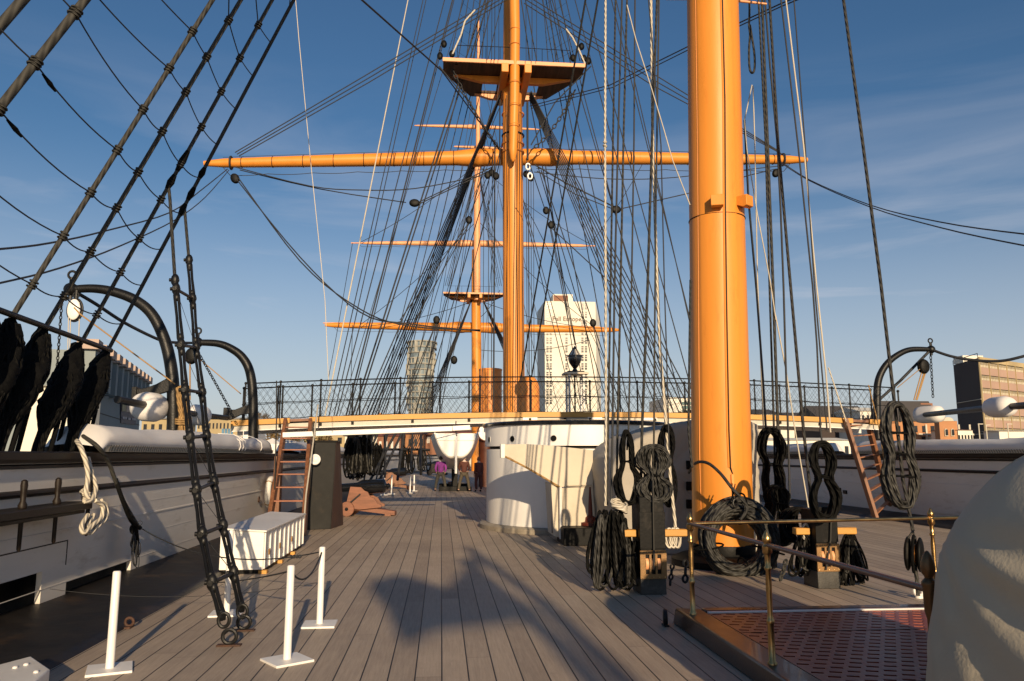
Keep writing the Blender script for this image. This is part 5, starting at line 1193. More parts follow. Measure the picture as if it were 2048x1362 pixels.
for pxx in (1060,1190,1300): 
    x=P(pxx,850,YBR).x; MB().box((x,YBR-.012,zc(x)-.1),(.4,.03,.08)).build('white_panel',CLEANW,t)
for x in (xl+.15,): MB().box2((x-.06,YBR+.3,.0),(x+.06,YBR+.42,zc(x)-.03)).build('support',WHITE,t,smooth=False)
def fence(Y,pxs,top_px,label,drop=0,gaps=()):
    f=thing('netted_railing',(XC,Y,2.8),label,'railing')
    X_=[P(p_,800,Y).x for p_ in pxs]; H=P(1000,top_px,Y).z-zc(P(1000,0,Y).x)
    def hz(x): return zc(x)+.06
    for x in X_:
        MB().tube([(x,Y,hz(x)-.02),(x,Y,hz(x)+H)],.024,8).ball((x,Y,hz(x)+H+.01),.042,10,6).ball((x,Y,hz(x)+H*.5),.036,10,6).build('post',IRON,f)
    for hh,r in ((1,.020),(.52,.010),(.05,.012)):
        mb=MB(); pts=[]
        for a,b_ in zip(X_,X_[1:]):
            if any(g0<(a+b_)/2<g1 for g0,g1 in gaps): 
                if len(pts)>1: mb.tube(pts,r,6)
                pts=[]; continue
            pts+=sag((a,Y,hz(a)+H*hh),(b_,Y,hz(b_)+H*hh),.0 if hh==1 else .03,5)
        if len(pts)>1: mb.tube(pts,r,6)
        mb.build('rail' if hh==1 else 'wire',IRON,f)
    d=.19
    for xa_,xb_ in zip(X_,X_[1:]):
        if any(g0<(xa_+xb_)/2<g1 for g0,g1 in gaps): continue
        mb=MB(); nn_=max(1,round((xb_-xa_)/d)); dd=(xb_-xa_)/nn_
        rws=max(2,round(H/.26)); hh_=H*.95/rws
        for r_ in range(rws):
            for q_ in range(nn_):
                x0_=xa_+q_*dd; z0_=.03+r_*hh_; w_=random.uniform(-.012,.012)
                a=V((x0_,Y,hz(x0_)+z0_)); b2=V((x0_+dd/2,Y+w_,hz(x0_)+z0_+hh_/2)); c2_=V((x0_+dd,Y,hz(x0_)+z0_)); dn=V((x0_,Y,hz(x0_)+z0_+hh_)); dr=V((x0_+dd,Y,hz(x0_)+z0_+hh_))
                for e_ in (a,c2_,dn,dr): mb.tube([e_,b2],.0042,3,cap=False)
        mb.build('netting',TARF,f,smooth=False)
    return f
fence(YBR+.03,[487,556,565,624,641,705,790,865,938,1062,1180,1275,1370,1500,1560,1610,1665,1742,1797],768,'near netted railing of the footbridge',gaps=((P(566,0,YBR).x,P(622,0,YBR).x),(P(1668,0,YBR).x,P(1738,0,YBR).x)))
fence(YBR+1.4,[490,560,641,720,800,880,960,1060,1150,1240,1330,1420,1510,1600,1700,1790],758,'far netted railing of the footbridge')
# white boom under the bridge
a,b_=P(566,870,19.6),P(940,856,19.6)
MB().beam(a,b_,.16,.19).build('boom',CLEANW,label='square white boom lying under the left half of the bridge',cat='boom',bevel=.01) if False else None
t=thing('white_boom',a,'square white painted boom slung under the left half of the bridge','boom'); MB().beam(a,b_,.14,.125).build('beam',CLEANW,t,bevel=.012); MB().beam(P(905,857,19.55),P(940,855,19.55),.2,.12).build('end_fitting',CLEANW,t,bevel=.01)
line('short dark rope holding the white boom to the bridge','rope',None,[(912,842,19.5),(911,858,19.5),(913,872,19.6)],2.5,TARF)
line('short dark rope hanging at the left end of the white boom','rope',None,[(628,842,19.5),(626,860,19.5),(630,888,19.3)],3,TARG)
line('long dark rope straight down left of the ladder to the locker','rope',None,[(553,762,21),(553,840,19.8),(548,1020,18.5)],2.4,TARG)
line('long grey rope down the right side of the left ladder','rope',None,[(636,810,20.5),(627,880,19),(612,990,17.6),(606,1070,16.4)],3.2,HEMP)
# ladders
def ladder(label,l0,l1,r0,r1,nr,rm):
    t=thing('ladder',(l1+r1)/2,label,'ladder')
    for a,b_ in ((l0,l1),(r0,r1)): MB().beam(a,b_,.09,.2,(0,1,0)).build('stringer',WOOD,t,bevel=.008)
    for i in range(nr):
        k=(i+.6)/nr; a=l0.lerp(l1,k); b_=r0.lerp(r1,k); 
        MB().hexa([a+V((0,-.1,-.016)),b_+V((0,-.1,-.016)),b_+V((0,.1,-.016)),a+V((0,.1,-.016)),a+V((0,-.1,.016)),b_+V((0,-.1,.016)),b_+V((0,.1,.016)),a+V((0,.1,.016))]).build('tread',rm,t,bevel=.004)
    return t
g1=PZ(607,1072)
g0=V((g1.x-.78,g1.y,0))
ladder('red-brown wooden ladder up to the left end of the bridge',P(572,842,YBR-.1),V((g0.x,g0.y,.0)),P(622,842,YBR-.1),V((g1.x,g1.y,.0)),9,mat('red_brown_tread',(.28,.10,.05),.45,var=.2))
ladder('brown wooden ladder up to the right end of the bridge',P(1690,838,YBR-.1),PZ(1752,1038,.02),P(1734,838,YBR+.2),P(1778,1010,22.4),9,mat('orange_brown_tread',(.36,.16,.08),.45,var=.2))
rope('ladder_rail','pale rope handrail along the right-hand ladder','rope',None,[P(1657,735,YBR),P(1694,848,YBR-.2),P(1748,1028,YBR-.4)],.022,HEMP,6)
rope('ladder_rail','second pale rope beside the right-hand ladder','rope',None,[P(1737,770,YBR),P(1757,850,YBR-.2),P(1775,960,YBR-.3)],.016,TAN,6)
# post beside the lifebuoy
p=PX(553,1020,-4.2); MB().box2((-4.3,p.y-.08,0),(-4.1,p.y+.08,1.72)).build('gangway_post',WOOD,label='brown post between lifebuoy and left ladder',cat='post',bevel=.01)
c=PX(541,985,-4.32); t=thing('lifebuoy',c,'white lifebuoy hanging on the left bulwark','lifebuoy')
MB().ring(c,.34,.075,RY(math.pi/2)@RZ(0),12,36).build('ring',CLEANW,t)
for a in (0,1.57,3.14,4.71): 
    q=c+V((0,.34*math.cos(a+.78),.34*math.sin(a+.78))); MB().ring(q,.08,.012,RX(a+.78),6,14).build('band',TAN,t)
# dark tapering casing with lamp
pts=[PZ(612,1060),PZ(662,1058),V((PZ(662,1058).x+.14,PZ(662,1058).y+1.1,0)),V((PZ(612,1060).x,PZ(612,1060).y+1.1,0))]
Yc=pts[0].y; tpz=P(640,884,Yc+.25).z
T_=[P(626,884,Yc+.25),P(672,884,Yc+.25)]; T_=T_+[T_[1]+V((.02,.55,0)),T_[0]+V((0,.55,0))]
t=thing('tapered_casing',pts[0],'tall dark tapering casing standing right of the left ladder','casing')
MB().hexa(pts+[V((q.x,q.y,tpz)) for q in T_]).build('body',mat('dark_varnished_panel',(.020,.020,.019),.6,var=.4,vs=1.5,spec=.12,bump=.1,stain=((.06,.045,.03),.4,2)),t,bevel=.012)
mb=MB(); mb.hexa([pts[1]+V((.004,.02,.0)),pts[2]+V((.012,0,0)),pts[2]+V((.004,.0,0)),pts[1]+V((0,.02,0)),V((T_[1].x+.004,T_[1].y+.02,tpz)),V((T_[2].x+.012,T_[2].y,tpz)),V((T_[2].x+.004,T_[2].y,tpz)),V((T_[1].x,T_[1].y+.02,tpz))]); mb.build('side_board',mat('dark_brown_board',(.05,.022,.012),.6,var=.3),t,smooth=False)
mb=MB(); mb.box((sum(q.x for q in T_)/4,sum(q.y for q in T_)/4,tpz+.02),(.62,.62,.04)); mb.build('cap',BLACK,t,bevel=.01)
c=P(631,919,Yc+.02); t=thing('wall_lamp',c,'round pale lamp on the left edge of the dark casing','lamp')
MB().ring(c+V((0,-.05,0)),.10,.03,RX(math.pi/2),8,24).build('rim',CLEANW,t); MB().lathe([(.085,0),(.085,.06),(.03,.085)],c,RX(math.pi/2),20).build('glass',WHITE,t)
# lamp urn on its white stand, on the bridge
c=P(1151,835,YBR+1.7); k=mpp(YBR+1.7); t=thing('binnacle_stand',c,'white four-legged stand on the bridge carrying the black urn lamp','stand')
z1=P(1151,748,YBR+1.7).z; hw_=.29; zb=c.z
mb=None
for sx in (-1,1):
    for sy in (-1,1): MB().lathe([(.05,zb),(.035,zb+.1),(.035,z1-.12),(.045,z1-.05)],(c.x+sx*hw_*.75,c.y+sy*.25,0),n=12).build('leg',CLEANW,t)
MB().box((c.x,c.y,z1),(.72,.62,.06)).build('top_plate',CANVAS,t,bevel=.01); MB().box((c.x,c.y,z1+.05),(.5,.45,.05)).build('upper_plate',BLACK,t,bevel=.01)
MB().box((c.x,c.y,zb+.07),(.66,.6,.08)).build('base_plate',CANVAS,t,bevel=.01)
t=thing('urn_lamp',(c.x,c.y,z1+.08),'black urn-shaped lamp with pyramid glass top in front of the white tower block','lamp')
zz=lambda y:P(1151,y,YBR+1.7).z
MB().lathe([(.12,zz(744)),(.07,zz(740)),(.05,zz(737)),(.10,zz(733)),(.17,zz(726)),(.205,zz(718)),(.20,zz(714)),(.24,zz(713)),(.24,zz(711)),(.16,zz(710))],(c.x,c.y,0),n=28).build('bowl',GUN,t)
GLASS=mat('lamp_glass',(.55,.5,.42),.1,var=.1,bump=0); MB().lathe([(.17,zz(710)),(.045,zz(697))],(c.x,c.y,0),n=6).build('glass_top',GLASS,t,smooth=False); gt_=COL.objects[-1]
mb=MB()
for i in range(6):
    a=math.pi/3*i; mb.tube([V((c.x+.175*math.cos(a),c.y+.175*math.sin(a),zz(710))),V((c.x+.045*math.cos(a),c.y+.045*math.sin(a),zz(696)))],.011,5)
mb.build('glazing_bars',GUN,gt_); MB().lathe([(.06,zz(699)),(.05,zz(696)),(.001,zz(691))],(c.x,c.y,0),n=12).build('cap',GUN,t)
# ================================================================ davits, spars, fenders
def davit(label,base_px,X,path,r,arm=None,group='curved boat davits'):
    Y=PX(base_px[0],base_px[1],X).y; pts=[P(x,y,Y) for x,y in path]; t=thing('davit',pts[0],label,'davit',group)
    fine=smooth_pts(pts,6); n_=len(fine); MB().tube(fine,[r*(1-.38*(i/n_)**1.5) for i in range(n_)],14).build('arm',IRON,t,ang=70)
    e=pts[-1]; MB().ball(e,r*1.1,12,8).tube([e-V((0,0,r*1.6)),e+V((0,0,r*2))],r*.35,8).build('head',IRON,t); MB().ring(e+V((0,0,r*2.4)),r*.6,r*.2,RX(1.57),6,14).build('eye',IRON,COL.objects[-1])
    return t,Y,pts
d1,Yd1,dp1=davit('big black davit curving over the left rail, the nearer one',(345,862),-4.85,[(346,905),(347,800),(343,740),(330,682),(305,630),(270,600),(225,583),(185,577),(142,579)],.115)
d2,Yd2,dp2=davit('black davit left of the bridge end, the farther one',(505,862),-4.95,[(506,905),(506,800),(500,745),(485,715),(462,697),(435,687),(395,685)],.13)
d3,Yd3,dp3=davit('black davit curving outwards over the right rail',(1757,862),13.9,[(1756,880),(1754,800),(1757,760),(1772,730),(1795,710),(1822,699),(1862,699)],.12)
# black padded band on the near davit and manila coil
rope('guy_rope','dark guy rope between the two left davit heads','rope',None,smooth_pts([P(142,579,Yd1),P(190,607,Yd1+.6),P(250,660-14,Yd1+1.6),P(320,680,Yd1+3),P(352,685,Yd1+4),P(395,686,Yd2)],5),.034,TARF,7)
t=thing('manila_coil',P(362,830,Yd1-.2),'tan manila rope hank hanging on the nearer left davit','rope coil')
for i in range(16):
    x=356+i*1.25; d=random.uniform(-.12,.12)
    MB().tube(smooth_pts([P(x-2,770+abs(i-8)*.7,Yd1-.15+d),P(x-1+random.uniform(-1,1),800,Yd1-.2+d),P(360+i*.9,836,Yd1-.2+d*.6),P(x+1+random.uniform(-1,1),868,Yd1-.2+d)],4),.022,6).build('turn',TAN,t,ang=80)
for k in range(3): MB().ring(P(367,838+k*4,Yd1-.18),.13,.016,RX(.15),6,20,1,1.2).build('binding',TAN,t,ang=80)
line('thin tan rope from the davit head to the manila hank','rope','tan guy ropes',[(148,615,Yd1-1),(160,628,Yd1-1),(350,768,Yd1-.1)],3,TAN)
line('thin tan rope from the second davit down to the bridge rail','rope','tan guy ropes',[(392,712,Yd2),(482,788,YBR)],2.2,TAN)
chain(P(394,700,Yd2),P(462,822,Yd2-1),.0,.09,.012,'chain','black chain slanting from the second davit to the spar bracket')
chain(P(125,585,Yd1),P(114,740,Yd1),.0,.06,.010,'chain','black chain hanging from the nearer davit head')
t=thing('davit_block',P(150,620,Yd1-.3),'white oval pulley block hanging from the nearer davit head','block')
c=P(150,620,Yd1-.3)
for s in (-1,1): MB().ball(c+V((.0,s*.05,0)),(.115,.04,.19),18,10).build('cheek',CLEANW,t,ang=80)
MB().ring(c,.15,.022,RX(math.pi/2),8,24,.85,1.35).build('strap',IRON,t)
MB().tube([c+V((0,0,.2)),c+V((0,0,.36))],.03,8).ring(c+V((0,0,.27)),.05,.015,RX(1.57),6,14).build('hook',IRON,t)
for x in (138,142,159): line('thin pale fall rope below the white pulley block','rope','falls of the left davit tackle',[(x,628 if x>150 else 600,Yd1-.3),(x-4,760,Yd1-.4)],2,HEMP)
line('rope fall of the second davit','rope',None,[(380,716,Yd2),(380,800,Yd2)],3,TAN)
block(P(383,712,Yd2),.2,'dark oval block under the second davit head')
def gunbracket(label,poly,Y,rmost):
    t=thing('spar_bracket',P(poly[0][0],poly[0][1],Y),label,'bracket'); MB().prism([P(x,y,Y) for x,y in poly],(0,.10,0)).build('web',IRON,t,bevel=.01)
    MB().prism([P(x,y,Y-.04) for x,y in ((poly[0][0]-5,poly[0][1]-5),(poly[0][0]+5,poly[0][1]-5),(poly[0][0]+3,poly[-1][1]),(poly[0][0]-7,poly[-1][1]))],(0,.2,0)).build('jaw',IRON,t,bevel=.01); return t
gunbracket('black iron bracket holding the spar to the nearer left davit',[(268,778),(290,776),(312,768),(332,757),(338,762),(338,782),(310,790),(285,805),(270,812)],Yd1-.1,0)
gunbracket('black iron bracket holding the spar to the farther left davit',[(452,820),(470,819),(488,812),(500,808),(504,826),(480,830),(460,840),(452,840)],Yd2-.1,0)
sa,sb_=P(232,798,Yd1-2.2),P(478,836,Yd2+.3)
sx=P(300,812,Yd1-.5)
rope('griping_spar','black spar on the left boat davits carrying two pale fenders','spar',None,[P(235,799,Yd1-1.4),P(300,812,Yd1-.3),P(395,829,Yd1+3.6),P(455,836,Yd2-.6)],.065,IRON,12)
def fender(label,px_,py_,Y,rpx,lpx,tilt=0):
    k=mpp(Y); r=rpx*k; c=P(px_,py_,Y); L_=lpx*k/2
    d=V((.25,1,0)).normalized(); R=d.to_track_quat('Z','Y').to_matrix()
    MB().lathe([(.07,-L_),(r*.55,-L_*.98),(r*.86,-L_*.8),(r,-L_*.4),(r,L_*.4),(r*.86,L_*.8),(r*.55,L_*.98),(.07,L_)],c,R,28).build('fender',CANVASW,ang=50,label=label,cat='fender',group='padded fenders on the boat spars')
fender('pale round fender on the left spar by the nearer davit',300,814,Yd1-.2,28,70)
fender('pale round fender on the left spar by the farther davit',396,830,Yd1+3.6,20,50)
Yr=Yd3
rope('griping_spar','long black spar out over the right rail with two pale fenders','spar',None,[P(1845,830,Yr-1),P(1960,818,Yr-6),P(2060,810,Yr-8.5),P(2300,800,Yr-12)],.075,IRON,12)
def fender2(label,c,r,L_,d):
    R=V(d).normalized().to_track_quat('Z','Y').to_matrix()
    MB().lathe([(.07,-L_),(r*.55,-L_*.98),(r*.9,-L_*.85),(r,-L_*.5),(r,L_*.5),(r*.9,L_*.85),(r*.55,L_*.98),(.07,L_)],c,R,28).build('fender',CANVASW,ang=50,label=label,cat='fender',group='padded fenders on the boat spars')
fender2('small pale fender at the inner end of the right spar',P(1858,829,Yr-1.2),18*mpp(Yr-1.2),.45,(.3,-1,0))
fender2('large pale drum fender on the right spar near the picture edge',P(1999,814,Yr-7.2),22*mpp(Yr-7.2),.5,P(2060,810,Yr-8.5)-P(1960,818,Yr-6))
rope('guy_rope','dark rope sagging from the right davit head to the right edge','rope',None,smooth_pts([P(1862,699,Yr),P(1900,712,Yr-.5),P(1945,720,Yr-1),P(2000,722,Yr-1.6),P(2060,709,Yr-2.2),P(2200,670,Yr-3),P(2420,640,Yr-4.2)],5),.045,TARF,7)
rope('guy_rope','dark rope from the right davit head down to the davit foot','rope',None,[P(1858,703,Yr),P(1800,762,Yr),P(1758,800,Yr)],.045,TARF,6)
block(P(1847,733,Yr-.3),.22,'dark round block hanging from the right davit')
for x0,x1 in ((1844,1828),(1849,1832),(1852,1834)): line('pale fall rope of the right davit tackle','rope','falls of the right davit tackle',[(x0,742,Yr-.3),(x1,800,Yr-.3)],2.6,TAN)
line('thin tan rope from the right davit block to the bridge rail','rope',None,[(1840,738,Yr-.3),(1795,775,YBR)],1.8,TAN)
chain(P(1861,706,Yr-.3),P(1866,795,Yr-.3),.0,.10,.013,'chain','black chain hanging from the right davit head')
# ================================================================ guns
def gun(label,px_,py_,s,rot,mc,group='carriage guns along the left side'):
    o=PZ(px_,py_); t=thing('gun',o,label,'cannon',group); R=RZ(rot)
    def w(v): return o+R@V(v)*s
    def tr(mb,name,m,par=None,sx=.78,**k):
        mb.v=[tuple(o+R@V((q[0]*sx,q[1],q[2]))*s) for q in mb.v]; return mb.build(name,m,par or t,**k)
    # local: muzzle to -X, breech +X, wheels at -X
    prof=[(.001,-1.75),(.13,-1.75),(.15,-1.70),(.135,-1.62),(.15,-.6),(.16,-.2),(.235,.0),(.245,.5),(.24,.95),(.25,1.0),(.22,1.06),(.10,1.1),(.07,1.14),(.095,1.2),(.06,1.27),(.001,1.3)]
    mb=MB().lathe(prof,(0,0,.98),RY(math.pi/2-.035),28); tr(mb,'barrel',GUN,ang=45)
    for s_ in (-1,1):
        pts=[V((x,s_*.3-.04,z)) for x,z in ((-.62,.28),(-.42,1.0),(.05,.98),(.22,.86),(.36,.82),(.48,.66),(.66,.60),(.80,.44),(.98,.38),(.98,.30),(0,.22))]
        tr(MB().prism(pts,(0,.08,0)),'cheek',mc,bevel=.008,smooth=False)
        mb=MB().lathe([(.24,-.05),(.25,-.04),(.25,.04),(.24,.05)],(-.39,s_*.46,.25),RX(math.pi/2),24); wo=tr(mb,'wheel',mc,sx=1)
        mb=MB().lathe([(.06,-.07),(.06,.07)],(-.39,s_*.46,.25),RX(math.pi/2),12); tr(mb,'hub',GUN,par=wo,sx=1)
    tr(MB().hexa([V((-.55,-.2,.22)),V((1.55,-.2,.02)),V((1.55,.2,.02)),V((-.55,.2,.22)),V((-.55,-.2,.40)),V((1.55,-.2,.16)),V((1.55,.2,.16)),V((-.55,.2,.40))]),'trail',mc,bevel=.008)
    tr(MB().box((-.5,0,.25),(.12,.95,.12)),'axle',mc); tr(MB().box((1.25,0,.04),(.26,.46,.08)),'rear_block',mc)
    tr(MB().tube([(.05,-.36,.75),(-.4,-.4,.45)],.03,8),'handspike',TARF)
    for x in (1.1,1.22): tr(MB().tube([(x,-.05,.85),(x,-.05,1.25)],.035,8),'sight',CLEANW) if s>.9 else None
    return t
gun('near black gun on a pale wooden carriage right of the dark casing',722,1031,.84,-.12,PINK)
gun('second black gun on a red-brown carriage behind the near one',784,978,.88,-.1,WOOD)
gun('third dark gun far along the left side',868,950,1.0,-.05,DARKW)
gun('fourth dark gun farthest along the left side',895,938,1.0,-.05,DARKW)
# ================================================================ ship's boat on chocks
bx=P(912,905,37.5).x; Y0=37.5; t=thing('boat',(bx,Y0,.9),'white ship boat seen from its stern, resting amidships','boat')
zk=P(912,945,37.5).z; ztop=P(912,873,37.5).z; HH=ztop-zk; hb=1.22; LEN=9.0
def hull_pt(u,v): # u -1..1 across (keel at 0), v 0..1 along
    s=abs(u); sg=1 if u>=0 else -1
    wid=(.82+.18*math.sin(min(1,v*2)*math.pi/2)) if v<.5 else math.cos((v-.5)*math.pi)**.7
    full=.30+.70*min(1,v/.3) if v<.3 else 1
    zz=HH*(.42*(1-min(1,v/.35))**1.3*(1-s)) ; # raised deadrise near the stern
    x=wid*hb*(s**(.55+.55*(1-full)))
    z=zk+.16+zz*.9+(HH-.16-zz*.9)*s**(2.0-.5*full)
    z+= .25*(v-.5)**2*4*s*.6
    return V((bx+sg*x,Y0+v*LEN,z))
MB().grid(lambda a,b_:hull_pt(a*2-1,b_),28,24).build('hull',WHITEW,t,ang=60,solid=.04)
tr_=[hull_pt(-1+2*i/28,0)+V((0,-.012,0)) for i in range(29)]
MB().prism(tr_,(0,-.05,0)).build('transom',CLEANW,t,smooth=False)
MB().box2((bx-.055,Y0-.16,zk-.05),(bx+.055,Y0-.062,ztop-.02)).build('sternpost',CLEANW,t,bevel=.01)
MB().box2((bx-.05,Y0-.06,zk),(bx+.05,Y0+8.2,zk+.17)).build('keel',WHITEW,t)
for s in (-1,1): MB().tube([hull_pt(s,v/20)+V((s*.02,0,.02)) for v in range(21)],.045,8).build('gunwale',CLEANW,t)
MB().beam(hull_pt(-1,0)+V((.08,-.075,-.33)),hull_pt(1,0)+V((-.08,-.075,-.33)),.02,.03).build('transom_moulding',WHITEW,t)
t=thing('boat_chocks',(bx,Y0,0),'low timber chocks under the white boat','chocks')
for Y in (Y0+1.2,Y0+5.5): MB().box2((bx-.8,Y,0),(bx+.8,Y+.25,.22)).box2((bx-.12,Y,.221),(bx+.12,Y+.25,zk+.12)).build('chock',BLACK,t,bevel=.01)
c=PZ(905,972); MB().box((c.x,c.y,.12),(.5,.4,.24)).build('wooden_block',PINK,bevel=.02,label='small pinkish timber block on deck under the boat',cat='block')
# clutter amidships
t=thing('skylight',PZ(962,975),'dark deckhouse with pale panel right of the people','deckhouse'); c=PZ(985,968)
MB().box2((c.x-.6,c.y,0),(c.x+1.2,c.y+2,1.15)).build('body',WOOD,t,bevel=.02); MB().box2((c.x-.4,c.y-.03,.7),(c.x+.1,c.y-.001,1.0)).build('panel',YEL,t); MB().box2((c.x-.7,c.y-.1,1.152),(c.x+1.3,c.y+2.1,1.22)).build('lid',BLACK,t,bevel=.01)
# main shroud deadeyes on the left rail and their lashings
for i in range(6):
    a,b_=PS[i]; d=(a-b_).normalized(); lump('deadeye_lashing','black lashed deadeye at the foot of a main shroud, left side',[b_+d*1.5,b_+d*1.1,b_+d*.6,b_+d*.1,b_-d*.4],[.07,.20,.20,.13,.10],20+i,'deadeye lashings of the left main shrouds',12)
for i in range(8):
    a,b_=SS[i]; d=(a-b_).normalized(); lump('deadeye_lashing','black lashed deadeye at the foot of a main shroud, right side',[b_+d*2.4,b_+d*1.9,b_+d*1.2,b_+d*.4],[.1,.2,.18,.1],40+i,'deadeye lashings of the right main shrouds',10)
heap('tangled mass of dark rope left of the near gun',698,738,866,958,24,26,6,.026,31,COILM,8,22)
heap('second dark rope mass behind the near gun',736,762,880,950,30,14,4,.03,32,COILM,6,16)
heap('dark rope mass further along the left side',800,826,888,948,42,12,3,.035,33,COILM,5,12)
heap('dark rope mass under the fore shrouds',836,858,892,942,50,12,2,.04,34,COILM,5,12)
for a in ((700,955,742,850),(715,960,765,845),(738,965,800,850),(752,960,780,850),(690,950,735,842),(728,960,752,842),(770,955,772,845),(795,960,810,850),(706,958,720,870),(760,958,815,842),(822,940,826,850),(840,935,842,870)):
    line('dark rope slanting among the gear left of the near gun','rope','dark ropes among the gear amidships',[(a[0],a[1],29),(a[2],a[3],31)],random.uniform(3,5.5),TARF)
# belfry-like iron frame
t=thing('iron_frame',PZ(775,958),'dark iron stanchion frame beside the guns','frame')
for x in (770,842): MB().tube([P(x,870,33),P(x,950,33)],.06,8).build('leg',IRON,t)
MB().tube([P(735,899,33),P(845,899,33),P(860,900,33)],.05,8).build('cross_piece',IRON,t)
line('thin horizontal wire across the deck in front of the boat','wire',None,[(765,870,34),(850,866,36),(960,862,38)],1.5,TARF)
# ================================================================ buildings ashore
def wallmat(name,c,**k): return mat(name,c,.8,var=k.pop('var',.08),vs=k.pop('vs',.15),bump=.05,bs=3,**k)
def box_building(label,px0,px1,ytop,Y,depth,m,name='building',zb=-6,roof=None):
    a,b_=P(px0,ytop,Y),P(px1,ytop,Y); t=thing(name,((a.x+b_.x)/2,Y,zb),label,'building')
    MB().box2((a.x,Y,zb),(b_.x,Y+depth,a.z)).build('walls',m,t,smooth=False)
    return t,a,b_
TW=wallmat('tower_render',(.74,.70,.60)); CONC=mat('grey_concrete',(.30,.29,.25),.8,var=.2,vs=.3)
WIN=mat('window_glass',(.022,.025,.03),.15,var=.3,bump=0); BRK=wallmat('red_brown_brick',(.26,.12,.07),var=.2); BRK2=wallmat('orange_brick',(.42,.20,.09),var=.15); DKB=wallmat('dark_cladding',(.045,.032,.03)); PNK=wallmat('pink_brick_panel',(.40,.27,.21)); STN=wallmat('pale_stone',(.55,.50,.40)); YST=wallmat('yellow_stone_brick',(.42,.33,.18),var=.15); GRYM=wallmat('grey_green_panel',(.23,.27,.28)); SLATE=wallmat('slate_roof',(.06,.055,.055)); TIN=wallmat('metal_roof_caps',(.45,.34,.28)); REDR=wallmat('red_roof',(.30,.09,.05),var=.2)
# white tower block
Y=300; k=mpp(Y); a=P(1089,602,Y); b_=P(1178,600,Y); e=P(1197,640,Y+22)
t=thing('tower_block',((a.x+b_.x)/2,Y,-6),'tall white tower block with rows of small windows and a brown roof box','building')
d=24; x0,x1=a.x,P(1181,0,Y).x; xe=P(1197,0,Y).x
MB().hexa([V((x0,Y,-6)),V((x1,Y,-6)),V((xe,Y+9,-6)),V((x0,Y+24,-6)),V((x0,Y,a.z)),V((x1,Y,a.z)),V((xe,Y+9,P(1197,634,Y).z)),V((x0,Y+24,a.z))]).build('walls',TW,t,smooth=False)
r0,r1=P(1106,588,Y+5),P(1143,588,Y+5); MB().box2((r0.x,Y+5,a.z-.5),(r1.x+.5,Y+14,r0.z)).build('roof_box',TW,t,smooth=False); MB().box2((r0.x+.2,Y+4.9,a.z+.1),(P(1140,588,Y).x,Y+4.99,r0.z-.55)).build('brown_panel',BRK,t,smooth=False)
for col_,ws in ((1095,1),(1101.5,1),(1133,1),(1165,1),(1172,1)):
    y=606
    while y<806:
        mb=MB()
        for dy,hh in ((0,3.0),(4.2,3.2),(8.6,4.4)):
            if col_==1133 and 622<y<642: continue
            q=P(col_,y+dy+hh/2,Y-.06); w=4.6*k; mb.box((q.x,Y-.05,q.z),(w,.12,hh*k))
        if mb.v: mb.build('window',WIN,t,smooth=False)
        y+=17.2
mb=MB()
for s_ in (1095,1101.5,1133,1165,1172):
    y=604
    while y<806: q=P(s_,y+5.5,Y-.02); mb=MB(); mb.box((q.x,Y-.015,q.z),(4.4*k,.03,12.5*k)); mb.build('window_surround',TW,t,smooth=False) if not(s_==1133 and 612<y<640) else None; y+=17.2
def text(body,loc,size,m,parent,rot=None,ext=.05,name='lettering'):
    cu=bpy.data.curves.new('t','FONT'); cu.body=body; cu.size=size; cu.extrude=ext; cu.offset=size*.012; cu.align_x='CENTER'; cu.align_y='CENTER'; cu.resolution_u=3
    o=bpy.data.objects.new('tmp',cu); COL.objects.link(o); bpy.context.view_layer.update()
    me=bpy.data.meshes.new_from_object(o.evaluated_get(bpy.context.evaluated_depsgraph_get())); bpy.data.objects.remove(o); me.materials.clear(); me.materials.append(m)
    q=bpy.data.objects.new(name,me); COL.objects.link(q); q.parent=parent; q.matrix_parent_inverse=Matrix.Translation(parent.location).inverted(); q.location=loc; q.rotation_euler=rot or (math.pi/2,0,0); return q
q=P(1134,638,Y-.2); text('Pall Europe',(q.x,Y-.15,q.z),13.2*k,mat('sign_lettering',(.16,.10,.07),.6),t)
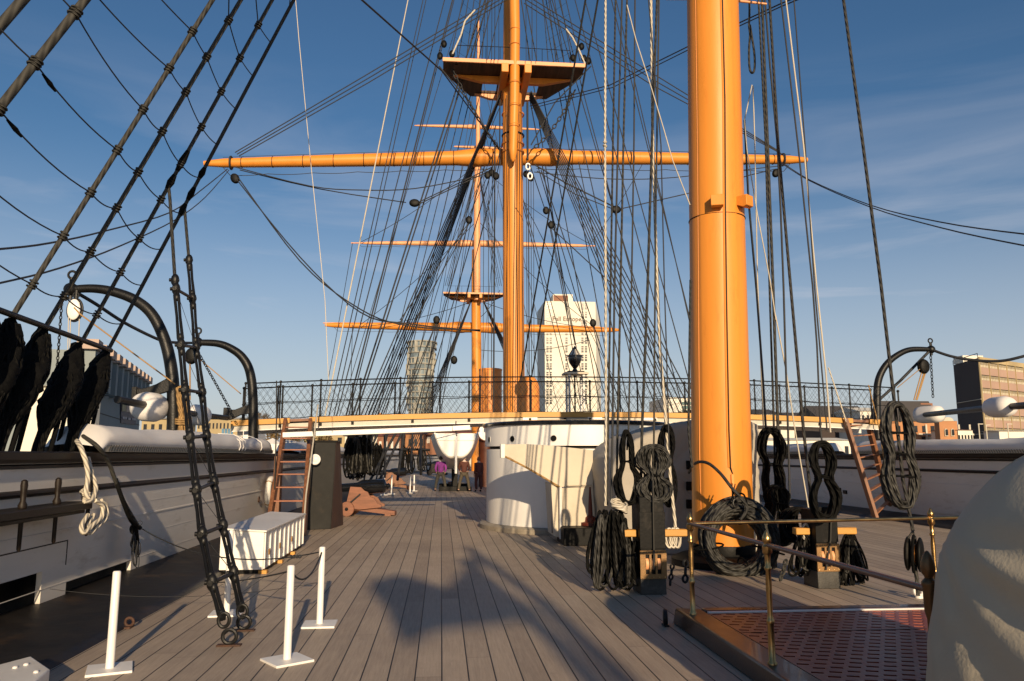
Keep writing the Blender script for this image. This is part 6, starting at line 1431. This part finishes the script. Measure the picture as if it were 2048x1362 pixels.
# twisted glass tower
Y=330; t=thing('glass_tower',P(855,842,Y),'curved glass and concrete tower tapering downwards, left of the far mast','building')
k=mpp(Y); zt_=P(855,682,Y).z; xa=P(825,0,Y).x; xb=P(884,0,Y).x; cxx=(xa+xb)/2; hw_=(xb-xa)/2
GLZ=mat('tower_glazing',(.16,.20,.22),.12,var=.5,vs=.4,bump=0); mb=MB(); mb2=MB(); mb3=MB(); nfl=24
for i in range(nfl):
    f=i/(nfl-1); z=-6+(zt_+6)*f; w=hw_*(.62+.38*f**1.2); sh=hw_*(.10*math.sin(f*3.2)+.12*(1-f)); dep=8
    def arc(r_,zz): return [(cxx-sh*.5+w*r_*math.cos(a),Y+dep-dep*r_*math.sin(a),zz) for a in [math.pi*j/18 for j in range(19)]]
    for (m_,r_,z0,z1) in ((mb,.93,z+.45,z+(zt_+6)/(nfl-1)),(mb2,1.0,z,z+.5)):
        A=arc(r_,z0)+[(cxx-w*r_-sh*.5,Y+dep+6,z0),(cxx+w*r_-sh*.5,Y+dep+6,z0)]; 
        if i==nfl-1 and m_ is mb: continue
        poly=[V(v) for v in arc(r_,z0)]+[V((cxx-w*r_-sh*.5,Y+dep+5,z0)),V((cxx+w*r_-sh*.5,Y+dep+5,z0))]
        m_.prism(poly[::-1],(0,0,z1-z0))
    if i<nfl-1:
        mb3=MB()
        for a in [math.pi*(j+.5)/9 for j in range(9)]:
            if random.random()<.75: mb3.box((cxx-sh*.5+w*.97*math.cos(a),Y+dep-dep*.97*math.sin(a),z+1.6),(.35 if random.random()<.6 else 1.3,.3,2.4))
        if mb3.v: mb3.build('balcony_screens',CONC,t,smooth=False)
mb.build('glazing',GLZ,t,smooth=False); mb2.build('floor_slabs',CONC,t,smooth=False)
# brown office slab on the right
Y=190; t=thing('office_block',P(1980,850,Y),'long office block with a dark end wall and pink window bands at the right edge','building')
k=mpp(Y); c0=P(1905,712,Y+14); c1_=P(1955,712,Y); zt_=P(1955,716,Y).z
xL=P(1905,712,Y+16).x; xM=P(1955,712,Y).x; Ye=Y+16
MB().hexa([V((xL,Ye,-6)),V((xM,Y,-6)),V((xM+60,Y+34,-6)),V((xL+60,Ye+34,-6)),V((xL,Ye,zt_)),V((xM,Y,zt_)),V((xM+60,Y+34,zt_)),V((xL+60,Ye+34,zt_))]).build('walls',DKB,t,smooth=False)
dirv=V((60,34,0)).normalized(); nrm=V((dirv.y,-dirv.x,0)); Lw=(V((60,34,0))).length
R=Matrix((( dirv.x,-nrm.x,0),(dirv.y,-nrm.y,0),(0,0,1)))
def wallbox(mb,u0,u1,z0,z1,off,th=.3):
    o=V((xM,Y,0)); c=o+dirv*((u0+u1)/2)+nrm*(off)+V((0,0,(z0+z1)/2)); mb.box(c,(u1-u0,th,z1-z0),R)
FLR=(zt_+6)/9.4
mf=MB()
for i in range(10):
    z=zt_-1.0-i*FLR*.98
    if z<-6: break
    mb=MB(); mw=MB(); mc=MB(); wallbox(mb,.6,Lw,z-FLR*.98+.1,z-1.35,.10); mb.build('spandrel_band',PNK,t,smooth=False)
    u=.8
    while u<Lw-1.2:
        wallbox(mw,u,u+.55,z-1.3,z-.08,.06); wallbox(mf,u+.6,u+.78,z-1.3,z-.08,.16); wallbox(mc,u-.02,u+.8,z-1.33,z-.75+ (.0 if int(u*7)%3 else .35),.10); wallbox(mc,u+.25,u+.40,z-1.33,z-.1,.11); u+=.85
    mw.build('window_band',WIN,t,smooth=False); mc.build('window_frames',STN,t,smooth=False)
wallbox(mf,.0,.5,-6,zt_,.2); wallbox(mf,0,Lw,zt_-.9,zt_+.3,.25)
for u in range(1,14): wallbox(mf,u*5.1,u*5.1+.16,-6,zt_,.30)
mf.build('frame',YST,t,smooth=False)
for fz in (.36,.66): 
    z=zt_*(1-fz)-6*fz*.5; MB().beam(V((xL,Ye,z))+V((-.1,-.1,0)),V((xM,Y,z))+V((-.1,-.1,0)),.2,.15).build('string_course',STN,t,smooth=False)
MB().box2((xM+3,Y+10,zt_),(xM+9,Y+14,zt_+2)).build('roof_plant',TW,t,smooth=False)
mb=MB(); mb.tube([(xL,Ye,zt_+1.2),(xM,Y,zt_+1.2)],.1,4); 
for q in (0,.5,1): p=V((xL,Ye,zt_)).lerp(V((xM,Y,zt_)),q); mb.tube([p,p+V((0,0,1.2))],.1,4)
mb.build('roof_rail',IRON,t)
# grey building with saw-tooth roof on the left
t=thing('grey_hall',P(220,860,95),'grey-green windowless hall with stepped roof caps and a small coloured banner','building')
A=P(165,706,62); B=P(284,772,100)
def edge(f): x=A.x+(B.x-A.x)*f; y=A.y+(B.y-A.y)*f; return V((x,y,0))
nz_=9; zt0,zt1=A.z,B.z; k0=A.lerp(B,.0); dn=(V((B.x,B.y,0))-V((A.x,A.y,0))).normalized(); nn=V((dn.y,-dn.x,0))
P0=V((A.x,A.y,0))-dn*2; L_=(V((B.x,B.y,0))-P0).length
mb=MB(); zz_=min(A.z,B.z)
zA,zB=A.z,B.z
top0=zA+(zA-zB)/((B-A).length)*2
q0,q1=P0,V((B.x,B.y,0)); back=-nn*30
mb.hexa([q0+V((0,0,-6)),q1+V((0,0,-6)),q1+back+V((0,0,-6)),q0+back+V((0,0,-6)),q0+V((0,0,top0)),q1+V((0,0,zB)),q1+back+V((0,0,zB)),q0+back+V((0,0,top0))]); mb.build('walls',GRYM,t,smooth=False)
R=Matrix(((dn.x,-nn.x,0),(dn.y,-nn.y,0),(0,0,1)))
n_=11
for i in range(n_):
    f=(i+.5)/n_; c=q0.lerp(q1,f); z=top0+(zB-top0)*f
    MB().box(c+nn*.5+V((0,0,z-1.2)),(L_/n_*.30,1.0,3.0),R).build('fin',GRYM,t,smooth=False); MB().box(c+nn*.5+V((0,0,z+.6)),(L_/n_*.55,1.5,.75),R).build('roof_cap',TIN,t,smooth=False)
# panel joints
mb=MB()
for z in (-2,0.5,3,5.4): mb.box((q0+q1)/2+nn*.02+V((0,0,z)),(L_,.06,.07),R)
mb.build('panel_joint',SLATE,t,smooth=False)
# banner on its wall
def atwall(px_,py_):
    # intersect pixel ray with wall plane
    d=ray(px_,py_); tt=(q0-EYE).dot(nn)/d.dot(nn); return EYE+d*tt
bt=thing('banner',atwall(256,825),'dark blue advertising banner with a coloured picture on the grey hall','banner')
def wquad(mb,x0,y0,x1,y1,off): 
    p=[atwall(x0,y0),atwall(x1,y0+(x1-x0)*.12),atwall(x1,y1+(x1-x0)*.12),atwall(x0,y1)]; mb.prism([v+nn*off for v in p],nn*.05)
mb=MB(); wquad(mb,240,804,270,846,.05); mb.build('cloth',mat('banner_blue',(.02,.022,.06),.6),bt,smooth=False)
for x0,y0,x1,y1,c,nm in ((241,806,249,822,(.25,.22,.10),'picture_patch'),(250,806,257,824,(.45,.36,.30),'picture_patch'),(257,808,262,826,(.5,.24,.05),'picture_patch'),(262,809,269,826,(.28,.10,.10),'picture_patch'),(242,833,250,837.5,(.30,.30,.34),'pale_strip'),(253,835,258,839.5,(.30,.30,.34),'pale_strip'),(261,836,269,840,(.30,.30,.34),'pale_strip')):
    mb=MB(); wquad(mb,x0,y0,x1,y1,.12); mb.build(nm,mat('banner_ink',c,.6,var=.5,vs=.8),bt,smooth=False)
# white marquee and low buildings left
def gable(label,px0,px1,yeave,yridge,Y,dep,mw,mr,wins=0,zb=-6,name='house',cat='building',wm=None):
    a,b_=P(px0,yeave,Y),P(px1,yeave,Y); zr=P(px0,yridge,Y).z; t=thing(name,((a.x+b_.x)/2,Y,zb),label,cat)
    MB().box2((a.x,Y,zb),(b_.x,Y+dep,a.z)).build('walls',mw,t,smooth=False)
    MB().prism([V((a.x-.4,Y-.4,a.z)),V((a.x-.4,Y+dep/2,zr)),V((a.x-.4,Y+dep+.4,a.z))],(b_.x-a.x+.8,0,0)).build('roof',mr,t,smooth=False)
    if wins:
        for i in range(wins):
            x=a.x+(b_.x-a.x)*(i+.5)/wins; w=(b_.x-a.x)/wins*.42; MB().box((x,Y-.05,a.z-1.6),(w,.14,1.3)).build('window',wm or WIN,t,smooth=False)
    return t
def tent(label,pxc,w,ye,yr,Y):
    c=P(pxc,ye,Y); hwx=w/2*mpp(Y); zr=P(pxc,yr,Y).z; t=thing('marquee',(c.x,Y,-6),label,'tent')
    mb=MB(); b4=[V((c.x-hwx,Y-hwx,c.z)),V((c.x+hwx,Y-hwx,c.z)),V((c.x+hwx,Y+hwx,c.z)),V((c.x-hwx,Y+hwx,c.z))]; ap=V((c.x,Y,zr)); mb.add(b4+[ap],[(0,1,4),(1,2,4),(2,3,4),(3,0,4)]); mb.build('roof',CLEANW,t,smooth=False); MB().box2((c.x-hwx,Y-hwx,-6),(c.x+hwx,Y+hwx,c.z)).build('walls',CLEANW,t,smooth=False)
gable('long low yellow stone range behind the left rail, nearer half',284,345,838,831,150,14,YST,STN,4)
gable('long low stone range behind the left rail, farther half',395,482,838,832,190,14,YST,STN,12)
tent('white pointed tent seen just left of the bridge ladder',545,44,888,876,80)
gable('white shed roof behind the dark deadeyes',60,140,795,778,90,20,TW,TW,0,name='shed')
gable('pale warehouse between the left deadeyes',-60,60,812,800,80,16,YST,STN,0,name='shed')
gable('white building seen between the left deadeyes',52,196,772,770,54,.6,TW,TW,0,name='shed')
t=thing('kiosk',P(500,880,60),'small blue and white kiosk seen below the left bridge end','kiosk')
a,b_=P(487,846,60),P(514,846,60); MB().box2((a.x,60,-6),(b_.x,63,a.z)).build('walls',CLEANW,t); 
for i in range(4): MB().box2((P(491+5.5*i,0,60).x,59.9,P(0,880,60).z),(P(495+5.5*i,0,60).x,59.98,P(0,856,60).z)).build('window',mat('blue_glass',(.10,.22,.34),.2),t,smooth=False)
# town seen under and over the bridge, left of centre
for i,(x0,x1,ye,yr,Y,mw,mr,lab) in enumerate(((755,802,872,862,140,BRK,REDR,'red brick terrace house with a red roof, leftmost under the bridge'),(802,850,868,856,150,BRK2,REDR,'brick house with orange-red roof under the bridge'),(850,905,864,852,160,BRK,SLATE,'dark roofed brick house behind the boat'),(905,960,868,858,150,STN,REDR,'pale house with red roof behind the boat'),(690,755,872,860,150,TW,SLATE,'pale house behind the main shrouds'),(610,690,866,856,170,YST,REDR,'stone house behind the dark casing'),(640,700,838,833,220,BRK,REDR,'low brick roof showing above the bridge edge'))):
    gable(lab,x0,x1,ye,yr,Y,12,mw,mr,4,wm=TW if i%2==0 else WIN)
MB().box2((P(776,0,200).x,200,-6),(P(784,0,200).x,202,P(780,826,200).z)).build('chimney_stack',BRK2,label='red brick chimney stack just above the ochre bridge edge',cat='chimney',smooth=False)
# right hand town
t,a,b_=box_building('pale modern building with green glass left of the big mast',1333,1402,795,230,20,TW,'office_building')
for i in range(3):
    q=P(1340,806+i*8,229.9); MB().box2((P(1338,0,230).x,229.8,q.z-.5),(P(1400,0,230).x,229.95,q.z+.35)).build('window_band',mat('green_glass',(.10,.17,.16),.1),t,smooth=False)
MB().box2((P(1352,0,230).x,233,a.z),(P(1380,0,230).x,240,P(0,788,230).z)).build('roof_box',BRK,t,smooth=False)
gable('low dark hipped roof just right of the big mast',1500,1560,828,815,200,16,STN,SLATE,3)
gable('pale building with dark roof behind the right bridge rail',1560,1640,834,822,220,16,TW,SLATE,6)
gable('long dark roofed shed behind the right end of the bridge',1640,1745,838,808,180,14,DKB,SLATE,0)
gable('white shop row behind the right rail under the bridge',1503,1700,880,874,120,10,TW,TW,12)
gable('white fronted building with blue panel right of the shed',1720,1770,822,812,170,12,TW,TW,5)
t=gable('orange brick public house with pale trim behind the hanging coil',1770,1872,842,800,150,5,BRK2,SLATE,6)
c=P(1862,800,150); MB().box2((c.x-1,152,P(0,820,150).z),(c.x+1.6,154,P(0,793,150).z)).build('chimney',BRK,t,smooth=False)
for xx in range(1776,1870,12): MB().box2((P(xx,0,150).x,149.86,P(0,880,150).z),(P(xx+6,0,150).x,149.96,P(0,869,150).z)).build('window',STN if xx%24 else WIN,t,smooth=False)
MB().box2((P(1770,0,150).x,149.8,P(0,866,150).z),(P(1872,0,150).x,149.97,P(0,862,150).z)).build('cornice',STN,t,smooth=False)
for xx in (1785,1805,1825,1845,1865): MB().box2((P(xx-1.5,0,150).x,149.75,-6),(P(xx+1.5,0,150).x,149.93,P(0,842,150).z)).build('pilaster',STN,t,smooth=False)
t,a,b_=box_building('small orange and cream gabled front with two arched windows',1878,1914,842,140,1.5,BRK2,'gabled_house')
c=P(1896,842,140); kk=mpp(140)
MB().prism([V((c.x-18*kk,139.9,c.z))]+[V((c.x-math.cos(q)*12*kk,139.9,c.z+math.sin(q)*8*kk)) for q in [math.pi*j/10 for j in range(11)]]+[V((c.x+18*kk,139.9,c.z))],(0,1,0)).build('curved_gable',STN,t,smooth=False)
for s in (-7,7): 
    MB().prism([V((c.x+(s-3.5)*kk,139.8,P(0,868,140).z)),V((c.x+(s+3.5)*kk,139.8,P(0,868,140).z))]+[V((c.x+(s+3.5*math.cos(q))*kk,139.8,P(0,855,140).z+3.5*kk*math.sin(q))) for q in [math.pi*j/8 for j in range(9)]],(0,.15,0)).build('arched_window',STN,t,smooth=False)
    MB().prism([V((c.x+(s-2.2)*kk,139.6,P(0,866,140).z)),V((c.x+(s+2.2)*kk,139.6,P(0,866,140).z))]+[V((c.x+(s+2.2*math.cos(q))*kk,139.6,P(0,855,140).z+2.2*kk*math.sin(q))) for q in [math.pi*j/8 for j in range(9)]],(0,.15,0)).build('pane',WIN,t,smooth=False)
gable('low white building left of the office block foot',1914,1945,860,857,140,8,TW,BRK,5)
gable('low cream hoarding in front of the office block',1998,2060,862,860,130,4,TW,STN,0)
for i,(xx,yy) in enumerate(((1957,848),(1972,850),(2015,848))):
    a=P(xx,yy,120); t=thing('street_lamp',(a.x,120,-6),'thin pale street lamp in front of the office block, %s one'%('left','middle','right')[i],'street lamp'); MB().tube([(a.x,120,-6),(a.x,120,a.z)],.09,6).build('pole',STN,t); MB().box((a.x+.3,120,a.z),(.9,.2,.12)).build('head',STN,t)
# autumn trees behind the bridge end
def tree(label,pxc,ytop,wpx,Y,m,seed,ybase=885):
    rnd=random.Random(seed); c=P(pxc,ytop,Y); r=wpx/2*mpp(Y); zb=-6; t=thing('tree',(c.x,Y,zb),label,'tree','trees ashore'); H=c.z-zb
    MB().tube([(c.x,Y,zb),(c.x+.1,Y,zb+H*.4),(c.x,Y,zb+H*.8)],[r*.12,r*.08,r*.03],7).build('trunk',WOOD,t)
    mb=MB()
    for i in range(5):
        a=rnd.uniform(0,6.28); mb.tube([(c.x,Y,zb+H*.4),(c.x+math.cos(a)*r*.6,Y+math.sin(a)*r*.6,zb+H*rnd.uniform(.6,.85))],[r*.05,r*.015],5)
    mb.build('limbs',WOOD,t)
    mb=MB(); cl=[(rnd.uniform(-.6,.6),rnd.uniform(-.6,.6),rnd.uniform(-.55,.7),rnd.uniform(.3,.5)) for _ in range(12)]
    for i in range(1500):
        q=rnd.choice(cl); d=V((rnd.gauss(0,1),rnd.gauss(0,1),rnd.gauss(0,1))).normalized()*q[3]*rnd.uniform(.6,1.05)
        p=V((c.x,Y,c.z-r*.95))+V((q[0]+d.x,q[1]+d.y,(q[2]+d.z)*.9))*r; s=r*rnd.uniform(.025,.055); e=V((rnd.uniform(-1,1),rnd.uniform(-1,1),rnd.uniform(-1,1))).normalized(); f=e.orthogonal().normalized()
        mb.add([p-e*s,p+f*s,p+e*s,p-f*s],[(0,1,2,3)])
    mb.build('crown',m,t,smooth=False)
LEAF=mat('autumn_leaves',(.16,.10,.03),.8,var=.5,vs=.6); LEAFG=mat('olive_leaves',(.06,.07,.025),.8,var=.4,vs=.6)
tree('ochre autumn tree above the left end of the bridge edge',523,824,40,120,LEAF,1)
tree('brown autumn tree below the bridge behind the left ladder',545,850,60,110,LEAF,2)
tree('green-brown tree left of the ochre one',495,834,34,130,LEAFG,3)
for i,(x,y) in enumerate(((585,850),(610,846),(655,852),(735,850))): tree(['low tree under the bridge, leftmost','low tree under the bridge near the casing','low tree under the bridge, third','low tree behind the dark ropes'][i],x,y,50,150,LEAFG if i%2 else LEAF,10+i)
gable('far low roofs left of the tower block',1080,1205,838,834,260,10,STN,SLATE,10)
gable('far roofs between tower block and green glass building',1205,1333,842,836,260,10,BRK,SLATE,10)
# ================================================================ people
SKIN=mat('skin',(.50,.30,.22),.6,var=.08,bump=0)
def skinned(name,verts,edges,rad,m,parent,root=0,sub=2):
    me=bpy.data.meshes.new(name); me.from_pydata([tuple(v) for v in verts],edges,[]); me.materials.append(m)
    o=bpy.data.objects.new(name,me); COL.objects.link(o); o.parent=parent; o.matrix_parent_inverse=Matrix.Translation(parent.location).inverted()
    s=o.modifiers.new('skin','SKIN'); 
    if not me.skin_vertices: me.skin_vertices if True else None
    lay=me.skin_vertices[0]
    for i,r in enumerate(rad): lay.data[i].radius=(r,r) if not isinstance(r,tuple) else r
    lay.data[root].use_root=True; s.use_smooth_shade=True
    q=o.modifiers.new('sub','SUBSURF'); q.levels=sub; q.render_levels=sub
    return o
def person(label,px_,py_,h,top_c,leg_c,hair_c,arms,stance=.16,rot=0,bald=False,lean=0):
    o=PZ(px_,py_); t=thing('person',o,label,'person','people standing by the boat'); s=h/1.75; R=RZ(rot)
    def w(v): return o+R@(V(v)*s)
    J={'pel':(0,0,.95),'ch':(lean,0.02,1.25),'ns':(lean,0.0,1.44),'nk':(lean,.01,1.50),'hd':(lean,.02,1.60),'ht':(lean,0,1.70)}
    V_=[w(J['pel']),w(J['ch']),w(J['ns']),w(J['nk']),w(J['hd']),w(J['ht'])]; E=[(0,1),(1,2),(2,3),(3,4),(4,5)]; Rr=[.10,.10,.06,.052,.088,.065]
    for sd_ in (-1,1):
        k=len(V_); V_+=[w((sd_*.10,0,.90)),w((sd_*(.12+stance*.5),.02,.48)),w((sd_*(.10+stance),-.02,.09)),w((sd_*(.11+stance),.14,.04))]; E+=[(0,k),(k,k+1),(k+1,k+2),(k+2,k+3)]; Rr+=[.095,.062,.045,.04]
        a=arms; sh=w((sd_*.19+lean,0,1.40)); el=w((sd_*a[0]+lean,a[1],1.13)); wr=w((sd_*a[2]+lean,a[3],a[4])); k=len(V_)
        hd=wr+(wr-el).normalized()*.09*s
        V_+=[sh,el,wr,hd]; E+=[(2,k),(k,k+1),(k+1,k+2),(k+2,k+3)]; Rr+=[.062,.045,.032,.034]
        # fingers and thumb as short chains from the palm
        for q in range(4):
            m=len(V_); off=R@V((0,(q-1.5)*.018,0))*s; V_+=[hd+off,hd+off+(wr-el).normalized()*.07*s]; E+=[(k+3,m),(m,m+1)]; Rr+=[.010,.008]
        m=len(V_); V_+=[hd+R@V((0,.04,.01))*s]; E.append((k+3,m)); Rr.append(.010)
    skinned('body',V_,E,[r*s if not isinstance(r,tuple) else r for r in Rr],SKIN,t)
    TC_=mat('top_cloth',top_c,.8,var=.1); LC=mat('trouser_cloth',leg_c,.8,var=.1); HC=mat('hair',hair_c,.7)
    V_=[w((0,0,.88)),w(J['ch']),w((lean,0,1.43)),w((lean,0,1.475))]; E=[(0,1),(1,2),(2,3)]; Rr=[.155,.175,.115,.07]
    for sd_ in (-1,1):
        a=arms; k=len(V_); V_+=[w((sd_*.19+lean,0,1.40)),w((sd_*a[0]+lean,a[1],1.13)),w((sd_*a[2]+lean,a[3],a[4])).lerp(w((sd_*a[0]+lean,a[1],1.13)),.08)]; E+=[(2,k),(k,k+1),(k+1,k+2)]; Rr+=[.080,.062,.050]
    skinned('jacket',V_,E,[tuple(q*s for q in r) if isinstance(r,tuple) else r*s for r in Rr],TC_,t)
    V_=[w((0,0,.94))]; E=[]; Rr=[.14]
    for sd_ in (-1,1):
        k=len(V_); V_+=[w((sd_*.10,0,.86)),w((sd_*(.12+stance*.5),.02,.48)),w((sd_*(.10+stance),-.02,.10))]; E+=[(0,k),(k,k+1),(k+1,k+2)]; Rr+=[.115,.082,.068]
    skinned('trousers',V_,E,[r*s for r in Rr],LC,t)
    for sd_ in (-1,1): MB().ball(w((sd_*(.11+stance),.05,.045)),(.05*s,.13*s,.045*s),12,8).build('shoe',BLACK,t,ang=80)
    if not bald: MB().ball(w((lean,-.015,1.655)),(.092*s,.105*s,.10*s),14,10).build('hair',HC,t,ang=80)
    else: MB().ball(w((lean,-.03,1.62)),(.088*s,.08*s,.05*s),14,10).build('hair',HC,t,ang=80)
    MB().ring(w((lean,0,1.49)),.062*s,.02*s,None,6,16).build('collar',CLEANW,t)
    hc=w((lean,.02,1.62))  # face on the far side, towards the boat
    mb=MB(); mb.ball(hc+R@V((0,.105,-.01))*s,(.014,.022,.02)); mb.build('nose',SKIN,t)
    for sd_ in (-1,1): MB().ball(hc+R@V((sd_*.032,.088,.02))*s,(.012,.008,.008),8,6).build('eye',BLACK,t); MB().ball(hc+R@V((sd_*.092,0,-.01))*s,(.012,.022,.03),8,6).build('ear',SKIN,t)
    MB().ball(hc+R@V((0,.09,-.05))*s,(.025,.008,.006),8,6).build('mouth',RED,t)
person('person in a purple jacket and dark trousers, back turned, feet apart',881,982,1.70,(.22,.035,.24),(.05,.045,.035),(.04,.03,.02),(.27,-.03,.21,.06,.92))
person('grey-haired person in a dark brown jacket and olive trousers, back turned',928,983,1.72,(.075,.022,.014),(.07,.055,.035),(.5,.45,.4),(.25,.08,.20,.16,1.0),stance=.17,bald=True)
person('person in reddish brown clothes at the right of the three',957,983,1.66,(.11,.028,.02),(.10,.028,.02),(.20,.08,.04),(.22,-.03,.22,.04,.86),stance=.04,rot=.5)
# ================================================================ ensign behind the viewer (its shadow falls on the deck)
YS_=-17.0
def caster(px_,py_):
    g=PZ(px_,py_); tt=(YS_-g.y)/SD.y; return g+SD*tt
fl=[(735,1165),(800,1148),(855,1165),(890,1178),(925,1140),(945,1100),(960,1112),(970,1150),(1000,1180),(1060,1210),(1090,1235),(1000,1250),(880,1262),(810,1292),(790,1265),(770,1215),(745,1190)]
t=thing('ensign',caster(1000,1180),'limp ensign on its staff behind the viewer, known by its shadow on the deck','flag')
poly=[caster(x,y) for x,y in fl]; MB().prism(poly,(0,.06,0)).build('flag_cloth',mat('bunting',(.5,.5,.5),.9),t,smooth=False)
for a in (((935,1095),(1080,1200),(1250,1362),(1400,1500)),((925,1120),(1010,1190),(1120,1290),(1240,1420))):
    MB().tube([caster(x,y) for x,y in a],.11,8).build('staff',WOOD,t)
